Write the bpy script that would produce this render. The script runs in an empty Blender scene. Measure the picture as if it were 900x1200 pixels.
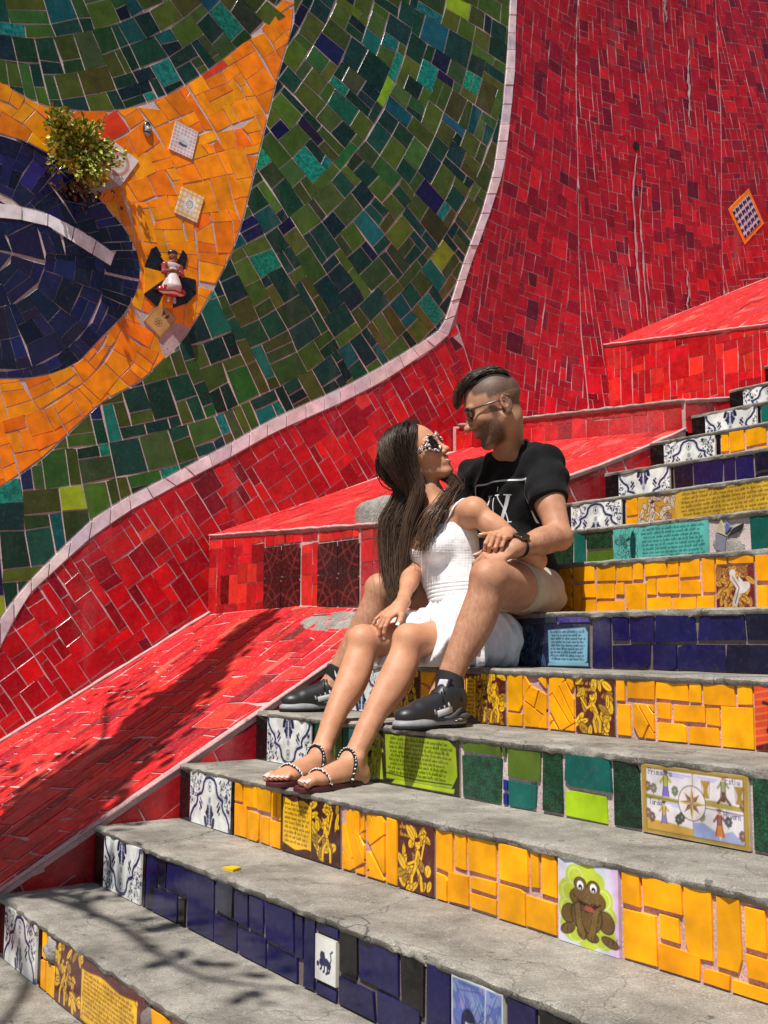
# Tiled stairway beside a mosaic mural wall, a couple seated on the steps.
# World frame: x runs along the risers (0 = left end of the steps), y climbs the stairs, z is up. Metres.
import bpy, bmesh, math, random
import numpy as np
from mathutils import Vector, Matrix
from mathutils.bvhtree import BVHTree

random.seed(7)
RNG = np.random.default_rng(7)
C = bpy.context.scene.collection
SC = bpy.context.scene

# ------------------------------------------------------------------ camera
cam_d = bpy.data.cameras.new('camera')
cam = bpy.data.objects.new('camera', cam_d)
C.objects.link(cam)
SC.camera = cam
cam_d.sensor_fit = 'VERTICAL'
cam_d.sensor_height = 24.0
cam_d.lens = 24.0 * 1300.5 / 1200.0
cam_d.clip_start = 0.05
cam_d.clip_end = 500
def cam_basis(yaw, pitch, roll):
    cy, sy = math.cos(yaw), math.sin(yaw)
    fwd = Vector((sy*math.cos(pitch), cy*math.cos(pitch), math.sin(pitch)))
    right = Vector((cy, -sy, 0)); up = right.cross(fwd)
    r = right*math.cos(roll) + up*math.sin(roll)
    u = -right*math.sin(roll) + up*math.cos(roll)
    return r, u, fwd
_r, _u, _f = cam_basis(math.radians(-55.1304763), math.radians(6.55461404), math.radians(0.30306545))
CAMLOC = Vector((3.56993381, -1.07665519, 0.81725739))
cam.matrix_world = Matrix(((_r.x, _u.x, -_f.x, CAMLOC.x), (_r.y, _u.y, -_f.y, CAMLOC.y),
                           (_r.z, _u.z, -_f.z, CAMLOC.z), (0, 0, 0, 1)))

# ------------------------------------------------------------------ light
SUN_TO = Vector((0.25, -0.47, 1.0)).normalized()      # towards the sun
world = bpy.data.worlds.new('World')
SC.world = world
world.use_nodes = True
wn = world.node_tree.nodes; wl = world.node_tree.links
sky = wn.new('ShaderNodeTexSky')
sky.sky_type = 'NISHITA'
sky.sun_disc = False
sky.sun_elevation = math.asin(SUN_TO.z)
sky.sun_rotation = math.atan2(SUN_TO.x, SUN_TO.y)
wl.new(sky.outputs[0], wn['Background'].inputs['Color'])
wn['Background'].inputs['Strength'].default_value = 0.05
sun_d = bpy.data.lights.new('sun', 'SUN')
sun_d.energy = 5.0
sun_d.angle = math.radians(0.53)
sun_d.color = (1.0, 0.955, 0.89)
sun = bpy.data.objects.new('sun', sun_d)
C.objects.link(sun)
sun.rotation_euler = (-SUN_TO).to_track_quat('-Z', 'Y').to_euler()
sun.location = (2, -6, 10)
SC.view_settings.view_transform = 'Standard'
SC.view_settings.look = 'None'
SC.view_settings.exposure = 0.3
SC.view_settings.gamma = 1.0
SC.cycles.max_bounces = 6
SC.cycles.use_adaptive_sampling = True

# ------------------------------------------------------------------ helpers
def props(o, label=None, cat=None, group=None, kind=None):
    if label: o['label'] = label
    if cat: o['category'] = cat
    if group: o['group'] = group
    if kind: o['kind'] = kind
    return o

def mk(name, verts, faces, mat=None, parent=None, col=None, smooth=False, org=None):
    """one mesh object; col = (n,3) or (3,) per vertex base colour; org = origin of its thing"""
    me = bpy.data.meshes.new(name)
    v = np.asarray(verts, dtype=np.float32).reshape(-1, 3)
    if org is not None: v = v - np.asarray(org, dtype=np.float32)
    if isinstance(faces, np.ndarray) and faces.ndim == 2:
        nf, k = faces.shape
        me.vertices.add(len(v)); me.vertices.foreach_set('co', v.ravel())
        me.loops.add(nf*k); me.loops.foreach_set('vertex_index', faces.astype(np.int32).ravel())
        me.polygons.add(nf); me.polygons.foreach_set('loop_start', np.arange(0, nf*k, k, dtype=np.int32))
        me.update(calc_edges=True)
    else:
        me.from_pydata(v.tolist(), [], [list(map(int, f)) for f in faces])
    if col is not None:
        c = np.asarray(col, dtype=np.float32)
        if c.ndim == 1: c = np.tile(c, (len(v), 1))
        a = me.color_attributes.new('Col', 'FLOAT_COLOR', 'POINT')
        a.data.foreach_set('color', np.hstack([c, np.ones((len(v), 1), np.float32)]).ravel())
    if smooth: me.polygons.foreach_set('use_smooth', np.ones(len(me.polygons), bool))
    me.validate(); 
    if mat: me.materials.append(mat)
    o = bpy.data.objects.new(name, me)
    C.objects.link(o)
    if parent is not None: o.parent = parent
    elif org is not None: o.location = org
    return o

class MB:
    """collects pieces of one mesh"""
    def __init__(s): s.v = []; s.f = []; s.c = []; s.n = 0
    def add(s, v, f, c=(1, 1, 1)):
        v = np.asarray(v, float).reshape(-1, 3)
        s.v.append(v); s.f.extend([[i + s.n for i in q] for q in f])
        c = np.asarray(c, float)
        s.c.append(np.tile(c, (len(v), 1)) if c.ndim == 1 else c)
        s.n += len(v)
    def build(s, name, mat, parent=None, smooth=False, org=None):
        return mk(name, np.vstack(s.v), s.f, mat, parent, np.vstack(s.c), smooth, org)

def box_vf(lo, hi):
    x0, y0, z0 = lo; x1, y1, z1 = hi
    v = [(x0,y0,z0),(x1,y0,z0),(x1,y1,z0),(x0,y1,z0),(x0,y0,z1),(x1,y0,z1),(x1,y1,z1),(x0,y1,z1)]
    f = [(0,3,2,1),(4,5,6,7),(0,1,5,4),(1,2,6,5),(2,3,7,6),(3,0,4,7)]
    return v, f

def tube_vf(pts, rad, ns=6, cap=True, flat=1.0, up=None):
    """tube along a polyline; rad scalar or per point; flat squeezes it along its second axis"""
    P = np.asarray(pts, float); n = len(P)
    r = np.broadcast_to(np.asarray(rad, float), (n,))
    T = np.gradient(P, axis=0); T /= np.linalg.norm(T, axis=1)[:, None] + 1e-12
    a = np.array(up if up is not None else ((0, 0, 1) if abs(T[0][2]) < .9 else (1, 0, 0)), float)
    vs = []
    ang = np.arange(ns)*2*math.pi/ns
    for i in range(n):
        b = np.cross(T[i], a); b /= np.linalg.norm(b) + 1e-12
        c = np.cross(b, T[i])
        if up is None: a = c
        vs.append(P[i] + r[i]*(np.cos(ang)[:, None]*b + flat*np.sin(ang)[:, None]*c))
    f = []
    for i in range(n-1):
        for j in range(ns):
            k = (j+1) % ns
            f.append((i*ns+j, i*ns+k, (i+1)*ns+k, (i+1)*ns+j))
    if cap:
        f.append(tuple(range(ns))[::-1]); f.append(tuple((n-1)*ns+j for j in range(ns)))
    return np.vstack(vs), f

# ------------------------------------------------------------------ materials
def new_mat(name):
    m = bpy.data.materials.new(name); m.use_nodes = True
    nt = m.node_tree
    b = nt.nodes['Principled BSDF']
    return m, nt, b
def node(nt, t, **kw):
    n = nt.nodes.new(t)
    for k, v in kw.items():
        if k in n.inputs.keys() if hasattr(n.inputs, 'keys') else False: n.inputs[k].default_value = v
        else: setattr(n, k, v)
    return n
def noise(nt, scale, detail=3, rough=.55, coord=None, dist=0.0):
    n = nt.nodes.new('ShaderNodeTexNoise')
    n.inputs['Scale'].default_value = scale; n.inputs['Detail'].default_value = detail
    n.inputs['Roughness'].default_value = rough; n.inputs['Distortion'].default_value = dist
    if coord is None:
        g = nt.nodes.new('ShaderNodeNewGeometry'); coord = g.outputs['Position']
    nt.links.new(coord, n.inputs['Vector'])
    return n.outputs['Fac']
def ramp(nt, fac, stops):
    r = nt.nodes.new('ShaderNodeValToRGB')
    e = r.color_ramp.elements
    while len(e) < len(stops): e.new(0.5)
    for i, (p, c) in enumerate(stops):
        e[i].position = p; e[i].color = (c[0], c[1], c[2], 1) if not np.isscalar(c) else (c, c, c, 1)
    nt.links.new(fac, r.inputs['Fac'])
    return r.outputs['Color']
def mixc(nt, fac, a, b, mode='MIX'):
    m = nt.nodes.new('ShaderNodeMix'); m.data_type = 'RGBA'; m.blend_type = mode
    for s, v in ((0, fac), (6, a), (7, b)):
        if hasattr(v, 'links') or hasattr(v, 'is_linked'): nt.links.new(v, m.inputs[s])
        elif s == 0: m.inputs[s].default_value = v
        else: m.inputs[s].default_value = (v[0], v[1], v[2], 1)
    return m.outputs[2]
def bump(nt, b, fac, strength, dist=0.002, prev=None):
    n = nt.nodes.new('ShaderNodeBump')
    n.inputs['Strength'].default_value = strength; n.inputs['Distance'].default_value = dist
    nt.links.new(fac, n.inputs['Height'])
    if prev is not None: nt.links.new(prev, n.inputs['Normal'])
    nt.links.new(n.outputs['Normal'], b.inputs['Normal'])
    return n.outputs['Normal']
def attr(nt, name='Col'):
    a = nt.nodes.new('ShaderNodeAttribute'); a.attribute_name = name
    return a.outputs['Color']

def glaze_mat(name, rough=(.10, .34), dirt=.35, streak=0.0, wave=.25, spec=.5):
    """fired glaze over the per-tile colour: cloudy colour, fine scratches, dust, lime runs"""
    m, nt, b = new_mat(name)
    c = attr(nt)
    cl = ramp(nt, noise(nt, 14, 3), [(.3, .74), (.7, 1.18)])
    c = mixc(nt, 1.0, c, cl, 'MULTIPLY')
    d = ramp(nt, noise(nt, 55, 5, .7), [(.52, 0.0), (.78, dirt)])
    c = mixc(nt, d, c, (.34, .27, .24))
    if streak:
        g = nt.nodes.new('ShaderNodeNewGeometry')
        mp = nt.nodes.new('ShaderNodeMapping'); mp.inputs['Scale'].default_value = (1, 6, .8)
        nt.links.new(g.outputs['Position'], mp.inputs['Vector'])
        s = noise(nt, 1.0, 4, .6, mp.outputs[0], .6)
        s1 = ramp(nt, s, [(.54, 0.0), (.80, 1.0)])
        s2 = ramp(nt, noise(nt, .8, 3), [(.45, 0.0), (.68, 1.0)])
        s3 = ramp(nt, noise(nt, 90, 3), [(.35, .25), (.7, 1.0)])
        k = mixc(nt, 1.0, mixc(nt, 1.0, s1, s2, 'MULTIPLY'), s3, 'MULTIPLY')
        k = mixc(nt, 1.0, k, (streak,)*3, 'MULTIPLY')
        c = mixc(nt, k, c, (.62, .52, .52))
    nt.links.new(c, b.inputs['Base Color'])
    r = ramp(nt, noise(nt, 30, 4, .7), [(.35, rough[0]), (.72, rough[1])])
    nt.links.new(r, b.inputs['Roughness'])
    b.inputs['Specular IOR Level'].default_value = spec
    p = bump(nt, b, noise(nt, 18, 2), wave, .003)
    bump(nt, b, noise(nt, 260, 2), .12, .0006, p)
    return m

def mottled_mat(name):
    """crackled teal glaze: bright flecks over a dark ground"""
    m, nt, b = new_mat(name)
    c = attr(nt)
    v = nt.nodes.new('ShaderNodeTexVoronoi'); v.feature = 'DISTANCE_TO_EDGE'; v.inputs['Scale'].default_value = 120
    g = nt.nodes.new('ShaderNodeNewGeometry'); nt.links.new(g.outputs['Position'], v.inputs['Vector'])
    k = ramp(nt, v.outputs['Distance'], [(.02, .45), (.16, 1.15)])
    k2 = ramp(nt, noise(nt, 45, 3), [(.35, .55), (.65, 1.3)])
    c = mixc(nt, 1.0, c, k, 'MULTIPLY'); c = mixc(nt, 1.0, c, k2, 'MULTIPLY')
    nt.links.new(c, b.inputs['Base Color'])
    b.inputs['Roughness'].default_value = .22
    bump(nt, b, v.outputs['Distance'], .3, .001)
    return m

def rough_mat(name, ca, cb, scale=6, rough=.9, bscale=70, bstr=.5, cracks=False, speck=0.0, bdist=.004):
    m, nt, b = new_mat(name)
    n1 = noise(nt, scale, 6, .65)
    c = ramp(nt, n1, [(.3, ca), (.7, cb)])
    n2 = noise(nt, 260, 3, .6)
    sp = ramp(nt, n2, [(.3, .62), (.72, 1.35)])
    c = mixc(nt, 1.0, c, sp, 'MULTIPLY')
    h = noise(nt, bscale, 6, .7)
    if speck:
        v = nt.nodes.new('ShaderNodeTexVoronoi'); v.inputs['Scale'].default_value = 95
        g = nt.nodes.new('ShaderNodeNewGeometry'); nt.links.new(g.outputs['Position'], v.inputs['Vector'])
        gr = ramp(nt, v.outputs['Distance'], [(.12, 1.0), (.3, 0.0)])
        pick = ramp(nt, noise(nt, 30, 2), [(.5, 0.0), (.62, speck)])
        c = mixc(nt, mixc(nt, 1.0, gr, pick, 'MULTIPLY'), c, (.5, .48, .45))
    # dark stains and damp patches
    st = ramp(nt, noise(nt, 2.3, 5, .7, None, .8), [(.5, 0.0), (.72, .6)])
    c = mixc(nt, st, c, (ca[0]*.45, ca[1]*.44, ca[2]*.43))
    st2 = ramp(nt, noise(nt, 24, 3, .6), [(.66, 0.0), (.72, .65)])
    c = mixc(nt, st2, c, (.05, .048, .045))
    if cracks:
        g = nt.nodes.new('ShaderNodeNewGeometry')
        vm = nt.nodes.new('ShaderNodeVectorMath'); vm.operation = 'ADD'
        nn = nt.nodes.new('ShaderNodeTexNoise'); nn.inputs['Scale'].default_value = 9; nn.inputs['Detail'].default_value = 5
        nt.links.new(g.outputs['Position'], nn.inputs['Vector'])
        sc = nt.nodes.new('ShaderNodeVectorMath'); sc.operation = 'SCALE'; sc.inputs['Scale'].default_value = .22
        nt.links.new(nn.outputs['Color'], sc.inputs[0])
        nt.links.new(g.outputs['Position'], vm.inputs[0]); nt.links.new(sc.outputs[0], vm.inputs[1])
        v = nt.nodes.new('ShaderNodeTexVoronoi'); v.feature = 'DISTANCE_TO_EDGE'; v.inputs['Scale'].default_value = 2.6
        nt.links.new(vm.outputs[0], v.inputs['Vector'])
        cr = ramp(nt, v.outputs['Distance'], [(.0, 1.0), (.005, .7), (.009, 0.0)])
        br = ramp(nt, noise(nt, 2.2, 2), [(.50, 0.0), (.62, .7)])
        k = mixc(nt, 1.0, cr, br, 'MULTIPLY')
        c = mixc(nt, k, c, (.03, .028, .026))
        inv = ramp(nt, v.outputs['Distance'], [(.0, 0.0), (.009, 1.0)])
    nt.links.new(c, b.inputs['Base Color'])
    b.inputs['Roughness'].default_value = rough
    b.inputs['Specular IOR Level'].default_value = .25
    p = bump(nt, b, h, bstr, bdist)
    p = bump(nt, b, n2, .35, .0015, p)
    if cracks: bump(nt, b, inv, .7, .004, p)
    return m

def plain_mat(name, col, rough=.5, spec=.5, metal=0.0, bumps=None, use_attr=False, sheen=0.0, coat=0.0):
    m, nt, b = new_mat(name)
    if use_attr: nt.links.new(attr(nt), b.inputs['Base Color'])
    else:
        n = ramp(nt, noise(nt, 40, 3), [(.3, tuple(x*.85 for x in col)), (.7, tuple(min(1, x*1.12) for x in col))])
        nt.links.new(n, b.inputs['Base Color'])
    b.inputs['Roughness'].default_value = rough
    b.inputs['Specular IOR Level'].default_value = spec
    b.inputs['Metallic'].default_value = metal
    b.inputs['Sheen Weight'].default_value = sheen
    b.inputs['Coat Weight'].default_value = coat
    if bumps: bump(nt, b, noise(nt, bumps[0], 4), bumps[1], bumps[2])
    return m

M = {}
M['red'] = glaze_mat('glazed_red_tile', rough=(.14, .36), streak=.38, dirt=.14, spec=.42)
M['red_low'] = glaze_mat('glazed_red_floor_tile', rough=(.28, .6), dirt=.5, wave=.4, spec=.35)
M['green'] = glaze_mat('glazed_green_tile', rough=(.20, .42), streak=.16, dirt=.12, spec=.35, wave=.15)
M['teal'] = mottled_mat('crackled_teal_tile')
M['yellow'] = glaze_mat('glazed_yellow_tile', rough=(.22, .5), dirt=.10, spec=.25, wave=.12)
M['navy'] = glaze_mat('glazed_navy_tile', rough=(.06, .25), dirt=.07)
M['white'] = glaze_mat('glazed_white_tile', rough=(.12, .35), dirt=.3)
M['picture'] = glaze_mat('painted_tile', rough=(.12, .3), dirt=.22, wave=.1)
M['grout_wall'] = rough_mat('wall_mortar', (.42, .32, .32), (.66, .54, .53), scale=3, bscale=60)
M['grout_dark'] = rough_mat('old_mortar', (.10, .08, .075), (.28, .22, .2), scale=3, bscale=60)
M['grout_pink'] = rough_mat('pink_mortar', (.46, .26, .26), (.68, .46, .44), scale=8, bscale=90)
M['concrete'] = rough_mat('worn_concrete', (.145, .132, .112), (.37, .345, .30), scale=7, bscale=45, cracks=True, speck=.7, bstr=.8, bdist=.006)
M['stone'] = rough_mat('rough_render', (.22, .21, .19), (.42, .40, .37), scale=14, bscale=60, bstr=1.0, bdist=.008)
# ------------------------------------------------------------------ mosaic maker
def sd_poly(P, poly):
    """signed distance (positive inside) of points (n,2) to a closed polygon"""
    P = np.asarray(P, float); Q = np.asarray(poly, float)
    A = Q; B = np.roll(Q, -1, 0)
    best = np.full(len(P), 1e9); ins = np.zeros(len(P), bool)
    for a, b in zip(A, B):
        e = b - a; w = P - a
        t = np.clip((w @ e)/(e @ e + 1e-15), 0, 1)
        d = w - t[:, None]*e
        best = np.minimum(best, (d*d).sum(1))
        c1 = (a[1] > P[:, 1]) != (b[1] > P[:, 1])
        with np.errstate(divide='ignore', invalid='ignore'):
            xx = (b[0]-a[0])*(P[:, 1]-a[1])/(b[1]-a[1] + 1e-15) + a[0]
        ins ^= c1 & (P[:, 0] < xx)
    return np.sqrt(best)*np.where(ins, 1, -1)

def clip_phi(poly, phi):
    out = []; n = len(poly)
    for i in range(n):
        j = (i+1) % n
        if phi[i] > 0: out.append(poly[i])
        if (phi[i] > 0) != (phi[j] > 0):
            t = phi[i]/(phi[i]-phi[j]); out.append(poly[i] + t*(poly[j]-poly[i]))
    return np.array(out)
def area(p):
    x, y = p[:, 0], p[:, 1]
    return .5*(np.dot(x, np.roll(y, -1)) - np.dot(y, np.roll(x, -1)))
def inset(poly, g):
    """move each edge of a convex polygon inward by g"""
    n = len(poly)
    out = np.array(poly)
    for i in range(n):
        a = poly[i]; b = poly[(i+1) % n]
        e = b - a; L = np.linalg.norm(e)
        if L < 1e-6: continue
        nrm = np.array((-e[1], e[0]))/L
        if len(out) < 3: return None
        out = clip_phi(out, (out - a) @ nrm - g)
    if len(out) < 3: return None
    keep = [0]
    for i in range(1, len(out)):
        if np.linalg.norm(out[i]-out[keep[-1]]) > .0015: keep.append(i)
    out = out[keep]
    if len(out) > 2 and np.linalg.norm(out[0]-out[-1]) < .0015: out = out[:-1]
    return out if len(out) >= 3 else None

SIZES = [((2, 2), 5), ((2, 3), 4), ((3, 2), 4), ((1, 2), 2.2), ((2, 1), 2.2), ((3, 3), 1.3), ((1, 3), 1.1), ((3, 1), 1.1), ((1, 1), .3)]
def pack(nu, nv, rng, sizes=SIZES):
    occ = np.zeros((nu, nv), bool); out = []
    w = np.array([s[1] for s in sizes], float)
    for j in range(nv):
        for i in range(nu):
            if occ[i, j]: continue
            ok = [k for k, (s, _) in enumerate(sizes) if i+s[0] <= nu and j+s[1] <= nv and not occ[i:i+s[0], j:j+s[1]].any()]
            if not ok:
                occ[i, j] = True; out.append((i, j, i+1, j+1)); continue
            p = w[ok]; k = ok[rng.choice(len(ok), p=p/p.sum())]
            s = sizes[k][0]
            occ[i:i+s[0], j:j+s[1]] = True
            out.append((i, j, i+s[0], j+s[1]))
    return out

def mosaic_polys(region, warp, uv0, uv1, cell, rng, holes=(), grout=.0022, jit=.07, split=.10, sizes=SIZES, edge=.002):
    """irregular tiling of a lattice, carried by warp into the plane, clipped to region minus holes"""
    nu = max(1, int(round((uv1[0]-uv0[0])/cell))); nv = max(1, int(round((uv1[1]-uv0[1])/cell)))
    J = rng.normal(0, jit*cell, (nu+1, nv+1, 2))
    cells = pack(nu, nv, rng, sizes)
    quads = []
    for (a, b, c, d) in cells:
        q = np.array([(uv0[0]+i*cell+J[i, j, 0], uv0[1]+j*cell+J[i, j, 1]) for i, j in ((a, b), (c, b), (c, d), (a, d))])
        if (c-a)*(d-b) >= 4 and rng.random() < split:
            t, s = rng.uniform(.3, .7, 2)
            if rng.random() < .5:
                m0 = q[0]+(q[1]-q[0])*t; m1 = q[3]+(q[2]-q[3])*s
                quads += [np.array([q[0], m0, m1, q[3]]), np.array([m0, q[1], q[2], m1])]
            else:
                m0 = q[1]+(q[2]-q[1])*t; m1 = q[0]+(q[3]-q[0])*s
                quads += [np.array([q[0], q[1], m0, m1]), np.array([m1, m0, q[2], q[3]])]
        else: quads.append(q)
    Q = warp(np.array(quads).reshape(-1, 2)).reshape(-1, 4, 2)
    Rg = np.asarray(region, float)
    if area(Rg) < 0: Rg = Rg[::-1]
    E_ = np.roll(Rg, -1, 0)-Rg; cr = E_[:, 0]*np.roll(E_, -1, 0)[:, 1]-E_[:, 1]*np.roll(E_, -1, 0)[:, 0]
    if not len(holes) and (cr >= -1e-9).all():       # convex outline: exact corners
        lo_b, hi_b = Rg.min(0), Rg.max(0); out = []
        for q in Q:
            if (q.max(0) < lo_b).any() or (q.min(0) > hi_b).any(): continue
            p = q if area(q) > 0 else q[::-1]
            for a, e in zip(Rg, E_):
                L_ = np.linalg.norm(e)
                if L_ < 1e-9: continue
                p = clip_phi(p, (p-a) @ (np.array((-e[1], e[0]))/L_) - edge)
                if len(p) < 3: break
            if len(p) < 3 or area(p) < 2e-4: continue
            p = inset(p, grout)
            if p is None or area(p) < 1.5e-4: continue
            out.append(p)
        return out
    phi = sd_poly(Q.reshape(-1, 2), region) - edge
    for h in holes: phi = np.minimum(phi, -sd_poly(Q.reshape(-1, 2), h) - edge)
    phi = phi.reshape(-1, 4)
    out = []
    for q, ph in zip(Q, phi):
        if (ph <= 0).all(): continue
        if area(q) < 0: q = q[::-1]; ph = ph[::-1]
        p = clip_phi(q, ph) if (ph <= 0).any() else q
        if len(p) < 3 or area(p) < 2e-4: continue
        p = inset(p, grout)
        if p is None or area(p) < 1.5e-4: continue
        out.append(p)
    return out

def rot_warp(deg, o=(0, 0)):
    c, s = math.cos(math.radians(deg)), math.sin(math.radians(deg))
    R_ = np.array(((c, s), (-s, c)))
    def w(p): return p @ R_ + np.array(o)
    return w
def bbox_rot(region, deg):
    c, s = math.cos(math.radians(-deg)), math.sin(math.radians(-deg))
    q = np.asarray(region) @ np.array(((c, s), (-s, c)))
    return q.min(0)-.05, q.max(0)+.05
def mosaic_rot(region, deg, cell, rng, **kw):
    a, b = bbox_rot(region, deg)
    return mosaic_polys(region, rot_warp(deg), a, b, cell, rng, **kw)
def mosaic_polar(region, ctr, bands, cell, rng, holes=(), **kw):
    out = []
    for r0, r1 in bands:
        rm = (r0+r1)/2
        nr = max(1, round((r1-r0)/cell)); 
        def warp(p, r0=r0, rm=rm, r1=r1, nr=nr):
            r = r0 + p[:, 1]/(nr*cell)*(r1-r0); t = p[:, 0]/rm
            return np.stack([ctr[0]+r*np.cos(t), ctr[1]+r*np.sin(t)], 1)
        out += mosaic_polys(region, warp, (0, 0), (2*math.pi*rm, nr*cell), cell, rng, holes=holes, **kw)
    return out

def tile_vf(poly, surf, h=.006, bev=.0010, tilt=None, rng=RNG):
    """a glazed tile: footprint polygon, sides, small bevel, slightly tilted face.
    surf(pts (n,2), w (n,)) gives world points"""
    n = len(poly); c = poly.mean(0)
    t = rng.normal(0, .009, 2) if tilt is None else tilt
    top = h + (poly - c) @ t
    ins = c + (poly - c)*(1 - bev/np.maximum(np.linalg.norm(poly-c, axis=1), .006))[:, None]
    v = np.vstack([surf(poly, np.full(n, -.004)), surf(poly, top - bev*.7), surf(ins, top)])
    f = [tuple(2*n+i for i in range(n))]
    for i in range(n):
        j = (i+1) % n
        f += [(i, j, n+j, n+i), (n+i, n+j, 2*n+j, 2*n+i)]
    return v, f

def pick(pal, rng):
    w = np.array([p[0] for p in pal], float)
    k = rng.choice(len(pal), p=w/w.sum())
    _, c, var, mat = pal[k]
    v = rng.normal(1, var, 3)*rng.normal(1, var)
    return tuple(np.clip(np.array(c)*np.clip(v, .4, 1.8), .002, .95)), mat

def view_size(p):
    """how large a metre shows near p from where the photograph was taken (for choosing which tiles stay single)"""
    d = np.asarray(p, float) - np.array(CAMLOC); w = d @ np.array(_f)
    if w < .2: return 0
    x = d @ np.array(_r)/w; y = d @ np.array(_u)/w
    if abs(x) > .36 or abs(y) > .48: return 0
    return 1/w

def lay(polys, surf, pal, name, parent, rng, limit=290, h=.0032, flip=False, org=None, rank=True):
    """lay tiles: the largest in view single parts, the rest one joined part"""
    items = []
    for p in polys:
        v, f = tile_vf(p, surf, h=h*rng.uniform(.8, 1.3), rng=rng)
        if flip: f = [q[::-1] for q in f]
        col, mat = pick(pal, rng)
        items.append((view_size(v.mean(0))**2*abs(area(p)), v, f, col, mat))
    items.sort(key=lambda t: -t[0])
    rest = {}
    made = 0
    for s, v, f, col, mat in items:
        if made < limit and s > 0:
            mk(name, v, f, M[mat], parent, col, org=org); made += 1
        else: rest.setdefault(mat, MB()).add(v, f, col)
    for mat, mb in rest.items():
        o = mb.build(name + '_field', M[mat], parent, org=org)
        o['kind'] = 'stuff'
    return made

RED = [(5, (.42, .004, .010), .10, 'red'), (3, (.32, .003, .012), .10, 'red'), (2.2, (.52, .008, .012), .1, 'red'), (.5, (.20, .004, .014), .2, 'red'), (.15, (.6, .03, .02), .1, 'red')]
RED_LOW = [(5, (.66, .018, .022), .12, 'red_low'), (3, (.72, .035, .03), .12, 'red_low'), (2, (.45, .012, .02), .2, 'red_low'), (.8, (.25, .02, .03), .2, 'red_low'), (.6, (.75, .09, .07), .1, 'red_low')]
GREEN = [(5, (.050, .085, .008), .18, 'green'), (5, (.006, .036, .024), .25, 'green'), (2.5, (.03, .07, .015), .25, 'green'), (1.0, (.012, .21, .155), .12, 'teal'), (.6, (.010, .009, .045), .3, 'navy'), (.8, (.006, .09, .08), .2, 'green'), (.12, (.22, .34, .01), .15, 'green')]
YELLOW = [(6, (.88, .32, .004), .07, 'yellow'), (2.5, (.86, .38, .006), .06, 'yellow'), (1.5, (.80, .22, .004), .08, 'yellow'), (.15, (.75, .05, .01), .1, 'yellow')]
NAVY = [(5, (.014, .012, .085), .25, 'navy'), (3, (.010, .010, .045), .25, 'navy'), (1.2, (.02, .022, .14), .2, 'navy'), (.8, (.008, .008, .014), .3, 'navy')]
YWALL = [(6, (.86, .25, .004), .06, 'yellow'), (3, (.84, .30, .005), .06, 'yellow'), (2, (.76, .18, .004), .08, 'yellow'), (.12, (.72, .05, .01), .05, 'yellow')]
NWALL = [(5, (.010, .009, .045), .25, 'navy'), (3, (.007, .007, .025), .25, 'navy'), (1.2, (.014, .014, .085), .2, 'navy')]
RED_UP = [(5, (.36, .004, .013), .09, 'red'), (3, (.25, .003, .015), .12, 'red'), (1.6, (.44, .008, .016), .1, 'red'), (.4, (.16, .004, .016), .2, 'red')]
# ------------------------------------------------------------------ stair numbers
S = [0, .311, .612, .909, 1.216, 1.521, 1.825, 2.131, 2.437, 2.746, 3.063, 3.375, 3.682, 3.988, 4.294, 4.60, 4.906, 5.212, 5.518, 5.824, 6.13]
Z = [0, .182, .368, .542, .716, .899, 1.089, 1.253, 1.419, 1.591, 1.769, 1.943, 2.117, 2.293, 2.469, 2.645, 2.821, 2.997, 3.173, 3.349, 3.525]
K = .575
XL = -.09            # left end of the steps
XW = -1.97           # mural wall
XR = 5.2
LIP = .012
def sn(n): return S[n] if n >= 0 else n*.31
def zn(n): return Z[n] if n >= 0 else n*.178

def fbm(x, y, z=0.0, s=1.0):
    from mathutils import noise as mn
    return mn.fractal(Vector((x*s, y*s, z*s)), 1.0, 2.0, 4)

# ground far around: one big sheet well below, street level at the stair foot
g = 60
gv = [(-g, -g, -1.45), (g, -g, -1.45), (g, g, -1.45), (-g, g, -1.45)]
ground = props(mk('ground', gv, [(0, 1, 2, 3)], M['concrete']), kind='structure')

# ------------------------------------------------------------------ the concrete flight
def build_stairs():
    xs = list(np.arange(XL, 3.4, .022)) + list(np.arange(3.4, XR+.01, .08))
    rng = np.random.default_rng(3)
    prof = []                                    # (y, z, kind, step)
    N0, N1 = -8, 19
    for n in range(N0, N1+1):
        y0 = sn(n); z1 = zn(n)+LIP; zb = zn(n-1)+LIP; y1 = sn(n+1)
        prof += [(y0+.007, zb, 0, n), (y0+.007, z1-.026, 0, n), (y0-.005, z1-.016, 2, n), (y0-.006, z1-.005, 2, n), (y0+.004, z1+.001, 3, n), (y0+.02, z1+.001, 1, n)]
        for t in (.22, .4, .58, .76, .92): prof.append((y0+(y1-y0)*t, z1, 1, n))
    v = []; 
    for x in xs:
        for (y, z, k, n) in prof:
            dy = dz = 0
            if k == 2:
                e = fbm(x, n*3.1, 0, 5.5); e2 = fbm(x, n*7.7+z, 1, 22)
                dy = .006*e + .004*e2; dz = .004*e2
                if e > .42: dy += .010*(e-.42)/.3; dz -= .008
            elif k == 3:
                e = fbm(x, n*5.3, 2, 14); dz = .0035*e; dy = .004*e
            elif k == 1:
                dz = .0035*fbm(x, y, 0, 3) + .0018*fbm(x, y, 4, 12)
            v.append((x, y+dy, z+dz))
    m = len(prof); f = []
    for i in range(len(xs)-1):
        for j in range(m-1):
            f.append((i*m+j, (i+1)*m+j, (i+1)*m+j+1, i*m+j+1))
    o = mk('stairs', v, np.array(f), M['concrete'], smooth=True)
    o.data.set_sharp_from_angle(angle=math.radians(50))
    return props(o, kind='structure')
stairs = build_stairs()

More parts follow.
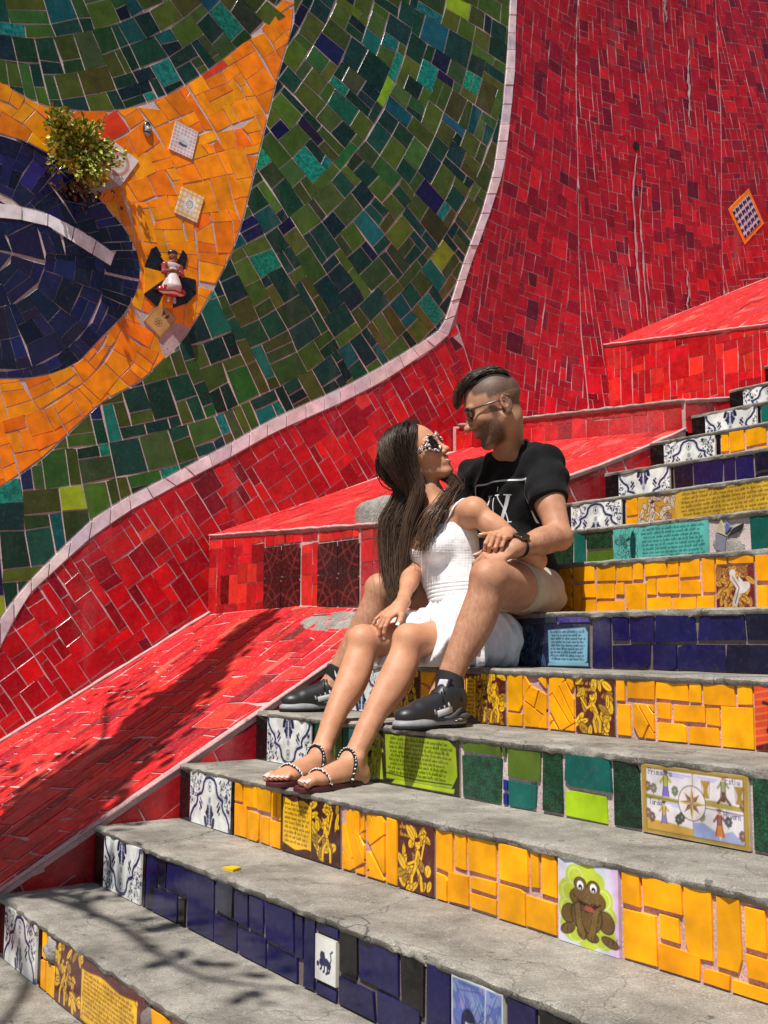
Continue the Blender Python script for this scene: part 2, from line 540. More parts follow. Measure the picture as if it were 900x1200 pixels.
# ------------------------------------------------------------------ mural wall
def wall_bulge(u, v):
    u = np.asarray(u, float); v = np.asarray(v, float)
    b = .018*np.sin(u*2.1+.6)*np.cos(v*1.3) + .012*np.sin(u*4.3+v*2.2) + .010*np.sin(v*3.1-u*1.2)
    # the render swells outward into a soft buttress right of the white line, low on the wall
    b += .10*np.exp(-((u-4.75)/.45)**2)*np.clip((3.7-v)/1.3, 0, 1)
    b -= .05*np.exp(-((u-3.75)/.5)**2)*np.clip((3.4-v)/1.2, 0, 1)
    return b
def wall_surf(p, w):
    return np.stack([XW + wall_bulge(p[:, 0], p[:, 1]) + w, p[:, 0], p[:, 1]], 1)

U0, U1, V0, V1 = -1.6, 9.2, -.7, 8.4
us = np.arange(U0, U1+.01, .09); vs = np.arange(V0, V1+.01, .09)
gv = wall_surf(np.array([(u, w) for u in us for w in vs]), np.zeros(len(us)*len(vs)))
nv_ = len(vs)
gf = [(i*nv_+j, (i+1)*nv_+j, (i+1)*nv_+j+1, i*nv_+j+1) for i in range(len(us)-1) for j in range(nv_-1)]
b0 = len(gv)
back = [(XW-.5, U0, V0), (XW-.5, U1, V0), (XW-.5, U1, V1), (XW-.5, U0, V1), (XW-.001, U0, V0), (XW-.001, U1, V0), (XW-.001, U1, V1), (XW-.001, U0, V1)]
gv = np.vstack([gv, back])
gf += [(b0, b0+3, b0+2, b0+1), (b0+3, b0+7, b0+6, b0+2), (b0, b0+1, b0+5, b0+4), (b0, b0+4, b0+7, b0+3), (b0+1, b0+2, b0+6, b0+5)]
WORG = (XW, 3.5, 0)
wall = mk('mural_wall', gv, gf, M['grout_wall'], smooth=True, org=WORG)
wall.data.set_sharp_from_angle(angle=math.radians(40))
props(wall, 'tall mosaic mural wall of red and green tiles with a yellow flame shape and a navy eye', 'wall')

st_low = [(3.963, 8.4), (3.963, 5.731), (3.902, 5.32), (3.873, 4.864), (3.821, 4.472), (3.755, 4.022), (3.645, 3.692), (3.486, 3.301), (3.355, 2.928), (3.291, 2.768), (2.778, 2.408), (2.466, 2.234), (2.001, 1.999), (1.721, 1.822), (1.451, 1.664), (1.116, 1.467), (0.914, 1.308), (0.621, 1.016), (0.506, 0.776), (0.359, 0.481), (0.188, 0.057), (0.0, -.7)]
st_up = [(3.882, 8.4), (3.882, 5.7), (3.837, 5.298), (3.793, 4.839), (3.743, 4.45), (3.67, 4.0), (3.57, 3.675), (3.414, 3.287), (3.27, 2.885), (3.206, 2.794), (2.759, 2.497), (2.465, 2.323), (2.0, 2.084), (1.73, 1.91), (1.375, 1.694), (1.113, 1.548), (0.933, 1.419), (0.618, 1.079), (0.5, 0.913), (0.315, 0.582), (0.13, 0.12), (-.08, -.7)]
yellow_pg = [(2.056, 4.725), (2.109, 4.766), (2.117, 4.663), (2.101, 4.52), (2.017, 4.22), (1.947, 3.931), (1.873, 3.647), (1.816, 3.424), (1.754, 3.179), (1.693, 2.988), (1.602, 2.795), (1.527, 2.633), (1.428, 2.456), (1.292, 2.296), (1.188, 2.187), (0.979, 2.053), (0.847, 1.91), (0.677, 1.719), (0.472, 1.55), (0.1, 1.40), (-.4, 1.45), (-.75, 1.8), (-.95, 2.5), (-.8, 3.2), (-.5, 3.6), (0.129, 3.652), (0.378, 3.684), (0.415, 3.627), (0.602, 3.58), (0.829, 3.609), (1.066, 3.687), (1.312, 3.848), (1.517, 4.038), (1.73, 4.262), (1.896, 4.478)]
navy_pg = [(0.145, 3.322), (0.392, 3.369), (0.566, 3.357), (0.726, 3.297), (0.844, 3.209), (0.965, 3.12), (1.064, 3.024), (1.14, 2.921), (1.174, 2.785), (1.148, 2.661), (1.08, 2.531), (0.944, 2.368), (0.856, 2.254), (0.747, 2.175), (0.596, 2.122), (0.448, 2.101), (0.205, 2.063), (-0.105, 2.117), (-0.268, 2.417), (-0.291, 2.824), (-0.122, 3.162)]
arc_pg = [(-.02, 2.93), (0.163, 2.949), (0.409, 2.998), (0.625, 3.008), (0.854, 2.944), (1.021, 2.863), (1.0, 2.788), (0.834, 2.856), (0.628, 2.94), (0.412, 2.918), (0.167, 2.871), (-.02, 2.86)]
green_pg = st_up[::-1] + [(3.0, 8.4), (-1.6, 8.4), (-1.6, -.7)]
red_pg = st_low + [(U1, V0), (U1, V1)]
red_pg = st_low + [(U1, -.7), (U1, 8.4)]

wr = np.random.default_rng(11)
# white border tiles along the line
def resample(poly, t):
    poly = np.asarray(poly); 
    i = np.clip(np.floor(t).astype(int), 0, len(poly)-2); fr = (t-i)[:, None]
    return poly[i]*(1-fr) + poly[i+1]*fr
tt = np.linspace(0, len(st_low)-1, 900)
lo_, up_ = resample(st_low, tt), resample(st_up, tt)
mid = (lo_+up_)/2
arc = np.concatenate([[0], np.cumsum(np.linalg.norm(np.diff(mid, axis=0), axis=1))])
cuts = [0.0]
while cuts[-1] < arc[-1]: cuts.append(cuts[-1] + wr.uniform(.125, .155))
polys = []
for a, b in zip(cuts[:-1], cuts[1:]):
    ia, ib = np.searchsorted(arc, a), min(len(arc)-1, np.searchsorted(arc, b))
    if ib <= ia: continue
    q = np.array([lo_[ia], lo_[ib], up_[ib], up_[ia]])
    if area(q) < 0: q = q[::-1]
    q = inset(q, .003)
    if q is not None: polys.append(q)
PINK = [(5, (.74, .64, .67), .03, 'white'), (2, (.66, .57, .62), .04, 'white')]
lay(polys, wall_surf, PINK, 'white_border_tile', wall, wr, h=.009, org=WORG)
# white arc in the eye
au = np.array([(-.02, 2.93), (0.163, 2.949), (0.409, 2.998), (0.625, 3.008), (0.854, 2.944), (1.021, 2.863)]); al = np.array([(-.02, 2.86), (0.167, 2.871), (0.412, 2.918), (0.628, 2.94), (0.834, 2.856), (1.0, 2.788)])
polys = []
for a, b in zip(np.linspace(0, 5, 9)[:-1], np.linspace(0, 5, 9)[1:]):
    q = np.vstack([resample(al, np.array([a, b])), resample(au, np.array([min(b, 4.999), a]))])
    if b >= 4.999: q[1] = al[-1]; q[2] = au[-1]
    q = inset(q if area(q) > 0 else q[::-1], .003)
    if q is not None: polys.append(q)
lay(polys, wall_surf, [(1, (.80, .78, .82), .03, 'white')], 'white_highlight_tile', wall, wr, h=.008, org=WORG)
# navy eye
pn = mosaic_polar(navy_pg, (.35, 2.75), [(0.02, .3), (.3, .62), (.62, 1.1)], .055, wr, holes=[arc_pg], split=.22, jit=.06, grout=.0012)
lay(pn, wall_surf, NWALL, 'navy_tile', wall, wr, org=WORG)
# small set pieces in the yellow: (u, v, half w, half h, turn)
MED = {'a': (1.39, 3.59, .070, .088, -12), 'b': (1.43, 3.22, .068, .080, -14), 'c': (1.29, 2.545, .062, .075, -38), 'd': (1.02, 3.36, .075, .095, -30), 'e': (1.175, 3.60, .024, .042, -5)}
def quad(u, v, a, b, t, g=0):
    c, s = math.cos(math.radians(t)), math.sin(math.radians(t))
    return [(u+c*x-s*y, v+s*x+c*y) for x, y in ((-a-g, -b-g), (a+g, -b-g), (a+g, b+g), (-a-g, b+g))]
fig_hole = [(1.20, 2.68), (1.20, 2.84), (1.25, 2.94), (1.38, 2.95), (1.46, 2.88), (1.47, 2.74), (1.41, 2.65), (1.28, 2.62)]
holes_y = [navy_pg] + [quad(*m, .002) for k, m in MED.items() if k != 'e']
py_ = mosaic_polar(yellow_pg, (.2, 2.8), [(.6, .95), (.95, 1.3), (1.3, 1.65), (1.65, 2.05), (2.05, 2.5), (2.5, 3.1)], .062, wr, holes=holes_y, split=.28, jit=.12, grout=.0026)
lay(py_, wall_surf, YWALL, 'yellow_tile', wall, wr, org=WORG)
# green field
pg_ = mosaic_polar(green_pg, (.0, 5.6), [(.05, .6), (.6, 1.15), (1.15, 1.75), (1.75, 2.4), (2.4, 3.1), (3.1, 3.9), (3.9, 4.8), (4.8, 5.9), (5.9, 7.4)], .066, wr, holes=[yellow_pg], split=.08, jit=.06, grout=.0036)
lay(pg_, wall_surf, GREEN, 'green_tile', wall, wr, org=WORG)
# red field, set in four directions
dia = [(6.43, 4.54), (6.18, 4.31), (6.39, 4.06), (6.63, 4.29)]
zA = [(-1.6, -.7), (3.55, -.7), (3.75, 2.5), (3.36, 2.9)] + st_low[8:] + [(-1.6, -.7)]
zA = st_low[8:] + [(3.4, -.7), (3.62, 2.35)]
zB = st_low[:9] + [(3.62, 2.35), (3.8, 2.0), (4.5, 2.0), (4.45, 3.0), (4.6, 8.4)]
zC = [(3.62, 2.35), (3.4, -.7), (6.1, -.7), (6.1, 8.4), (4.6, 8.4), (4.45, 3.0), (4.5, 2.0), (3.8, 2.0)]
zD = [(6.1, -.7), (9.2, -.7), (9.2, 8.4), (6.1, 8.4)]
for zone, deg, pal_, lim_ in ((zA, 36, RED, 130), (zB, -8, RED_UP, 70), (zC, 4, RED_UP, 70), (zD, 14, RED_UP, 28)):
    pr_ = mosaic_rot(zone, deg, .053 if pal_ is RED else .046, wr, holes=[dia], split=.07, jit=.05, grout=.0030)
    lay(pr_, wall_surf, pal_, 'red_tile', wall, wr, limit=lim_, org=WORG)
# orange framed diamond
def slab(name, poly, surf, h, mat, col, parent, org=None, lift=0.0):
    p = np.array(poly, float)
    if area(p) < 0: p = p[::-1]
    v, f = tile_vf(p, lambda q, w: surf(q, w+lift), h=h, tilt=(0, 0))
    return mk(name, v, f, mat, parent, col, org=org)
slab('diamond_frame', dia, wall_surf, .008, M['yellow'], (.80, .25, .01), wall, WORG)

# ------------------------------------------------------------------ tiled ramp, bench and ledges between the wall and the steps
def solid(name, top, base_z, mat, smooth=False):
    """prism under a grid top[i][j] = (x,y,z)"""
    ni, nj = len(top), len(top[0])
    v = [p for r in top for p in r]; n = len(v)
    v += [(p[0], p[1], base_z) for r in top for p in r]
    f = [(i*nj+j, (i+1)*nj+j, (i+1)*nj+j+1, i*nj+j+1) for i in range(ni-1) for j in range(nj-1)]
    for j in range(nj-1):
        f.append((j, j+1, n+j+1, n+j)); k = (ni-1)*nj
        f.append((k+j+1, k+j, n+k+j, n+k+j+1))
    for i in range(ni-1):
        f.append(((i+1)*nj, i*nj, n+i*nj, n+(i+1)*nj))
        f.append((i*nj+nj-1, (i+1)*nj+nj-1, n+(i+1)*nj+nj-1, n+i*nj+nj-1))
    return mk(name, v, f, mat, smooth=smooth)
XE = -.10            # outer edge of the masonry, facing the steps

def zramp(x, y):
    t = np.clip((np.asarray(x)-XW)/(XE-XW), 0, 1)
    return K*np.asarray(y) + .018 + .006*np.sin(np.asarray(y)*3.1+np.asarray(x)*2) + .035*np.clip(np.asarray(y)-1.15, 0, 1)*np.clip(1-abs(t-.55)*2, 0, 1)*2
def ramp_surf(p, w): 
    n = np.array((0, -K, 1))/math.hypot(1, K)
    return np.stack([p[:, 0], p[:, 1], zramp(p[:, 0], p[:, 1])], 1) + w[:, None]*n
Y_B = 1.61
ys = np.linspace(-1.6, Y_B+.05, 26); xs_ = np.linspace(XW-.02, XE, 14)
ramp_o = solid('tiled_ramp', [[(x, y, float(zramp(x, y))) for y in ys] for x in xs_], -1.4, M['grout_pink'])
props(ramp_o, 'long red tiled ramp beside the lowest steps, crossed by a tree shadow', 'ramp')
rr = np.random.default_rng(5)
reg = [(XW+.012, -1.6), (XE-.02, -1.6), (XE-.02, Y_B-.006), (XW+.012, Y_B-.006)]
SZR = [((2, 3), 4), ((2, 4), 3), ((2, 2), 3), ((1, 3), 1.5), ((3, 3), 1.2), ((3, 4), .8), ((1, 2), 1.2), ((1, 1), .2)]
pl = mosaic_rot(reg, 7, .05, rr, sizes=SZR, jit=.10, split=.10, grout=.0040)
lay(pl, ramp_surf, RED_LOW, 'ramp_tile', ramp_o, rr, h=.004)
# outer face of the ramp, above the treads
def side_surf(p, w): return np.stack([XE + w*1.0, p[:, 0], p[:, 1]], 1)
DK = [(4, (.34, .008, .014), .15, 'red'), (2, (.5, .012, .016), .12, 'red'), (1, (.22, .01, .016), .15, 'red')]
reg = [(-1.5, -1.4), (Y_B, K*Y_B-.5), (Y_B, K*Y_B-.004), (-1.5, -K*1.5-.004)]
pl = mosaic_rot(reg, 30, .085, rr, jit=.12, split=.2)
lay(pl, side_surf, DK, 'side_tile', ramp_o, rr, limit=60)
# worn mortar kerb along the edge
def kerb(name, pts, rad, parent, mat='grout_pink', seed=1):
    P = []; rads = []
    for a, b in zip(pts[:-1], pts[1:]):
        a, b = np.array(a, float), np.array(b, float); n = max(2, int(np.linalg.norm(b-a)/.03))
        for i in range(n): 
            q = a+(b-a)*i/n; e = fbm(q[1]+seed, q[0]*2+q[2], seed, 9)
            P.append(q+np.array((.003*e, 0, .003*e))); rads.append(rad*(1+.35*e))
    P.append(np.array(pts[-1], float)); rads.append(rad)
    v, f = tube_vf(P, rads, 7, flat=.6)
    return mk(name, v, f, M[mat], parent, smooth=True)
kerb('mortar_edge', [(XE-.004, y, K*y+.017) for y in np.linspace(-1.5, Y_B, 12)], .012, ramp_o)
kerb('mortar_joint', [(XW+.03, y, float(zramp(XW, y))+.01) for y in np.linspace(-1.5, Y_B, 12)], .014, ramp_o, seed=4)
# bare grey patch at the head of the ramp
def lump(name, ctr, rx, ry, h, mat, parent, surf, seed=0, n=18):
    v = []; f = []
    for r in range(6):
        for k in range(n):
            a = 2*math.pi*k/n; q = (r/5)
            e = 1+.28*fbm(math.cos(a)+seed, math.sin(a), 0, 1.7)
            p = np.array([[ctr[0]+rx*q*e*math.cos(a), ctr[1]+ry*q*e*math.sin(a)]])
            w = h*(1-q**4) + (0 if r == 5 else .012*fbm(p[0][0], p[0][1], seed, 14)) - (.01 if r == 5 else 0)
            v.append(surf(p, np.array([w]))[0])
    for r in range(5):
        for k in range(n):
            j = (k+1) % n; f.append((r*n+k, (r+1)*n+k, (r+1)*n+j, r*n+j))
    return mk(name, v, f, M[mat], parent, smooth=True)
lump('mortar_patch', (-.52, 1.50), .30, .085, .007, 'stone', ramp_o, ramp_surf, 2)

# bench: front across the slope, two dark panels, sloping top
FRAC = lambda t: t*(.72+.28*t)
Y_L = 3.34
def zbench(x, y):
    t = np.clip((np.asarray(x, float)-XW)/(XE-XW), 0, 1); q = np.clip((np.asarray(y, float)-Y_B)/(Y_L-Y_B), 0, 1)
    zw = 1.38+(2.04-1.38)*q; zs = 1.30+(1.885-1.30)*FRAC(q)
    return zw*(1-t)+zs*t
ys = np.linspace(Y_B, Y_L+.05, 16)
bench = solid('tiled_bench', [[(x, y, float(zbench(x, y))) for y in ys] for x in xs_], .2, M['grout_pink'])
props(bench, 'red tiled bench with two dark grid panels on its front, behind the woman', 'bench')
br = np.random.default_rng(6)
def bench_top(p, w): return np.stack([p[:, 0], p[:, 1]-.3*w, zbench(p[:, 0], p[:, 1])+w], 1)
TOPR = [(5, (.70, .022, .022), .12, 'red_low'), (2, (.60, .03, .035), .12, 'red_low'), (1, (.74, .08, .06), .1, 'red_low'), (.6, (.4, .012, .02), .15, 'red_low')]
pl = mosaic_rot([(XW+.02, Y_B+.01), (XE-.02, Y_B+.01), (XE-.02, Y_L-.006), (XW+.1, Y_L-.006)], 12, .05, br, sizes=SZR, jit=.12, split=.12, grout=.003)
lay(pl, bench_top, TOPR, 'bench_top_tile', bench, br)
def front_at(Y): return lambda p, w: np.stack([p[:, 0], Y - w, p[:, 1]], 1)
pa = [(-1.325, .962), (-.968, .962), (-.968, 1.272), (-1.325, 1.272)]
pb = [(-.812, .962), (-.462, .962), (-.462, 1.258), (-.812, 1.258)]
fr = [(XW+.01, .90), (XE-.01, .90), (XE-.01, 1.292), (XW+.01, 1.368)]
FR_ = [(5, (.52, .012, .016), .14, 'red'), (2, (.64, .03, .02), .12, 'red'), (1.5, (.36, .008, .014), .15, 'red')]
pl = []
for rg in ([(XW+.01, .90), (-1.327, .90), (-1.327, 1.338), (XW+.01, 1.368)], [(-.966, .964), (-.814, .964), (-.814, 1.270), (-.966, 1.270)], [(-.460, .90), (XE-.01, .90), (XE-.01, 1.290), (-.460, 1.305)],
           [(-1.325, .90), (-.462, .90), (-.462, .960), (-1.325, .960)], [(-1.325, 1.274), (-.814, 1.274), (-.814, 1.318), (-1.325, 1.338)], [(-.812, 1.262), (-.462, 1.262), (-.462, 1.305), (-.812, 1.318)]):
    tall = rg[3][1]-rg[0][1] > .2
    pl += mosaic_polys(rg, lambda p: p, (rg[0][0], rg[0][1]), (rg[1][0], rg[3][1]+.02), .050 if tall else .024, br, jit=.05, split=.04, grout=.0024, sizes=SIZES if tall else [((4, 3), 3), ((3, 3), 2), ((5, 3), 2), ((2, 3), 1)])
lay(pl, front_at(Y_B), FR_, 'bench_front_tile', bench, br)
for P in (pa, pb):
    x0, x1, z0, z1 = P[0][0], P[1][0], P[0][1], P[2][1]; xm, zm = (x0+x1)/2, (z0+z1)/2
    for (a, b, c, d) in ((x0, xm, z0, zm), (xm, x1, z0, zm), (x0, xm, zm, z1), (xm, x1, zm, z1)):
        nx = 26; U, Vv = np.meshgrid(np.linspace(0, 1, nx), np.linspace(0, 1, nx))
        gx = a+.003+(b-a-.006)*U; gz = c+.003+(d-c-.006)*Vv
        v = np.stack([gx.ravel(), np.full(gx.size, Y_B-.009), gz.ravel()], 1)
        cu = np.where(a == x0, U, 1-U); cv = np.where(c == z0, Vv, 1-Vv)
        r = np.hypot(cu, cv)
        k = (np.abs(r-.55) < .03) | (np.abs(r-.8) < .025) | (np.abs(cu-cv*.5) < .03) | (np.abs(cv-cu*.5) < .03)
        base = np.array((.045, .008, .009)); ln = np.array((.16, .025, .022))
        cc = np.where(k.ravel()[:, None], ln, base)
        f = np.array([(i*nx+j, i*nx+j+1, (i+1)*nx+j+1, (i+1)*nx+j) for i in range(nx-1) for j in range(nx-1)])
        rim = mk('dark_panel_tile', v, f, M['picture'], bench, cc)
        mdb = bpy.data.meshes
# bench side above the steps
reg = [(Y_B, .6), (Y_L, 1.5), (Y_L, 1.87)] + [(y, float(zbench(XE, y))-.012) for y in np.linspace(Y_L, Y_B, 8)][1:]
pl = mosaic_rot(reg, 28, .062, br, jit=.1, split=.15)
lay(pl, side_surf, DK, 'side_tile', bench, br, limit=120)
kerb('mortar_edge', [(XE-.004, y, float(zbench(XE, y))+.002) for y in np.linspace(Y_B, Y_L, 12)], .013, bench)
kerb('mortar_edge', [(x, Y_B-.002, float(zbench(x, Y_B))) for x in np.linspace(XW+.02, XE, 12)], .013, bench)
lump('mortar_patch', (-.40, Y_B+.085), .21, .075, .10, 'stone', bench, bench_top, 5)
lump('mortar_patch', (-.20, 1.95), .09, .24, .085, 'stone', bench, bench_top, 9)

# low ledge step above the bench
Y_T = 4.65
def zledge(x, y):
    t = np.clip((np.asarray(x, float)-XW)/(XE-XW), 0, 1); q = np.clip((np.asarray(y, float)-Y_L)/(Y_T-Y_L), 0, 1)
    return (2.19+.10*q)*(1-t) + (2.03+.22*q)*t
ys = np.linspace(Y_L, Y_T+.05, 10)
ledge = solid('tiled_ledge', [[(x, y, float(zledge(x, y))) for y in ys] for x in xs_], .5, M['grout_pink'])
props(ledge, 'low red tiled ledge with a pale mortar rim behind the man\'s shoulder', 'ledge')
reg = [(XW+.01, 2.02), (XE-.01, 1.86), (XE-.01, 2.02), (XW+.01, 2.178)]
pl = mosaic_polys(reg, lambda p: np.stack([p[:, 0], p[:, 1]-.083*(p[:, 0]-XW)], 1), (XW, 2.02), (XE, 2.19), .056, br, jit=.06, split=.05)
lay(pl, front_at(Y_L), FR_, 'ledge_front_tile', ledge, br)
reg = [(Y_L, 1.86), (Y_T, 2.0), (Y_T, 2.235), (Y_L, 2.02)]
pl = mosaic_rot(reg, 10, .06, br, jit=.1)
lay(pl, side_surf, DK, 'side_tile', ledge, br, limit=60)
def ledge_top(p, w): return np.stack([p[:, 0], p[:, 1], zledge(p[:, 0], p[:, 1])+w], 1)
pl = mosaic_rot([(XW+.02, Y_L+.01), (XE-.02, Y_L+.01), (XE-.02, Y_T-.01), (XW+.1, Y_T-.01)], 4, .065, br)
lay(pl, ledge_top, TOPR, 'ledge_top_tile', ledge, br, limit=0)
kerb('mortar_edge', [(x, Y_L-.004, float(zledge(x, Y_L))+.002) for x in np.linspace(XW+.05, XE, 12)], .017, ledge, mat='stone')
kerb('mortar_edge', [(XE-.002, y, float(zledge(XE, y))+.002) for y in np.linspace(Y_L, Y_T, 8)], .013, ledge)

# upper block with the broad sloping top
Y_E = 9.2
def zblock(x, y):
    t = np.clip((np.asarray(x, float)-XW)/(XE-XW), 0, 1); y = np.asarray(y, float)
    zw = 2.93+.448*(y-Y_T); zs = 2.70+.565*(y-Y_T)
    return zw*(1-t)+zs*t
ys = np.linspace(Y_T, Y_E, 20)
block = solid('tiled_block', [[(x, y, float(zblock(x, y))) for y in ys] for x in xs_], .8, M['grout_pink'])
props(block, 'large red tiled block with a wide sloping top at the upper right', 'planter')
reg = [(XW+.01, 2.0), (XE-.01, 2.0), (XE-.01, 2.69), (XW+.01, 2.915)]
pl = mosaic_polys(reg, lambda p: p, (XW, 2.0), (XE, 2.96), .055, br, jit=.06, split=.05)
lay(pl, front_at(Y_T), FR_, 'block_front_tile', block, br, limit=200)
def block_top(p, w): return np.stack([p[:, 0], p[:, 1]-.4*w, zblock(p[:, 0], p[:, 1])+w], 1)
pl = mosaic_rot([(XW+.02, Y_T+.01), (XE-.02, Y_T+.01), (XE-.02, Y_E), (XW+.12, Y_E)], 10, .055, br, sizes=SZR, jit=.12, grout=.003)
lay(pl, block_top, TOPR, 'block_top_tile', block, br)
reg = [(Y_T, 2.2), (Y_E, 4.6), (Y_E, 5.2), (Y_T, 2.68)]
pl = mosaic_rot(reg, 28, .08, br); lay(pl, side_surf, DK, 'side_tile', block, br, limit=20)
kerb('mortar_edge', [(x, Y_T-.003, float(zblock(x, Y_T))) for x in np.linspace(XW+.02, XE, 12)], .013, block)
kerb('mortar_edge', [(XE-.002, y, float(zblock(XE, y))) for y in np.linspace(Y_T, Y_E, 12)], .013, block)
# ------------------------------------------------------------------ painting helper: colours over a grid, kept as vertex colours
class Canvas:
    def __init__(s, w, h, res, bg):
        s.w, s.h = w, h
        s.nx = max(6, int(round(w/res)))+1; s.ny = max(6, int(round(h/res)))+1
        s.X, s.Y = np.meshgrid(np.linspace(0, w, s.nx), np.linspace(0, h, s.ny))
        s.c = np.empty((s.ny, s.nx, 3)); s.c[:] = bg; s.r = res
    def put(s, m, col):
        m = np.clip(m, 0, 1)[..., None]; s.c = s.c*(1-m)+np.array(col)*m
    def ell(s, x, y, a, b, col, rot=0, soft=.6):
        c, q = math.cos(math.radians(rot)), math.sin(math.radians(rot))
        X = (s.X-x)*c+(s.Y-y)*q; Y = -(s.X-x)*q+(s.Y-y)*c
        d = (np.hypot(X/a, Y/b)-1)*min(a, b)
        s.put(.5-d/(s.r*soft*2), col)
    def ring(s, x, y, a, b, w, col, rot=0):
        c, q = math.cos(math.radians(rot)), math.sin(math.radians(rot))
        X = (s.X-x)*c+(s.Y-y)*q; Y = -(s.X-x)*q+(s.Y-y)*c
        d = np.abs((np.hypot(X/a, Y/b)-1)*min(a, b))-w/2
        s.put(.5-d/(s.r*1.2), col)
    def poly(s, pts, col):
        d = sd_poly(np.stack([s.X.ravel(), s.Y.ravel()], 1), pts).reshape(s.X.shape)
        s.put(.5+d/(s.r*1.2), col)
    def line(s, pts, w, col):
        P = np.asarray(pts, float)
        x0, y0 = P.min(0)-w-2*s.r; x1, y1 = P.max(0)+w+2*s.r
        i0, i1 = np.searchsorted(s.X[0], [x0, x1]); j0, j1 = np.searchsorted(s.Y[:, 0], [y0, y1])
        if i0 >= i1 or j0 >= j1: return
        X, Y = s.X[j0:j1, i0:i1], s.Y[j0:j1, i0:i1]; best = np.full(X.shape, 9.0)
        for a, b in zip(P[:-1], P[1:]):
            e = b-a; t = np.clip(((X-a[0])*e[0]+(Y-a[1])*e[1])/(e@e+1e-12), 0, 1)
            best = np.minimum(best, np.hypot(X-a[0]-t*e[0], Y-a[1]-t*e[1]))
        m = np.clip(.5-(best-w/2)/(s.r*1.2), 0, 1)[..., None]
        s.c[j0:j1, i0:i1] = s.c[j0:j1, i0:i1]*(1-m)+np.array(col)*m
    def script(s, x0, x1, y0, y1, rows, col, seed=0, w=None, slope=0.0):
        """rows of small handwriting"""
        r = np.random.default_rng(seed); hh = (y1-y0)/rows; w = w or s.r*.9
        for k in range(rows):
            yb = y1-(k+.75)*hh; x = x0 + r.uniform(0, .04)*(x1-x0); xe = x1-r.uniform(0, .12)*(x1-x0)
            while x < xe:
                L = r.integers(2, 8)
                for _ in range(L):
                    cw = hh*r.uniform(.28, .45); top = hh*r.choice([.35, .35, .42, .7]); 
                    kind = r.integers(0, 4); yy = yb+slope*(x-x0)
                    if kind == 0: s.line([(x, yy), (x+cw*.3, yy+top), (x+cw*.7, yy)], w, col)
                    elif kind == 1: s.line([(x, yy+top*.8), (x, yy), (x+cw*.6, yy), (x+cw*.7, yy+top*.8)], w, col)
                    elif kind == 2: s.line([(x+cw*.6, yy+top*.8), (x, yy+top*.6), (x+cw*.1, yy), (x+cw*.7, yy+.1*top)], w, col)
                    else: s.line([(x, yy), (x+.1*cw, yy+top), (x+cw*.5, yy+top*.45), (x+.05*cw, yy+.1*top)], w, col)
                    x += cw
                    if x > xe: break
                x += hh*.35
    def word(s, txt, x, y, h, col, w=None):
        """a word in drawn strokes"""
        G = {'P': [[(0,0),(0,1),(.5,.95),(.55,.7),(.4,.5),(0,.5)]], 'E': [[(.5,1),(0,1),(0,0),(.55,0)],[(0,.5),(.4,.5)]], 'T': [[(0,1),(.7,1)],[(.35,1),(.3,0)]], 'H': [[(0,0),(0,1)],[(.5,0),(.55,1)],[(0,.5),(.5,.5)]],
             'r': [[(0,0),(0,.55)],[(0,.35),(.15,.55),(.35,.5)]], 'i': [[(.1,0),(.1,.55)],[(.1,.75),(.12,.8)]], 'm': [[(0,0),(0,.55),(.2,.5),(.22,0)],[(.22,.45),(.42,.5),(.45,0)]], 'a': [[(.4,.5),(.1,.55),(0,.2),(.15,0),(.38,.2),(.4,.5),(.42,0)]],
             'v': [[(0,.55),(.2,0),(.4,.55)]], 'e': [[(0,.3),(.38,.35),(.3,.55),(.05,.45),(0,.15),(.15,0),(.4,.1)]], 's': [[(.35,.5),(.05,.5),(.1,.3),(.33,.2),(.25,0),(0,.05)]], 't': [[(.15,.85),(.15,.05),(.35,0)],[(0,.55),(.35,.55)]],
             'u': [[(0,.55),(.02,.05),(.3,.05),(.38,.55),(.4,0)]], 'd': [[(.4,.5),(.05,.45),(.05,.05),(.4,.1)],[(.4,1),(.42,0)]], 'o': [[(.2,.55),(0,.3),(.2,0),(.4,.3),(.2,.55)]], 'n': [[(0,0),(0,.55),(.3,.5),(.35,0)]],
             'X': [[(0,1),(.7,0)],[(.65,1),(.05,0)]]}
        for ch in txt:
            for st in G[ch]: s.line([(x+px*h, y+py*h) for px, py in st], w or s.r, col)
            x += h*(.72 if ch in 'PETHm' else .52)

def pic_mesh(name, cv, surf, x0, z0, parent, mat='picture', h=.006, org=None, hole=None):
    """a painted tile: front grid with the painting, plus its edges"""
    X = cv.X.ravel()+x0; Y = cv.Y.ravel()+z0
    nx, ny = cv.nx, cv.ny
    v = surf(np.stack([X, Y], 1), np.full(X.size, h)); 
    f = [(j*nx+i, j*nx+i+1, (j+1)*nx+i+1, (j+1)*nx+i) for j in range(ny-1) for i in range(nx-1)]
    col = cv.c.reshape(-1, 3)
    ring_ = [(i, 0) for i in range(nx)] + [(nx-1, j) for j in range(1, ny)] + [(i, ny-1) for i in range(nx-2, -1, -1)] + [(0, j) for j in range(ny-2, 0, -1)]
    idx = [j*nx+i for i, j in ring_]; n0 = len(v)
    bk = surf(np.stack([X[idx], Y[idx]], 1), np.full(len(idx), -.004))
    v = np.vstack([v, bk]); m = len(idx)
    f += [(idx[(k+1) % m], idx[k], n0+k, n0+(k+1) % m) for k in range(m)]
    return mk(name, v, f, M[mat], parent, np.vstack([col, np.tile(np.array((.5, .45, .38)), (m, 1))]), org=org)

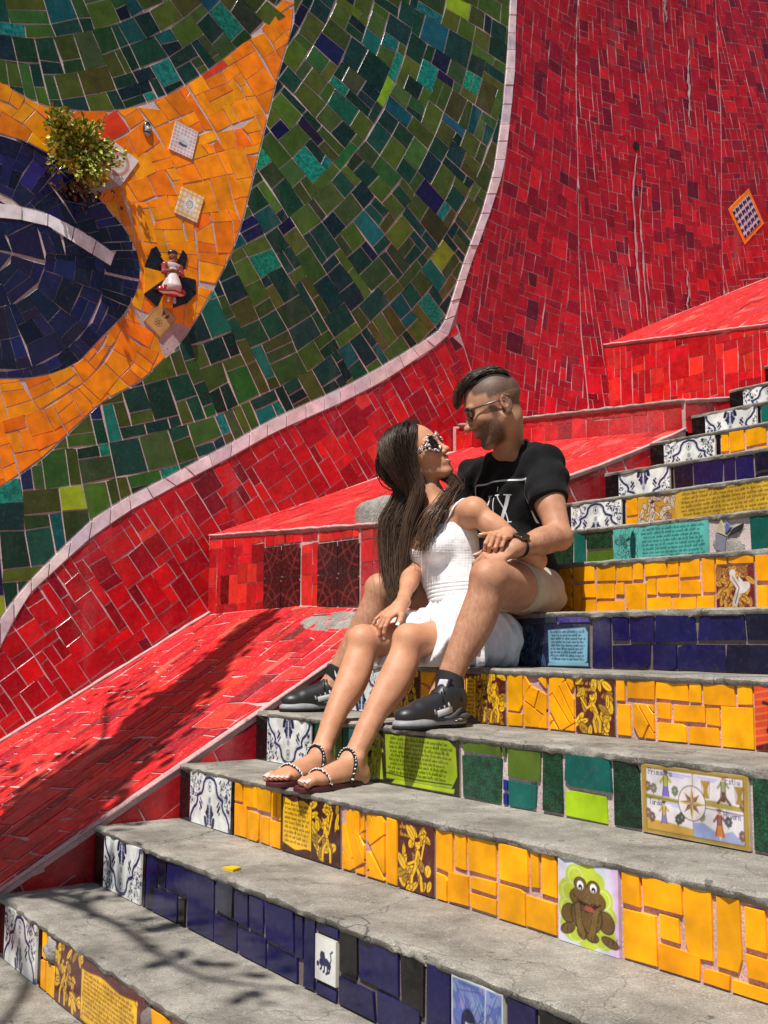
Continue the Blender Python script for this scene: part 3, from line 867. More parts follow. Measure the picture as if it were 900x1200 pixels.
INK = (.012, .016, .075); INK2 = (.045, .06, .16); WHITE = (.78, .79, .76)
def azulejo(kind, half, hgt, seed):
    """half of the symmetric blue arch pattern; half = -1 left tile, +1 right tile"""
    W_ = .149; cv = Canvas(W_, hgt, .0021, WHITE)
    r = np.random.default_rng(seed)
    cx = W_ if half < 0 else 0.0; sx = -1 if half < 0 else 1
    def T(u, v): return (cx+sx*u*W_, (v if kind == 'arch' else 1-v)*hgt)
    def E(u, v, a, b, col, rot=0): x, y = T(u, v); cv.ell(x, y, a*W_, b*W_, col, (rot*sx if kind == 'arch' else -rot*sx))
    out = [(.97, .0), (.93, .16), (.80, .30), (.66, .38), (.60, .48), (.63, .56), (.50, .60), (.40, .63), (.33, .72), (.30, .84), (.2, .93), (0, .97)]
    cv.line([T(*p) for p in out], .0115, INK2)
    cv.line([T(u-.02, v-.01) for u, v in out], .0055, INK)
    cv.line([T(u*.86, v*.93) for u, v in out], .0022, (.3, .34, .45))
    x, y = T(0, .78); cv.ring(x, y, .011, .015, .0025, INK); cv.ell(x, y, .004, .007, INK2)
    x, y = T(0.02, .52); cv.ell(x, y, .006, .011, (.35, .38, .48))
    # leaf cluster on the axis
    for k in range(7):
        t = k/6; u = .07+.20*(1-t)*abs(math.sin(k*1.9+.5)); E(u, .04+.34*t, .085*(1-.4*t), .050, INK, 40-10*k)
        E(.06, .06+.34*t, .05, .036, INK2)
        E(.16*(1-t)+.05, .10+.30*t, .014, .014, WHITE)
    # floating sprig
    for a, b, w in ((.42, .36, .07), (.47, .42, .06), (.38, .44, .05), (.44, .50, .045), (.47, .30, .045)): E(a, b, w, w*.6, INK2 if w < .045 else INK, 50)
    # corner scrolls and leaves
    for k in range(60):
        u = r.uniform(.42, .98); v = r.uniform(.30, .98)
        lim = np.interp(u, [.3, .5, .6, .8, .97], [.98, .68, .60, .42, .2])
        if v < lim: continue
        if r.random() < .6: E(u, v, r.uniform(.030, .065), r.uniform(.016, .030), INK if r.random() < .6 else INK2, r.uniform(0, 180))
        else:
            x, y = T(u, v); a = np.linspace(0, 4.6, 9)+r.uniform(0, 6); q = .035*W_*np.linspace(1.2, .3, 9)*1.5
            cv.line(np.stack([x+q*np.cos(a), y+q*np.sin(a)], 1), .0024, INK)
    x, y = T(.95, .04 if True else 0); cv.ring(x, y, .008, .010, .0025, INK2)
    # hand-painted unevenness
    cv.c *= (1+.05*np.sin(cv.X*140+seed)*np.cos(cv.Y*90))[..., None]
    return cv

YB = (.88, .50, .012); BR = (.055, .012, .010); BRN = (.20, .05, .015)
def swirl_figures(cv, x0, x1, ink, pale, seed, dens=1.0):
    """dense painted figures: outlined limbs, faces, leaves and drapery"""
    r = np.random.default_rng(seed*13+5); W_ = x1-x0; H = cv.h
    mid = tuple(.55*a+.45*b for a, b in zip(ink, pale))
    for k in range(int(24*dens)):            # outlined leaves and cloth shapes
        x, y = x0+W_*r.uniform(.03, .97), H*r.uniform(.03, .97); a, b, t = r.uniform(.010, .026), r.uniform(.006, .013), r.uniform(0, 180)
        cv.ell(x, y, a+.0025, b+.0025, ink, t); cv.ell(x, y, a, b, pale if r.random() < .75 else mid, t)
        q = math.radians(t); cv.line([(x-a*.6*math.cos(q), y-a*.6*math.sin(q)), (x+a*.6*math.cos(q), y+a*.6*math.sin(q))], .0018, ink)
    cx = x0+W_*r.uniform(.35, .65); lean = r.uniform(-.018, .018); cy = H*r.uniform(.62, .78)
    hip = (cx+lean, H*.38); ft1 = (cx+lean+r.uniform(-.03, .0), H*.05); ft2 = (cx+lean+r.uniform(.0, .035), H*.06)
    ha = (cx+r.uniform(.02, .045)*r.choice([-1, 1]), H*r.uniform(.35, .9)); hb = (cx+r.uniform(-.04, .04), H*r.uniform(.3, .6)); sh = (cx, cy-.022)
    for w, c in ((.005, ink), (0, pale)):
        cv.line([sh, hip], .016+w, c); cv.line([hip, ((hip[0]+ft1[0])/2-.008, H*.22), ft1], .010+w, c); cv.line([hip, ((hip[0]+ft2[0])/2+.008, H*.22), ft2], .010+w, c)
        cv.line([sh, ((sh[0]+ha[0])/2, sh[1]-.012), ha], .0065+w, c); cv.line([sh, ((sh[0]+hb[0])/2+.01, sh[1]-.02), hb], .0065+w, c); cv.ell(cx, cy, .0105+w/2, .013+w/2, c)
    cv.ell(cx-.002, cy+.010, .012, .006, ink, 15); cv.line([(cx-.004, cy), (cx-.001, cy)], .002, ink); cv.line([(cx+.003, cy), (cx+.006, cy)], .002, ink)
    for k in range(int(14*dens)):
        x, y = x0+W_*r.uniform(.08, .92), H*r.uniform(.05, .95); a = np.linspace(0, r.uniform(1.5, 4), 8)+r.uniform(0, 6); q = r.uniform(.005, .016)
        cv.line(np.stack([x+q*np.cos(a), y+q*np.sin(a)*1.2], 1), .002, ink)
    for k in range(5): cv.line([(sh[0]+r.uniform(-.006, .006), sh[1]-.005*k-.004), (hip[0]+r.uniform(-.007, .007), sh[1]-.012-.008*k)], .0018, ink)

def scroll(cv, x0, x1, paper, ink, seed, rows=8, y0=.10, y1=.92):
    H = cv.h
    n = 12; xs = np.linspace(x0, x1, n)
    top = [(x, H*(y1+.03*math.sin(i*.9+seed))) for i, x in enumerate(xs)]; bot = [(x, H*(y0+.03*math.sin(i*.7+seed))) for i, x in enumerate(xs)]
    cv.poly(top+bot[::-1], paper); cv.line(top, .003, ink); cv.line(bot, .003, ink)
    cv.line([top[0], bot[0]], .003, ink); cv.line([top[-1], bot[-1]], .003, ink)
    cv.ring(x0+.006, H*y0, .008, .008, .003, ink); cv.ell(x1-.004, H*y1, .008, .006, paper); cv.ring(x1-.004, H*y1, .008, .006, .0025, ink)
    cv.script(x0+.008, x1-.008, H*(y0+.06), H*(y1-.04), rows, ink, seed)

def paint(kind, w, h, seed=0):
    if kind == 'frog':
        cv = Canvas(w, h, .0016, (.62, .66, .80)); k = w/.174; H = h/.17
        P = lambda x, y: (x*w, y*h)
        def E(x, y, a, b, c, rot=0): cv.ell(x*w, y*h, a*w, b*h, c, rot)
        cv.c[:, :, 0] += .22*np.clip((cv.X/w-.75)*3, 0, 1)+.15*np.clip((.2-cv.X/w)*4, 0, 1); cv.c[:, :, 1] -= .18*np.clip((cv.X/w-.82)*5, 0, 1)
        for x, y, a in ((.3, .8, .17), (.5, .84, .17), (.65, .78, .14), (.2, .6, .2), (.75, .6, .17), (.2, .4, .2), (.8, .42, .17), (.25, .22, .22), (.5, .2, .25), (.75, .2, .2), (.5, .5, .38)): E(x, y, a, a*.85, (.50, .60, .05))
        for x, y, a in ((.3, .8, .12), (.2, .6, .13), (.75, .6, .12), (.18, .4, .13), (.82, .42, .1), (.3, .15, .13), (.7, .15, .13)): cv.ring(x*w, y*h, a*w, a*h*.85, .0018, (.68, .74, .35))
        D = (.03, .018, .008); B = (.15, .085, .025); B2 = (.19, .11, .03)
        def out(x, y, a, b, rot=0, c=B): E(x, y, a+.016, b+.012, D, rot); E(x, y, a, b, c, rot)
        out(.19, .35, .13, .105, 20); out(.80, .35, .13, .115, -25)
        out(.16, .17, .12, .055, 20); out(.86, .14, .13, .05, -10)
        out(.48, .37, .25, .20); out(.50, .56, .29, .135)
        out(.38, .72, .095, .075); out(.60, .71, .095, .075); E(.5, .60, .27, .10, B)
        out(.40, .17, .07, .06, c=B); out(.57, .14, .10, .05, c=B); cv.line([P(.33, .45), P(.36, .25), P(.42, .14)], .02*k, D); cv.line([P(.33, .45), P(.36, .25), P(.42, .14)], .016*k, B2)
        cv.line([P(.64, .45), P(.60, .28), P(.55, .14)], .02*k, D); cv.line([P(.64, .45), P(.60, .28), P(.55, .14)], .016*k, B2)
        for x in (.38, .60): E(x, .705, .055, .055, (.85, .85, .82)); E(x+.003, .685, .035, .034, (.004, .004, .004)); E(x, .672, .012, .012, (.8, .8, .8))
        cv.poly([P(.26, .585), P(.34, .53), P(.5, .505), P(.72, .53), P(.62, .46), P(.53, .425), P(.43, .445)], (.05, .006, .006)); E(.52, .455, .09, .03, (.45, .08, .05))
        cv.line([P(.26, .59), P(.34, .53), P(.5, .505), P(.72, .535)], .0026, D)
        for x, y in ((.08, .15), (.15, .13), (.22, .13), (.82, .11), (.9, .12), (.96, .15), (.38, .1), (.45, .1), (.55, .09), (.62, .1)): cv.line([P(x, y), P(x+.01, y+.05)], .0022, D)
        r = np.random.default_rng(2)
        for _ in range(90): E(r.uniform(.3, .7), r.uniform(.2, .62), .008, .006, (.24, .15, .05))
        return cv
    if kind == 'seasons':
        cv = Canvas(w, h, .0018, (.72, .66, .70)); P = lambda x, y: (x*w, y*h); O = (.40, .26, .035)
        def L(*p, t=.0022, c=(.05, .03, .04)): cv.line([P(*q) for q in p], t, c)
        # grounds
        cv.poly([P(.04, .5), P(.5, .47), P(.5, .53), P(.3, .55), P(.04, .57)], (.36, .32, .06)); cv.poly([P(.5, .52), P(.96, .5), P(.96, .56), P(.7, .6), P(.5, .6)], (.38, .30, .06))
        cv.poly([P(.04, .06), P(.5, .06), P(.5, .16), P(.25, .2), P(.04, .2)], (.55, .32, .05)); cv.poly([P(.5, .06), P(.75, .06), P(.72, .16), P(.6, .27), P(.5, .26)], (.30, .36, .62)); cv.poly([P(.75, .06), P(.96, .06), P(.93, .12), P(.85, .22), P(.75, .16)], (.34, .38, .60))
        # sky tints
        for a, b, y in ((.26, .48, .9), (.28, .42, .87), (.55, .72, .9), (.58, .7, .87), (.25, .46, .47), (.3, .48, .44), (.78, .94, .46)): L((a, y), (b, y-.01), t=.003, c=(.42, .40, .75))
        # figures
        def fig(x, y, s, hat, coat, skirt, wide=1.0):
            cv.poly([P(x-.035*s*wide, y), P(x+.035*s*wide, y), P(x+.02*s, y+.17*s), P(x-.02*s, y+.17*s)], skirt)
            cv.poly([P(x-.025*s, y+.15*s), P(x+.025*s, y+.15*s), P(x+.022*s, y+.30*s), P(x-.02*s, y+.30*s)], coat)
            cv.ell(x*w, (y+.335*s)*h, .012*s*w*1.3, .03*s*h, (.42, .25, .15)); cv.ell(x*w, (y+.365*s)*h, .02*s*w*1.3, .018*s*h, hat)
            L((x-.02*s, y+.27*s), (x-.05*s, y+.2*s), t=.006*s, c=coat); L((x+.02*s, y+.27*s), (x+.05*s, y+.22*s), t=.006*s, c=coat)
            L((x-.033*s, y), (x-.02*s, y+.17*s), (x-.02*s, y+.3*s), t=.0018); L((x+.033*s, y), (x+.02*s, y+.17*s), (x+.022*s, y+.3*s), t=.0018)
        fig(.24, .56, 1, (.12, .06, .03), (.42, .42, .06), (.20, .14, .55)); fig(.78, .60, .95, (.30, .18, .05), (.30, .32, .14), (.12, .05, .03), .6)
        L((.78, .68), (.73, .58), t=.006, c=(.14, .07, .04)); L((.79, .68), (.84, .58), t=.006, c=(.14, .07, .04))
        fig(.22, .17, .85, (.02, .02, .03), (.50, .36, .08), (.25, .2, .38)); fig(.74, .12, 1.0, (.25, .08, .04), (.32, .10, .08), (.60, .22, .05), 1.5)
        for x, y, c in ((.33, .62, (.16, .18, .10)), (.12, .62, (.2, .2, .12)), (.06, .64, (.25, .12, .08)), (.1, .2, (.16, .09, .07)), (.36, .22, (.06, .07, .05)), (.39, .26, (.07, .08, .06)), (.82, .3, (.08, .08, .09)), (.58, .32, (.25, .26, .14)), (.95, .55, (.2, .1, .06)), (.94, .14, (.2, .1, .06)), (.06, .25, (.22, .12, .1))):
            for a in range(7): cv.ell((x+.02*math.cos(a*.9))*w, (y+.05*math.sin(a*.9)+.04)*h, .0045, .004, c)
            L((x, y+.05), (x, y-.05), t=.002, c=c)
        for x, y in ((.62, .62), (.92, .6)):
            cv.poly([P(x-.03, y), P(x+.03, y), P(x+.015, y+.12), P(x+.045, y+.24), P(x-.045, y+.24), P(x-.015, y+.12)], (.45, .27, .04))
            for a in range(6): L((x-.03+.012*a, y), (x-.04+.016*a, y+.23), t=.0012, c=(.2, .1, .02))
        # dividers, frame, compass star
        L((.04, .535), (.5, .5), t=.002, c=(.12, .09, .08)); L((.5, .49), (.96, .46), t=.002, c=(.12, .09, .08))
        L((.5, .03), (.5, .97), t=.003, c=(.35, .28, .2))
        for a, b in (((0, 0), (1, .055)), ((0, .945), (1, 1)), ((0, 0), (.045, 1)), ((.955, 0), (1, 1))): cv.poly([P(a[0], a[1]), P(b[0], a[1]), P(b[0], b[1]), P(a[0], b[1])], O)
        L((.045, .055), (.955, .055), (.955, .945), (.045, .945), (.045, .055), t=.002, c=(.12, .07, .02))
        cx, cy, R_ = .49*w, .52*h, .125*w
        cv.ell(cx, cy, R_*1.0, R_*1.0, (.70, .64, .62)); cv.ring(cx, cy, R_*1.02, R_*1.02, .002, (.05, .04, .04))
        for k in range(8):
            a = math.pi/4*k; rr_ = R_*(1.05 if k % 2 == 0 else .8); c0 = (.62, .38, .04) if k % 2 == 0 else (.28, .10, .05)
            t = np.array((math.cos(a), math.sin(a))); b = np.array((math.cos(a+.39), math.sin(a+.39)))*R_*.36; d = np.array((math.cos(a-.39), math.sin(a-.39)))*R_*.36
            o = np.array((cx, cy)); cv.poly([o, o+b, o+t*rr_], c0); cv.poly([o, o+t*rr_, o+d], tuple(q*.45 for q in c0))
        cv.word('Primavera', .07*w, .86*h, .0135, INK, .0017); cv.word('Estiu', .80*w, .86*h, .0135, INK, .0017)
        cv.word('Tardor', .07*w, .42*h, .0135, INK, .0017); cv.word('Hivern', .78*w, .39*h, .0135, INK, .0017)
        return cv
    if kind == 'cat':
        cv = Canvas(w, h, .0016, (.74, .74, .70)); P = lambda x, y: (x*w, y*h)
        c = (.02, .02, .09)
        cv.line([P(.3, .42), P(.55, .46), P(.68, .40)], .017, c); cv.ell(.36*w, .56*h, .011, .011, c)
        cv.poly([P(.28, .58), P(.27, .68), P(.36, .62)], c); cv.poly([P(.4, .62), P(.46, .68), P(.47, .57)], c)
        cv.line([P(.7, .42), P(.78, .55), P(.74, .68), P(.84, .74)], .0045, c)
        for x, y in ((.34, .28), (.48, .24), (.62, .22), (.72, .26)): cv.line([P(x, .42), P(x-.03, y), P(x-.08, y-.02)], .006, c)
        cv.ell(.14*w, .36*h, .006, .006, c)
        cv.line([P(0, 0), P(1, 0), P(1, 1), P(0, 1), P(0, 0)], .003, (.55, .55, .5)); return cv
    if kind == 'bluepic':
        cv = Canvas(w, h, .002, (.10, .14, .42)); P = lambda x, y: (x*w, y*h)
        r = np.random.default_rng(5)
        for _ in range(40): cv.ell(r.uniform(0, w), r.uniform(.3, 1)*h, .012, .008, (.16+.1*r.random(), .2+.1*r.random(), .5), r.uniform(0, 180))
        for _ in range(26): cv.line([(r.uniform(0, w), r.uniform(0, h)) for _ in range(2)], .0014, (.04, .05, .22))
        cv.ell(.34*w, .5*h, .022, .030, (.01, .01, .05)); cv.ell(.36*w, .48*h, .013, .019, (.5, .52, .62)); cv.ell(.35*w, .57*h, .016, .008, (.01, .01, .05))
        for x in (.325, .39): cv.ell(x*w, .49*h, .002, .0015, (.01, .01, .05))
        cv.poly([P(.1, .0), P(.62, .0), P(.5, .33), P(.3, .36), P(.15, .25)], (.03, .04, .16)); cv.poly([P(.26, .0), P(.48, .0), P(.42, .3), P(.32, .3)], (.38, .42, .6))
        cv.ell(.8*w, .42*h, .014, .02, (.04, .05, .2)); cv.line([P(.8, .4), P(.74, .1)], .02, (.04, .05, .2)); cv.line([P(.68, .98), P(.66, .6)], .003, (.5, .55, .7))
        cv.line([P(0, 0), P(1, 0), P(1, 1), P(0, 1), P(0, 0)], .007, (.55, .62, .62)); return cv
    if kind == 'giraffe':
        cv = Canvas(w, h, .0022, (.66, .06, .02)); P = lambda x, y: (x*w, y*h)
        for y in np.linspace(.1, 1, 9): cv.line([P(0, y), P(.3, y+.05), P(.6, y-.04), P(1, y+.04)], .004, (.75, .16, .03))
        cv.poly([P(.5, .2), P(1, .3), P(1, .0), P(0, 0), P(0, .06)], (.08, .006, .006)); cv.ell(.8*w, .72*h, .022, .022, (.85, .4, .05))
        for x, s_ in ((.28, 1.0), (.66, .75)):
            cv.line([P(x, .3*s_), P(x+.02, .72*s_)], .009, (.06, .004, .004)); cv.line([P(x+.02, .72*s_), P(x-.1, .74*s_)], .009, (.06, .004, .004)); cv.line([P(x+.03, .74*s_), P(x+.03, .82*s_)], .003, (.06, .004, .004))
            cv.line([P(x, .32*s_), P(x+.16, .3*s_)], .017, (.06, .004, .004))
            for q in (0, .05, .13, .18): cv.line([P(x+q, .3*s_), P(x+q, .04)], .005, (.06, .004, .004))
        return cv
    if kind == 'gold':      # ochre script panel with dark figures at the left
        cv = Canvas(w, h, .0024, (.58, .36, .035)); 
        cv.script(.32*w, w, .05*h, .97*h, 8, (.10, .045, .015), seed+1, slope=.03)
        cv.poly([(0, 0), (.30*w, 0), (.26*w, h*.97), (0, h*.95)], (.50, .26, .03)); swirl_figures(cv, 0, .28*w, (.06, .008, .008), (.60, .5, .38), seed, 1.5)
        cv.c *= (1+.12*np.sin(cv.X*9+1))[..., None]; return cv
    if kind == 'scrollfig':  # yellow scroll with writing beside a painted figure
        cv = Canvas(w, h, .0019, BR); swirl_figures(cv, .55*w, .98*w, BR, YB, seed, 1.3); scroll(cv, .03*w, .54*w, YB, BR, seed, 9); return cv
    if kind == 'figscroll':  # figures left, scroll right
        cv = Canvas(w, h, .0022, (.10, .015, .02)); swirl_figures(cv, .0, .34*w, (.10, .015, .02), YB, seed, 1.4); cv.line([(.17*w, .5*h), (.24*w, .5*h)], .004, BR); scroll(cv, .33*w, .93*w, YB, (.22, .06, .01), seed, 10, .06, .86); return cv
    if kind == 'fig':
        cv = Canvas(w, h, .0018, (.09, .015, .010)); swirl_figures(cv, .05*w, .95*w, (.09, .012, .010), YB, seed, 1.3)
        cv.script(.05*w, .5*w, .75*h, .97*h, 2, (.7, .4, .02), seed); return cv
    if kind == 'redfig':
        cv = Canvas(w, h, .0018, (.16, .015, .02)); swirl_figures(cv, .05*w, .95*w, (.16, .015, .02), (.62, .34, .05), seed, 1.8)
        cv.ell(.45*w, .84*h, .012, .012, (.7, .6, .6)); cv.line([(.45*w, .75*h), (.62*w, .5*h), (.5*w, .15*h)], .02, (.62, .55, .52)); cv.ell(.72*w, .5*h, .028, .016, (.68, .62, .6), 25); cv.poly([(.62*w, .55*h), (.6*w, .78*h), (.75*w, .62*h)], (.7, .64, .6))
        cv.line([(.45*w, .75*h), (.62*w, .5*h), (.5*w, .15*h)], .003, (.05, .005, .01)); return cv
    if kind == 'lime':
        cv = Canvas(w, h, .0021, (.02, .022, .008)); cv.poly([(.02*w, .05*h), (.10*w, .96*h), (.16*w, .9*h), (.2*w, .06*h)], (.36, .46, .02)); swirl_figures(cv, 0.01*w, .17*w, (.02, .022, .008), (.36, .46, .02), 3, .5)
        pg = [(.24*w, .1*h), (.22*w, .95*h), (.90*w, .97*h), (.97*w, .85*h), (.985*w, .35*h), (.93*w, .12*h)]; cv.poly(pg, (.31, .43, .012))
        cv.script(.26*w, .94*w, .2*h, .93*h, 9, (.02, .03, .01), 4); cv.line([(.24*w, .2*h), (.6*w, .16*h), (.93*w, .18*h)], .004, (.02, .03, .01)); cv.poly([(.3*w, .02*h), (.95*w, .03*h), (.96*w, .11*h), (.34*w, .1*h)], (.42, .55, .015)); return cv
    if kind == 'cyan':
        cv = Canvas(w, h, .0022, (.10, .42, .38)); cv.script(.31*w, .98*w, .04*h, .96*h, 9, (.005, .05, .05), 9); swirl_figures(cv, .02*w, .28*w, (.004, .04, .045), (.12, .46, .42), 6, .9); cv.ell(.22*w, .5*h, .015, .06, (.004, .04, .045)); return cv
    if kind == 'bluescript':
        cv = Canvas(w, h, .0022, (.012, .015, .05)); swirl_figures(cv, .04*w, .42*w, (.01, .012, .035), (.05, .10, .19), 8, 1.2)
        cv.poly([(.47*w, .1*h), (.46*w, .86*h), (.95*w, .92*h), (.985*w, .8*h), (.97*w, .14*h), (.9*w, .05*h)], (.20, .42, .55)); cv.script(.49*w, .95*w, .14*h, .86*h, 9, (.01, .02, .06), 3)
        cv.poly([(.45*w, .02*h), (.99*w, .03*h), (.98*w, .10*h), (.47*w, .09*h)], (.16, .36, .46)); return cv
    if kind == 'ornament':
        cv = Canvas(w, h, .002, (.06, .04, .30))
        for k in range(12): cv.line([(w*(k/12), 0), (w*(k+.7)/12, h)], .003, (.015, .01, .08))
        return cv

# ------------------------------------------------------------------ the risers
COLS = {'Y': (.92, .375, .003), 'y': (.90, .42, .004), 'N': (.009, .008, .068), 'n': (.006, .006, .026), 'K': (.005, .005, .006), 'G': (.012, .075, .035), 'O': (.07, .13, .012), 'T': (.004, .115, .095),
        'L': (.40, .58, .008), 'D': (.008, .05, .022), 'B': (.006, .012, .22), 'S': (.035, .038, .07), 'P': (.16, .08, .10), 'm': (.03, .32, .20)}
CMAT = {'Y': 'yellow', 'y': 'yellow', 'N': 'navy', 'n': 'navy', 'K': 'navy', 'G': 'teal', 'O': 'green', 'T': 'green', 'L': 'green', 'D': 'teal', 'B': 'navy', 'S': 'navy', 'P': 'white', 'm': 'teal'}
NAMEC = {'Y': 'yellow_tile', 'y': 'yellow_tile', 'N': 'navy_tile', 'n': 'navy_tile', 'K': 'black_tile', 'G': 'green_tile', 'O': 'green_tile', 'T': 'teal_tile', 'L': 'lime_tile', 'D': 'green_tile', 'B': 'blue_tile', 'S': 'slate_tile', 'P': 'broken_stub', 'm': 'green_tile'}
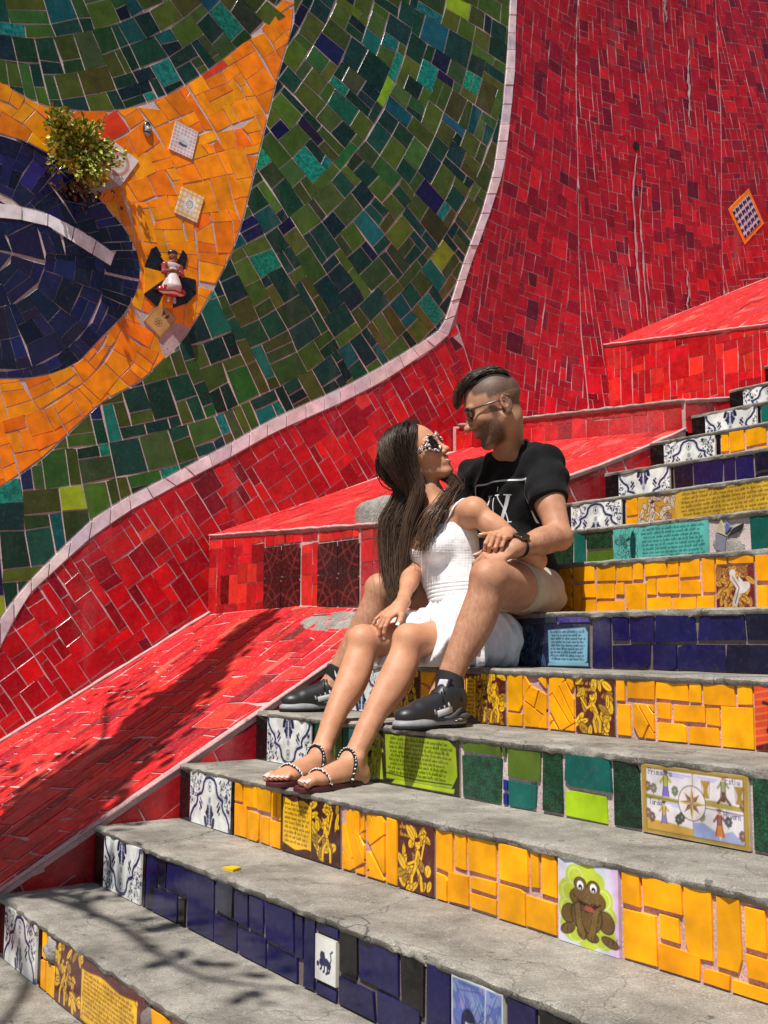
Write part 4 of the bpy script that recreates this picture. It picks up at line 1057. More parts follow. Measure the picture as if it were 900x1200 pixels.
RIS = {
 0: ([(.318,.347,0,1,'K'),(.35,.385,.55,1,'y'),(.335,.385,0,.5,'Y'),(.389,.466,0,.52,'Y'),(.468,1.085,0,1,'#figscroll'),(1.115,1.215,.1,.95,'Y'),(1.222,1.33,0,.85,'Y')], 1.34, 'Y'),
 1: ([(.309,.334,0,1,'K'),(.338,.414,0,1,'N'),(.418,.482,.5,1,'n'),(.486,.646,.5,1,'N'),(.396,.566,0,.46,'N'),(.572,.616,0,.46,'K'),(.624,.792,0,1,'N'),(.800,.903,.5,1,'S'),(.796,.925,0,.46,'N'),(.908,.984,.46,.98,'N'),(.988,1.068,.44,.97,'N'),(.931,1.082,0,.42,'N'),(1.074,1.215,.4,.95,'N'),(1.088,1.232,0,.36,'N'),(1.220,1.258,.36,.96,'N'),(1.263,1.312,0,.98,'N'),(1.318,1.414,.84,.98,'N'),(1.316,1.408,.2,.82,'#cat'),(1.316,1.408,0,.17,'N'),(1.416,1.488,.42,1,'K'),(1.414,1.556,0,.38,'N'),(1.494,1.642,.45,1,'N'),(1.562,1.712,0,.42,'N'),(1.648,1.728,.32,1,'K'),(1.733,1.812,0,1,'N'),(1.818,1.972,0,1,'#bluepic'),(1.978,2.058,0,1,'N'),(2.063,2.14,.3,1,'K')], 2.145, 'N'),
 2: ([(.298,.318,0,1,'K'),(.322,.372,.62,1,'Y'),(.376,.468,.58,1,'Y'),(.472,.555,.56,1,'Y'),(.559,.592,.52,1,'Y'),(.596,.622,.5,1,'Y'),(.322,.405,0,.58,'Y'),(.409,.485,0,.54,'Y'),(.489,.55,0,.5,'Y'),(.553,.620,0,.48,'Y'),(.624,.951,0,1,'#scrollfig'),(.956,1.07,0,1,'~Y'),(1.074,1.163,0,1,'~Y'),(1.167,1.215,0,1,'Y'),(1.220,1.371,0,1,'#fig'),
      (1.376,1.442,.42,1,'Y'),(1.446,1.492,.5,1,'Y'),(1.496,1.60,.5,1,'Y'),(1.604,1.706,.52,1,'Y'),(1.71,1.741,.52,1,'Y'),(1.745,1.795,.45,1,'Y'),(1.376,1.42,0,.38,'Y'),(1.424,1.50,.02,.46,'Y'),(1.504,1.60,.02,.24,'Y'),(1.504,1.60,.28,.47,'Y'),(1.604,1.695,.0,.48,'Y'),(1.699,1.795,0,.42,'Y'),(1.80,1.974,-.02,1.02,'#frog'),
      (1.978,2.028,.62,1,'Y'),(1.978,2.066,0,.58,'Y'),(2.033,2.130,.66,1,'Y'),(2.072,2.124,.34,.62,'Y'),(2.07,2.168,0,.3,'Y'),(2.134,2.2,.22,1,'Y'),(2.205,2.262,.18,.96,'Y'),(2.172,2.235,0,.18,'Y'),(2.268,2.315,.5,.92,'Y'),(2.27,2.36,.2,.45,'Y'),(2.24,2.36,-.0,.15,'Y')], 2.365, 'Y'),
 3: ([(.304,.316,0,1,'K'),(.320,.40,0,1,'G'),(.404,.49,.3,1,'O'),(.404,.49,0,.26,'K'),(.495,.62,0,1,'T'),(.634,1.10,0,1,'#lime'),(1.112,1.276,.80,1,'O'),(1.112,1.276,0,.76,'G'),(1.281,1.295,.8,1,'O'),(1.298,1.430,.48,1,'O'),(1.281,1.301,.24,.44,'B'),(1.281,1.301,0,.22,'B'),(1.305,1.412,0,.44,'T'),(1.434,1.507,0,1,'D'),(1.512,1.672,.46,1,'T'),(1.512,1.658,0,.43,'L'),(1.677,1.762,0,1,'D'),(1.768,2.065,0,1,'#seasons'),(2.072,2.21,0,1,'G')], 2.215, 'G'),
 4: ([(.31,.50,0,1,'#fig'),(.505,.74,0,1,'~Y'),(.747,.852,0,1,'#scrollfig'),(.856,.944,0,1,'#fig'),(.948,1.02,.3,1,'Y'),(.948,1.02,0,.27,'Y'),(1.024,1.13,0,1,'~Y'),(1.134,1.243,0,1,'~Y'),(1.247,1.398,0,1,'#fig'),(1.402,1.436,.62,1,'Y'),(1.402,1.455,0,.58,'Y'),(1.440,1.54,.66,1,'Y'),(1.459,1.54,.0,.62,'~Y'),(1.544,1.65,.68,1,'Y'),(1.654,1.695,.66,1,'Y'),(1.699,1.798,.64,1,'Y'),(1.802,1.848,.68,1,'Y'),(1.544,1.594,.36,.64,'Y'),(1.598,1.702,.35,.64,'Y'),(1.706,1.75,.32,.62,'Y'),(1.544,1.645,0,.32,'Y'),(1.649,1.746,0,.3,'Y'),(1.754,1.848,0,.64,'Y'),(1.853,2.0,0,1,'#giraffe')], 2.005, 'Y'),
 5: ([(.31,.48,0,1,'N'),(.484,.645,0,1,'n'),(.65,1.006,0,.86,'#bluescript'),(.86,1.008,.87,1,'#ornament'),(.65,.856,.87,1,'S'),(1.014,1.098,0,1,'N'),(1.102,1.172,.5,1,'N'),(1.176,1.272,.5,1,'N'),(1.102,1.256,0,.47,'N'),(1.276,1.432,.5,1,'N'),(1.262,1.357,0,.47,'N'),(1.437,1.600,.53,1,'N'),(1.362,1.53,0,.48,'N'),(1.604,1.74,.53,1,'n'),(1.535,1.74,0,.5,'n')], 1.745, 'N'),
 6: ([(.624,.735,.66,1,'Y'),(.624,.66,.0,.62,'Y'),(.664,.735,.34,.62,'Y'),(.664,.735,0,.3,'Y'),(.739,.834,.66,1,'Y'),(.838,.909,.64,1,'Y'),(.913,.962,.64,1,'Y'),(.739,.826,.3,.62,'Y'),(.83,.872,.36,.62,'Y'),(.739,.872,0,.27,'Y'),(.876,.97,0,.6,'Y'),(.966,1.064,.7,1,'Y'),(1.068,1.115,.7,1,'Y'),(1.119,1.203,.64,1,'Y'),(.976,1.018,.34,.66,'Y'),(1.022,1.115,.34,.67,'Y'),(1.119,1.205,.32,.6,'Y'),(.976,1.078,0,.3,'Y'),(1.082,1.184,0,.28,'Y'),(1.188,1.258,0,.3,'Y'),(1.208,1.262,.34,1,'Y'),(1.266,1.31,.84,1,'Y'),(1.314,1.413,.84,1,'Y'),(1.266,1.412,0,.82,'#redfig'),(1.417,1.50,.5,1,'Y'),(1.417,1.46,0,.46,'Y'),(1.465,1.55,0,.46,'Y')], 1.555, 'Y'),
 7: ([(.321,.386,0,1,'T'),(.39,.534,.5,1,'D'),(.39,.534,0,.46,'O'),(.538,.998,0,1,'#cyan'),(1.172,1.26,0,1,'T')], 1.265, 'G'),
 8: ([(.302,.317,0,1,'K'),(.322,.388,.5,1,'Y'),(.322,.388,0,.46,'y'),(.392,1.10,0,1,'#gold')], 1.105, 'Y'),
 9: ([(.305,.318,0,1,'K'),(.324,.426,.3,1,'n'),(.43,.586,.3,1,'N'),(.59,.646,.3,1,'N'),(.324,.48,0,.26,'n'),(.484,.645,0,.26,'N'),(.65,.74,0,1,'N'),(.744,.86,.5,1,'n'),(.744,.86,0,.46,'n')], .865, 'N'),
 10: ([(.305,.328,0,1,'K'),(.332,.375,.45,1,'Y'),(.379,.46,.4,1,'Y'),(.464,.58,.5,1,'Y'),(.332,.43,0,.4,'Y'),(.434,.5,0,.36,'Y'),(.504,.58,0,.46,'Y')], .585, 'Y'),
 11: ([(.305,.322,0,1,'K'),(.326,.46,0,1,'T'),(.464,.58,0,1,'G')], .585, 'G'),
}
LAB = {'#frog': 'painted tile of a grinning brown frog on lime leaves', '#seasons': 'painted picture tile with four season scenes and a compass star', '#cat': 'small white tile with a navy cat',
       '#bluepic': 'blue and white picture tile of a person', '#giraffe': 'red tile with dark giraffes', '#lime': 'lime green tile covered in handwriting', '#cyan': 'turquoise tiles covered in handwriting',
       '#bluescript': 'pale blue tile with handwriting', '#gold': 'golden tiles covered in handwriting', '#scrollfig': 'yellow tile with a written scroll', '#figscroll': 'yellow and brown tiles with a written scroll',
       '#fig': 'yellow and brown tile with painted figures', '#redfig': 'dark red tile with a painted figure and bird', '#ornament': 'purple ornamental strip'}
GR = {'Y': 'grout_pink', 'N': 'grout_dark', 'G': 'grout_wall'}
rs = np.random.default_rng(21)
THEME = {'Y': [(5, 'Y'), (1, 'y')], 'N': [(4, 'N'), (2, 'n'), (.5, 'K')], 'G': [(2, 'G'), (2, 'T'), (1.5, 'O'), (1, 'L'), (1, 'D')]}
for n in range(-3, 15):
    zb = zn(n-1)+LIP+.002; zt = zn(n)-.014+LIP-.001; H = zt-zb; Yp = sn(n)+.0035
    if n in RIS: spec, xend, th = RIS[n]
    else: spec, xend, th = [], .32, 'YNG'[n % 3]
    surf = front_at(Yp)
    org = (2.5, sn(n), zb)
    bedv, bedf = box_vf((XL, Yp+.001, zb-.02), (XR, sn(n)+.012, zt+.004))
    riser = mk('riser', bedv, bedf, M[GR[th]], stairs)
    # end strip and the pair of blue and white tiles
    if n not in (5, 6, 7):
        slab('black_tile', [(XL+.004, zb), (-.006, zb), (-.006, zt), (XL+.004, zt)], surf, .007, M['navy'], COLS['K'], riser)
        for half in (-1, 1):
            cv = azulejo("arch" if n % 2 == 0 else "leaf", half, H-.002, n*2+half+20)
            o = pic_mesh('blue_and_white_tile', cv, surf, -.001+(0 if half < 0 else .1515), zb+.001, riser, h=.008)
    elif n in (5, 6):
        spec = [(XL+.004, .10, 0, 1, 'N' if n == 5 else 'Y'), (.104, .30, .5, 1, 'N' if n == 5 else 'Y'), (.104, .30, 0, .46, 'N' if n == 5 else 'Y')] + ([(.31, .62, 0, 1, '~Y')] if n == 6 else []) + spec
    else:
        spec = [(XL+.004, .15, 0, 1, 'T'), (.154, .317, 0, 1, 'D')] + spec
    for (x0, x1, v0, v1, k) in spec:
        z0, z1 = zb+H*v0, zb+H*v1
        if k[0] == '#':
            g_ = .002
            cv = paint(k[1:], x1-x0-2*g_, z1-z0-2*g_, seed=n*7+int(x0*10))
            o = pic_mesh('painted_tile', cv, surf, x0+g_, z0+g_, riser, h=.0075)
            o['label'] = LAB[k]
            continue
        if k[0] == '~':
            ps = mosaic_rot([(x0, z0), (x1, z0), (x1, z1), (x0, z1)], rs.uniform(20, 70), .040, rs, split=.75, jit=.2, grout=.0024)
            for p in ps:
                v, f = tile_vf(p, surf, h=.007, rng=rs); c = np.array(COLS['Y'])*rs.normal(1, .06)
                mk('yellow_tile', v, f, M['yellow'], riser, c)
            continue
        dx = min(.012, (x1-x0)*.06); dz = min(.010, (z1-z0)*.07)
        q = np.array([(x0, z0), (x1, z0), (x1, z1), (x0, z1)], float) + rs.uniform(-1, 1, (4, 2))*np.array((dx, dz))*.6
        if v1 >= .94: q[2:, 1] = np.minimum(q[2:, 1], zt)
        if v0 <= .04: q[:2, 1] = np.maximum(q[:2, 1], zb)
        q = inset(q, .0022)
        if q is None: continue
        if rs.random() < .3 and len(q) == 4:     # a chipped corner
            i = rs.integers(4); a, b, c_ = q[i-1], q[i], q[(i+1) % 4]
            q = np.array([p for j, p in enumerate(q) for p in ([b+(a-b)*rs.uniform(.08, .22), b+(c_-b)*rs.uniform(.08, .2)] if j == i else [p])])
        v, f = tile_vf(q, surf, h=.0055*rs.uniform(.8, 1.25), rng=rs)
        c = np.array(COLS[k])*rs.normal(1, .10)*np.clip(rs.normal(1, .04, 3), .8, 1.2)
        mk(NAMEC[k], v, f, M[CMAT[k]], riser, c)
    # the rest of the riser, away from the picture's edge
    pal = THEME[th]
    x0 = xend
    ps = mosaic_polys([(x0, zb), (XR, zb), (XR, zt), (x0, zt)], lambda p: p, (x0, zb), (XR, zt), H/4.001, rs, jit=.05, split=.12, sizes=[((2, 2), 3), ((3, 2), 3), ((4, 2), 1.5), ((2, 4), 1.5), ((3, 3), .5), ((1, 2), .7), ((2, 1), .3)])
    byc = {}
    for p in ps:
        w_ = np.array([a for a, _ in pal]); k = pal[rs.choice(len(pal), p=w_/w_.sum())][1]
        v, f = tile_vf(p, surf, h=.0065, rng=rs); c = np.array(COLS[k])*rs.normal(1, .08)
        if view_size(v.mean(0)) > 0: mk(NAMEC[k], v, f, M[CMAT[k]], riser, c)
        else: byc.setdefault(k, MB()).add(v, f, c)
    for k, mb in byc.items():
        o = mb.build(NAMEC[k]+'_field', M[CMAT[k]], riser); o['kind'] = 'stuff'
    if n == 7:   # bare mortar with a small shard butterfly
        ob = MB(); cx, cz = 1.075, zb+H*.45
        for pg, c in ((((-.05, -.03), (-.01, -.04), (0, .01), (-.045, .03)), (.20, .20, .26)), (((-.045, .035), (0, .015), (-.02, .075)), (.5, .45, .3)), (((.004, .012), (.055, .03), (.07, .055), (.03, .04)), (.03, .03, .04)), (((-.005, .02), (.02, .045), (0, .07)), (.12, .15, .35))):
            p = np.array([(cx+a, cz+b) for a, b in pg]); p = p if area(p) > 0 else p[::-1]
            v, f = tile_vf(p, surf, h=.009, rng=rs); ob.add(v, f, c)
        ob.build('butterfly_shards', M['navy'], riser)
        def sf(p, w): return surf(p, w)
        lump('bare_mortar', (1.085, zb+H*.5), .085, H*.48, .004, 'stone', riser, sf, 3)
    if n == 0:   # broken, bulging mortar
        lump('broken_mortar', (.43, zb+H*.78), .045, H*.26, .02, 'stone', riser, surf, 3)
        lump('broken_mortar', (1.10, zb+H*.72), .022, H*.24, .016, 'grout_dark', riser, surf, 4)
# ------------------------------------------------------------------ figures: smooth blended volumes turned into one continuous surface
BIG = .07
def V(*a): return np.array(a, float)
def unit(v): v = np.asarray(v, float); return v/(np.linalg.norm(v)+1e-12)
def basis(fwd, up):
    f = unit(fwd); s = unit(np.cross(f, up)); u = np.cross(s, f)      # s = the figure's right-hand side
    return s, f, u
def cone(a, b, ra, rb, k=.015, op='+'): return ('c', np.asarray(a, float), np.asarray(b, float), ra, rb, k, op)
def ell(c, r, R=None, k=.015, op='+'): return ('e', np.asarray(c, float), np.asarray(r, float), np.eye(3) if R is None else np.asarray(R, float), k, op)
def ball(c, r, k=.015, op='+'): return cone(c, np.asarray(c, float)+V(0, 0, 1e-5), r, r, k, op)
def cutp(p, n, k=.003): return ('p', np.asarray(p, float), unit(n), k)        # removes what lies on the n side
def rbox(c, hs, R, rad, k=.008, op='+'): return ('b', np.asarray(c, float), np.asarray(hs, float), np.asarray(R, float), rad, k, op)

def smin(a, b, k):
    h = np.clip(.5+.5*(b-a)/k, 0, 1)
    return b*(1-h)+a*h-k*h*(1-h)
def pbox(p):
    if p[0] == 'c': r = max(p[3], p[4]); return np.minimum(p[1], p[2])-r, np.maximum(p[1], p[2])+r
    if p[0] == 'e': r = np.sqrt(((p[3].T*p[2])**2).sum(1)); return p[1]-r, p[1]+r
    if p[0] == 'b': r = (np.abs(p[3].T)*p[2]).sum(1)+p[4]; return p[1]-r, p[1]+r
def pdist(p, X, Y, Zg):
    if p[0] == 'c':
        a, b, ra, rb = p[1:5]; e = b-a; L = e@e
        t = np.clip(((X-a[0])*e[0]+(Y-a[1])*e[1]+(Zg-a[2])*e[2])/L, 0, 1)
        return np.sqrt((X-a[0]-t*e[0])**2+(Y-a[1]-t*e[1])**2+(Zg-a[2]-t*e[2])**2)-(ra+(rb-ra)*t)
    if p[0] == 'e':
        c, r, R_ = p[1:4]; x, y, z = X-c[0], Y-c[1], Zg-c[2]
        q = [(x*R_[i][0]+y*R_[i][1]+z*R_[i][2]) for i in range(3)]
        k0 = np.sqrt(sum((q[i]/r[i])**2 for i in range(3))); k1 = np.sqrt(sum((q[i]/r[i]**2)**2 for i in range(3)))+1e-9
        return k0*(k0-1)/k1
    if p[0] == 'b':
        c, hs, R_, rad = p[1:5]; x, y, z = X-c[0], Y-c[1], Zg-c[2]
        q = [np.abs(x*R_[i][0]+y*R_[i][1]+z*R_[i][2])-hs[i] for i in range(3)]
        o = np.sqrt(sum(np.maximum(w, 0)**2 for w in q)); return o+np.minimum(np.maximum(np.maximum(q[0], q[1]), q[2]), 0)-rad
    if p[0] == 'p':
        return (X-p[1][0])*p[2][0]+(Y-p[1][1])*p[2][1]+(Zg-p[1][2])*p[2][2]

def field(groups, lo, h, n, post=None):
    ax = [(lo[i]+h*np.arange(n[i])).astype(np.float32) for i in range(3)]
    F = np.full(n, BIG, np.float32)
    for kg, prims in groups:
        cuts = [p for p in prims if p[0] == 'p']; ps = [p for p in prims if p[0] != 'p']
        los, his = zip(*[pbox(p) for p in ps]); glo = np.min(los, 0)-BIG*.6; ghi = np.max(his, 0)+BIG*.6
        i0 = [int(np.clip((glo[i]-lo[i])/h, 0, n[i])) for i in range(3)]; i1 = [int(np.clip((ghi[i]-lo[i])/h+2, 0, n[i])) for i in range(3)]
        if any(a >= b for a, b in zip(i0, i1)): continue
        G = np.full([b-a for a, b in zip(i0, i1)], BIG, np.float32)
        for p in ps:
            a, b = pbox(p); m = BIG*.6
            j0 = [max(i0[i], int((a[i]-m-lo[i])/h)) for i in range(3)]; j1 = [min(i1[i], int((b[i]+m-lo[i])/h)+2) for i in range(3)]
            if any(x >= y for x, y in zip(j0, j1)): continue
            X = ax[0][j0[0]:j1[0], None, None]; Y = ax[1][None, j0[1]:j1[1], None]; Zg = ax[2][None, None, j0[2]:j1[2]]
            d = np.minimum(pdist(p, X, Y, Zg), BIG).astype(np.float32)
            sl = tuple(slice(j0[i]-i0[i], j1[i]-i0[i]) for i in range(3))
            k = p[-2]
            if p[-1] == '+': G[sl] = smin(G[sl], d, k)
            elif p[-1] == 'u': G[sl] = np.minimum(G[sl], d)
            else: G[sl] = -smin(-G[sl], d, k)
        for p in cuts:
            X = ax[0][i0[0]:i1[0], None, None]; Y = ax[1][None, i0[1]:i1[1], None]; Zg = ax[2][None, None, i0[2]:i1[2]]
            G = -smin(-G, -pdist(p, X, Y, Zg).astype(np.float32), p[3])
        sl = tuple(slice(a, b) for a, b in zip(i0, i1))
        F[sl] = smin(F[sl], G, kg) if kg > 0 else np.minimum(F[sl], G)
    if post is not None: F = post(F, ax)
    return F

def surface(F, lo, h):
    """surface nets"""
    S_ = F < 0; n = np.array(F.shape)
    c = [S_[i:n[0]-1+i, j:n[1]-1+j, k:n[2]-1+k] for i in (0, 1) for j in (0, 1) for k in (0, 1)]
    anyc = c[0].copy(); allc = c[0].copy()
    for q in c[1:]: anyc |= q; allc &= q
    act = anyc & ~allc
    I = np.argwhere(act)
    if len(I) == 0: return np.zeros((0, 3)), np.zeros((0, 4), int)
    idx = np.full(act.shape, -1, np.int32); idx[tuple(I.T)] = np.arange(len(I))
    acc = np.zeros((len(I), 3)); cnt = np.zeros(len(I))
    cor = {(i, j, k): F[I[:, 0]+i, I[:, 1]+j, I[:, 2]+k].astype(float) for i in (0, 1) for j in (0, 1) for k in (0, 1)}
    for a in cor:
        for d in range(3):
            if a[d] == 0:
                b = tuple(a[q]+(1 if q == d else 0) for q in range(3))
                fa, fb = cor[a], cor[b]; m = (fa < 0) != (fb < 0)
                t = np.where(m, fa/(fa-fb+1e-20*(fa == fb)), 0)
                P = np.tile(np.array(a, float), (len(I), 1)); P[:, d] += t
                acc[m] += P[m]; cnt[m] += 1
    Vv = np.asarray(lo)+h*(I+acc/cnt[:, None])
    faces = []
    for d in range(3):
        e1, e2 = [(1, 2), (2, 0), (0, 1)][d]
        sl0 = [slice(None)]*3; sl1 = [slice(None)]*3; sl0[d] = slice(0, n[d]-1); sl1[d] = slice(1, n[d])
        A = S_[tuple(sl0)]; B = S_[tuple(sl1)]
        E = np.argwhere(A != B)
        E = E[(E[:, e1] > 0) & (E[:, e2] > 0) & (E[:, e1] < n[e1]-1) & (E[:, e2] < n[e2]-1)]
        if len(E) == 0: continue
        def ci(o1, o2):
            q = E.copy(); q[:, e1] -= o1; q[:, e2] -= o2; return idx[tuple(q.T)]
        q = np.stack([ci(1, 1), ci(0, 1), ci(0, 0), ci(1, 0)], 1)
        flip = ~A[tuple(E.T)]
        q[flip] = q[flip][:, ::-1]
        faces.append(q)
    return Vv, np.vstack(faces)

def volume_mesh(groups, h, post=None, fine=(), pad=.012):
    """surface of the blended volume; fine = [(lo, hi, h)] boxes meshed at a smaller step in the same mesh"""
    los, his = zip(*[pbox(p) for g_ in groups for p in g_[1] if p[0] != 'p' and p[-1] != '-'])
    lo = np.min(los, 0)-pad; hi = np.max(his, 0)+pad
    def run(lo, hi, h): 
        n = np.ceil((np.asarray(hi)-lo)/h).astype(int)+1
        return surface(field(groups, np.asarray(lo, float), h, n, post), lo, h)
    v, f = run(lo, hi, h)
    out_v = [v]; out_f = [f]; off = len(v)
    if fine:
        cen = v[f].mean(1); keep = np.ones(len(f), bool)
        for (a, b, hh) in fine:
            keep &= ~((cen > np.asarray(a)+h*1.6) & (cen < np.asarray(b)-h*1.6)).all(1)
        out_f = [f[keep]]
        for q, (a, b, hh) in enumerate(fine):
            v2, f2 = run(a, b, hh)
            if len(f2) == 0: continue
            if q: 
                c2 = v2[f2].mean(1); k2 = np.ones(len(f2), bool)
                for (a0, b0, _) in fine[:q]: k2 &= ~((c2 > np.asarray(a0)+hh*2) & (c2 < np.asarray(b0)-hh*2)).all(1)
                f2 = f2[k2]
            out_v.append(v2); out_f.append(f2+off); off += len(v2)
    Vv = np.vstack(out_v); Ff = np.vstack(out_f)
    used = np.zeros(len(Vv), bool); used[Ff.ravel()] = True; re = np.cumsum(used)-1
    return Vv[used], re[Ff]

def near(P, c, r): return np.clip(1.5-1.5*np.linalg.norm(P-np.asarray(c), axis=1)/r, 0, 1)
def mixcol(c, m, t): m = np.clip(m, 0, 1)[:, None]; return c*(1-m)+np.asarray(t)*m

# ---------------- head: origin between the ears, local axes side / forward / up
def head(Cc, fwd, up, s=1.0, sex='m'):
    sd, f, u = basis(fwd, up); R_ = np.array([sd, f, u])
    L = lambda x, y, z: Cc+s*(x*sd+y*f+z*u)
    m = sex == 'm'
    P = [ell(L(0, -.012, .040), s*V(.074, .096, .082), R_, .02), ell(L(0, .022, .0), s*V(.066, .070, .098), R_, .03)]
    P += [ell(L(0, .018, -.038), s*V(.058 if m else .052, .066, .066), R_, .02)]
    cz = -.105 if m else -.096; cy = .074 if m else .066
    P += [cone(L(0, cy-.008, cz+.004), L(0, cy, cz+.002), s*(.020 if m else .016), s*(.017 if m else .0135), .022)]
    for q in (-1, 1):
        P += [cone(L(q*.056, -.014 if m else 0, -.050), L(q*.016, .066, cz+.002), s*.014, s*.014, .03)]
        P += [ell(L(q*.040, .062, -.022), s*V(.022, .020, .020), R_, .022)]             # cheek
        P += [ell(L(q*.031, .081, .006), s*V(.017, .012, .012), R_, .012, '-')]           # socket
        P += [ball(L(q*.031, .073, .006), s*.0128, .004)]
        P += [cone(L(q*.012, .088, .024), L(q*.046, .078, .024), s*.0085, s*.0065, .016)]  # brow
    P += [cone(L(0, .087, .018), L(0, .108 if m else .104, -.026), s*.0075, s*.0095, .014)]            # nose
    P += [ball(L(0, .114 if m else .1085, -.030), s*(.0115 if m else .0098), .010)]
    for q in (-1, 1):
        P += [ball(L(q*.0115, .098, -.034), s*.0078, .008), ell(L(q*.006, .104, -.0405), s*V(.0035, .0055, .0035), R_, .003, '-')]
    P += [ell(L(0, .080, -.062), s*V(.026, .014, .018), R_, .014)]                       # muzzle
    smile = .004 if m else .0075
    for q in (-1, 1):
        P += [cone(L(0, .0945, -.0545), L(q*.019, .083, -.0575+smile), s*.0052, s*.0032, .006)]
        P += [cone(L(0, .0935, -.0675), L(q*.017, .083, -.063+smile), s*.0066, s*.0036, .006)]
    mo = .0022 if m else .0042
    P += [cone(L(-.020, .089, -.0595+smile), L(0, .099, -.061), s*.0015, s*mo, .002, '-'), cone(L(0, .099, -.061), L(.020, .089, -.0595+smile), s*mo, s*.0015, .002, '-')]
    if not m: P += [ell(L(0, .088, -.0605), s*V(.016, .006, .0034), R_, .0015)]
    ears = []
    ey = -.034 if m else -.008; ez = -.008 if m else 0
    L0 = L; L = lambda x, y, z: L0(x, y+ey+.008, z+ez)
    for q in (-1, 1):
        Re = np.array([unit(sd*1.0-q*f*.35), unit(f+q*sd*.35), u])
        e = [ell(L(q*.075, -.008, -.004), s*V(.008, .020, .031), Re, .006), ell(L(q*.084, -.004, .002), s*V(.007, .011, .018), Re, .004, '-'), cone(L(q*.078, -.024, .016), L(q*.078, -.012, .027), s*.0035, s*.0035, .004), ball(L(q*.074, .0, -.032), s*.007, .006), ball(L(q*.078, .006, -.004), s*.0045, .004)]
        ears.append((.006, e))
    L = L0
    return P, ears, L, (sd, f, u)

# ---------------- hand: five separate fingers
def hand(wrist, fwd, back, curls, s=1.0, side=1, spread=(6, 2, -2, -7), thumb=(38, 30, 25), thumb_out=.2):
    """fwd from wrist to knuckles; back = dorsal normal; side=+1 puts the thumb on cross(fwd, back)'s side"""
    f = unit(fwd); b = unit(np.asarray(back)-np.dot(back, f)*f); x = np.cross(f, b)*side
    L = lambda X, Y, Zg: np.asarray(wrist)+s*(X*x+Y*f+Zg*b)
    R_ = np.array([x, f, b])
    palm = [cone(L(0, -.02, 0), L(0, .02, 0), s*.022, s*.021, .01), ell(L(.0, .045, .001), s*V(.038, .046, .0145), R_, .014), ell(L(.020, .030, -.008), s*V(.018, .032, .014), R_, .012)]
    root = {0: (.029, .084), 1: (.010, .090), 2: (-.010, .087), 3: (-.028, .078)}
    lens = {0: (.042, .025, .020), 1: (.046, .029, .021), 2: (.043, .027, .021), 3: (.034, .020, .018)}
    rad = {0: (.0094, .0082, .0070), 1: (.0096, .0083, .0071), 2: (.0092, .0079, .0068), 3: (.0082, .0070, .0062)}
    groups = [(.02, palm)]; tips = []
    def bend(vf, vb, deg):
        a = math.radians(deg); return vf*math.cos(a)-vb*math.sin(a), vb*math.cos(a)+vf*math.sin(a)
    for i in range(4):
        px, py = root[i]; P0 = L(px*.93, py-.026, .001); p = L(px, py, .002)
        sp = math.radians(spread[i]); vf = f*math.cos(sp)+x*math.sin(sp); vb = b
        pr = [cone(P0, p, s*rad[i][0]*.95, s*rad[i][0]*1.08, .008)]
        for j in range(3):
            vf, vb = bend(vf, vb, curls[i][j]); q = p+vf*s*lens[i][j]; r0 = rad[i][j]; r1 = rad[i][j+1] if j < 2 else rad[i][2]*.88
            pr.append(cone(p, q, s*r0*1.03, s*r1, .003)); p = q
        tips.append((p, vf, vb, s*rad[i][2])); groups.append((.005, pr))
    t = thumb; vf = unit(f*.62+x*.72-b*.30*thumb_out*5*.2); p = L(.020, .022, -.008); pr = []
    vb = unit(b*.75+x*.5-np.dot(b*.75+x*.5, vf)*vf)
    for j, ln in enumerate((.036, .030, .024)):
        q = p+vf*s*ln; r0 = (.0125, .0105, .0092)[j]; r1 = (.0105, .0092, .0078)[j]
        pr.append(cone(p, q, s*r0, s*r1, .005)); p = q
        if j < 2:   # towards the fingers
            a = math.radians(t[j+1]); vf = unit(vf*math.cos(a)+unit(f-np.dot(f, vf)*vf)*math.sin(a)*.9-b*.15*math.sin(a))
            vb = unit(vb-np.dot(vb, vf)*vf)
    tips.append((p, vf, vb, s*.0082)); groups.append((.007, pr))
    return groups, tips
def nails(tips, name, mat, parent, org, s=1.0):
    for (p, vf, vb, r) in tips:
        mb = MB(); x = np.cross(vf, vb); n = 7; vs = []
        for i in range(5):
            for j in range(n):
                a = (j/(n-1)-.5)*1.9; t = i/4
                w = 1 if t > .25 else .75+t
                vs.append(p+vf*r*(-.9+1.75*t)+r*1.06*(vb*math.cos(a*w)*(1-.12*t*t)+x*math.sin(a*w)))
        f = [(i*n+j, i*n+j+1, (i+1)*n+j+1, (i+1)*n+j) for i in range(4) for j in range(n-1)]
        mb.add(vs, f); mb.build(name, mat, parent, smooth=True, org=org)

def skin_mat(name, rough=.52):
    m, nt, b = new_mat(name)
    c = attr(nt)
    c = mixc(nt, 1.0, c, ramp(nt, noise(nt, 22, 4, .6), [(.3, (.86, .77, .75)), (.7, (1.10, 1.08, 1.06))]), 'MULTIPLY')
    c = mixc(nt, 1.0, c, ramp(nt, noise(nt, 240, 3, .6), [(.3, .93), (.7, 1.05)]), 'MULTIPLY')
    nt.links.new(c, b.inputs['Base Color'])
    b.inputs['Roughness'].default_value = rough
    b.inputs['Subsurface Weight'].default_value = .12
    b.inputs['Subsurface Radius'].default_value = (.9, .32, .16)
    b.inputs['Subsurface Scale'].default_value = .006
    b.inputs['Specular IOR Level'].default_value = .3
    p = bump(nt, b, noise(nt, 420, 3), .3, .0007)
    bump(nt, b, noise(nt, 70, 3), .25, .0016, p)
    return m
M['skin'] = skin_mat('skin')
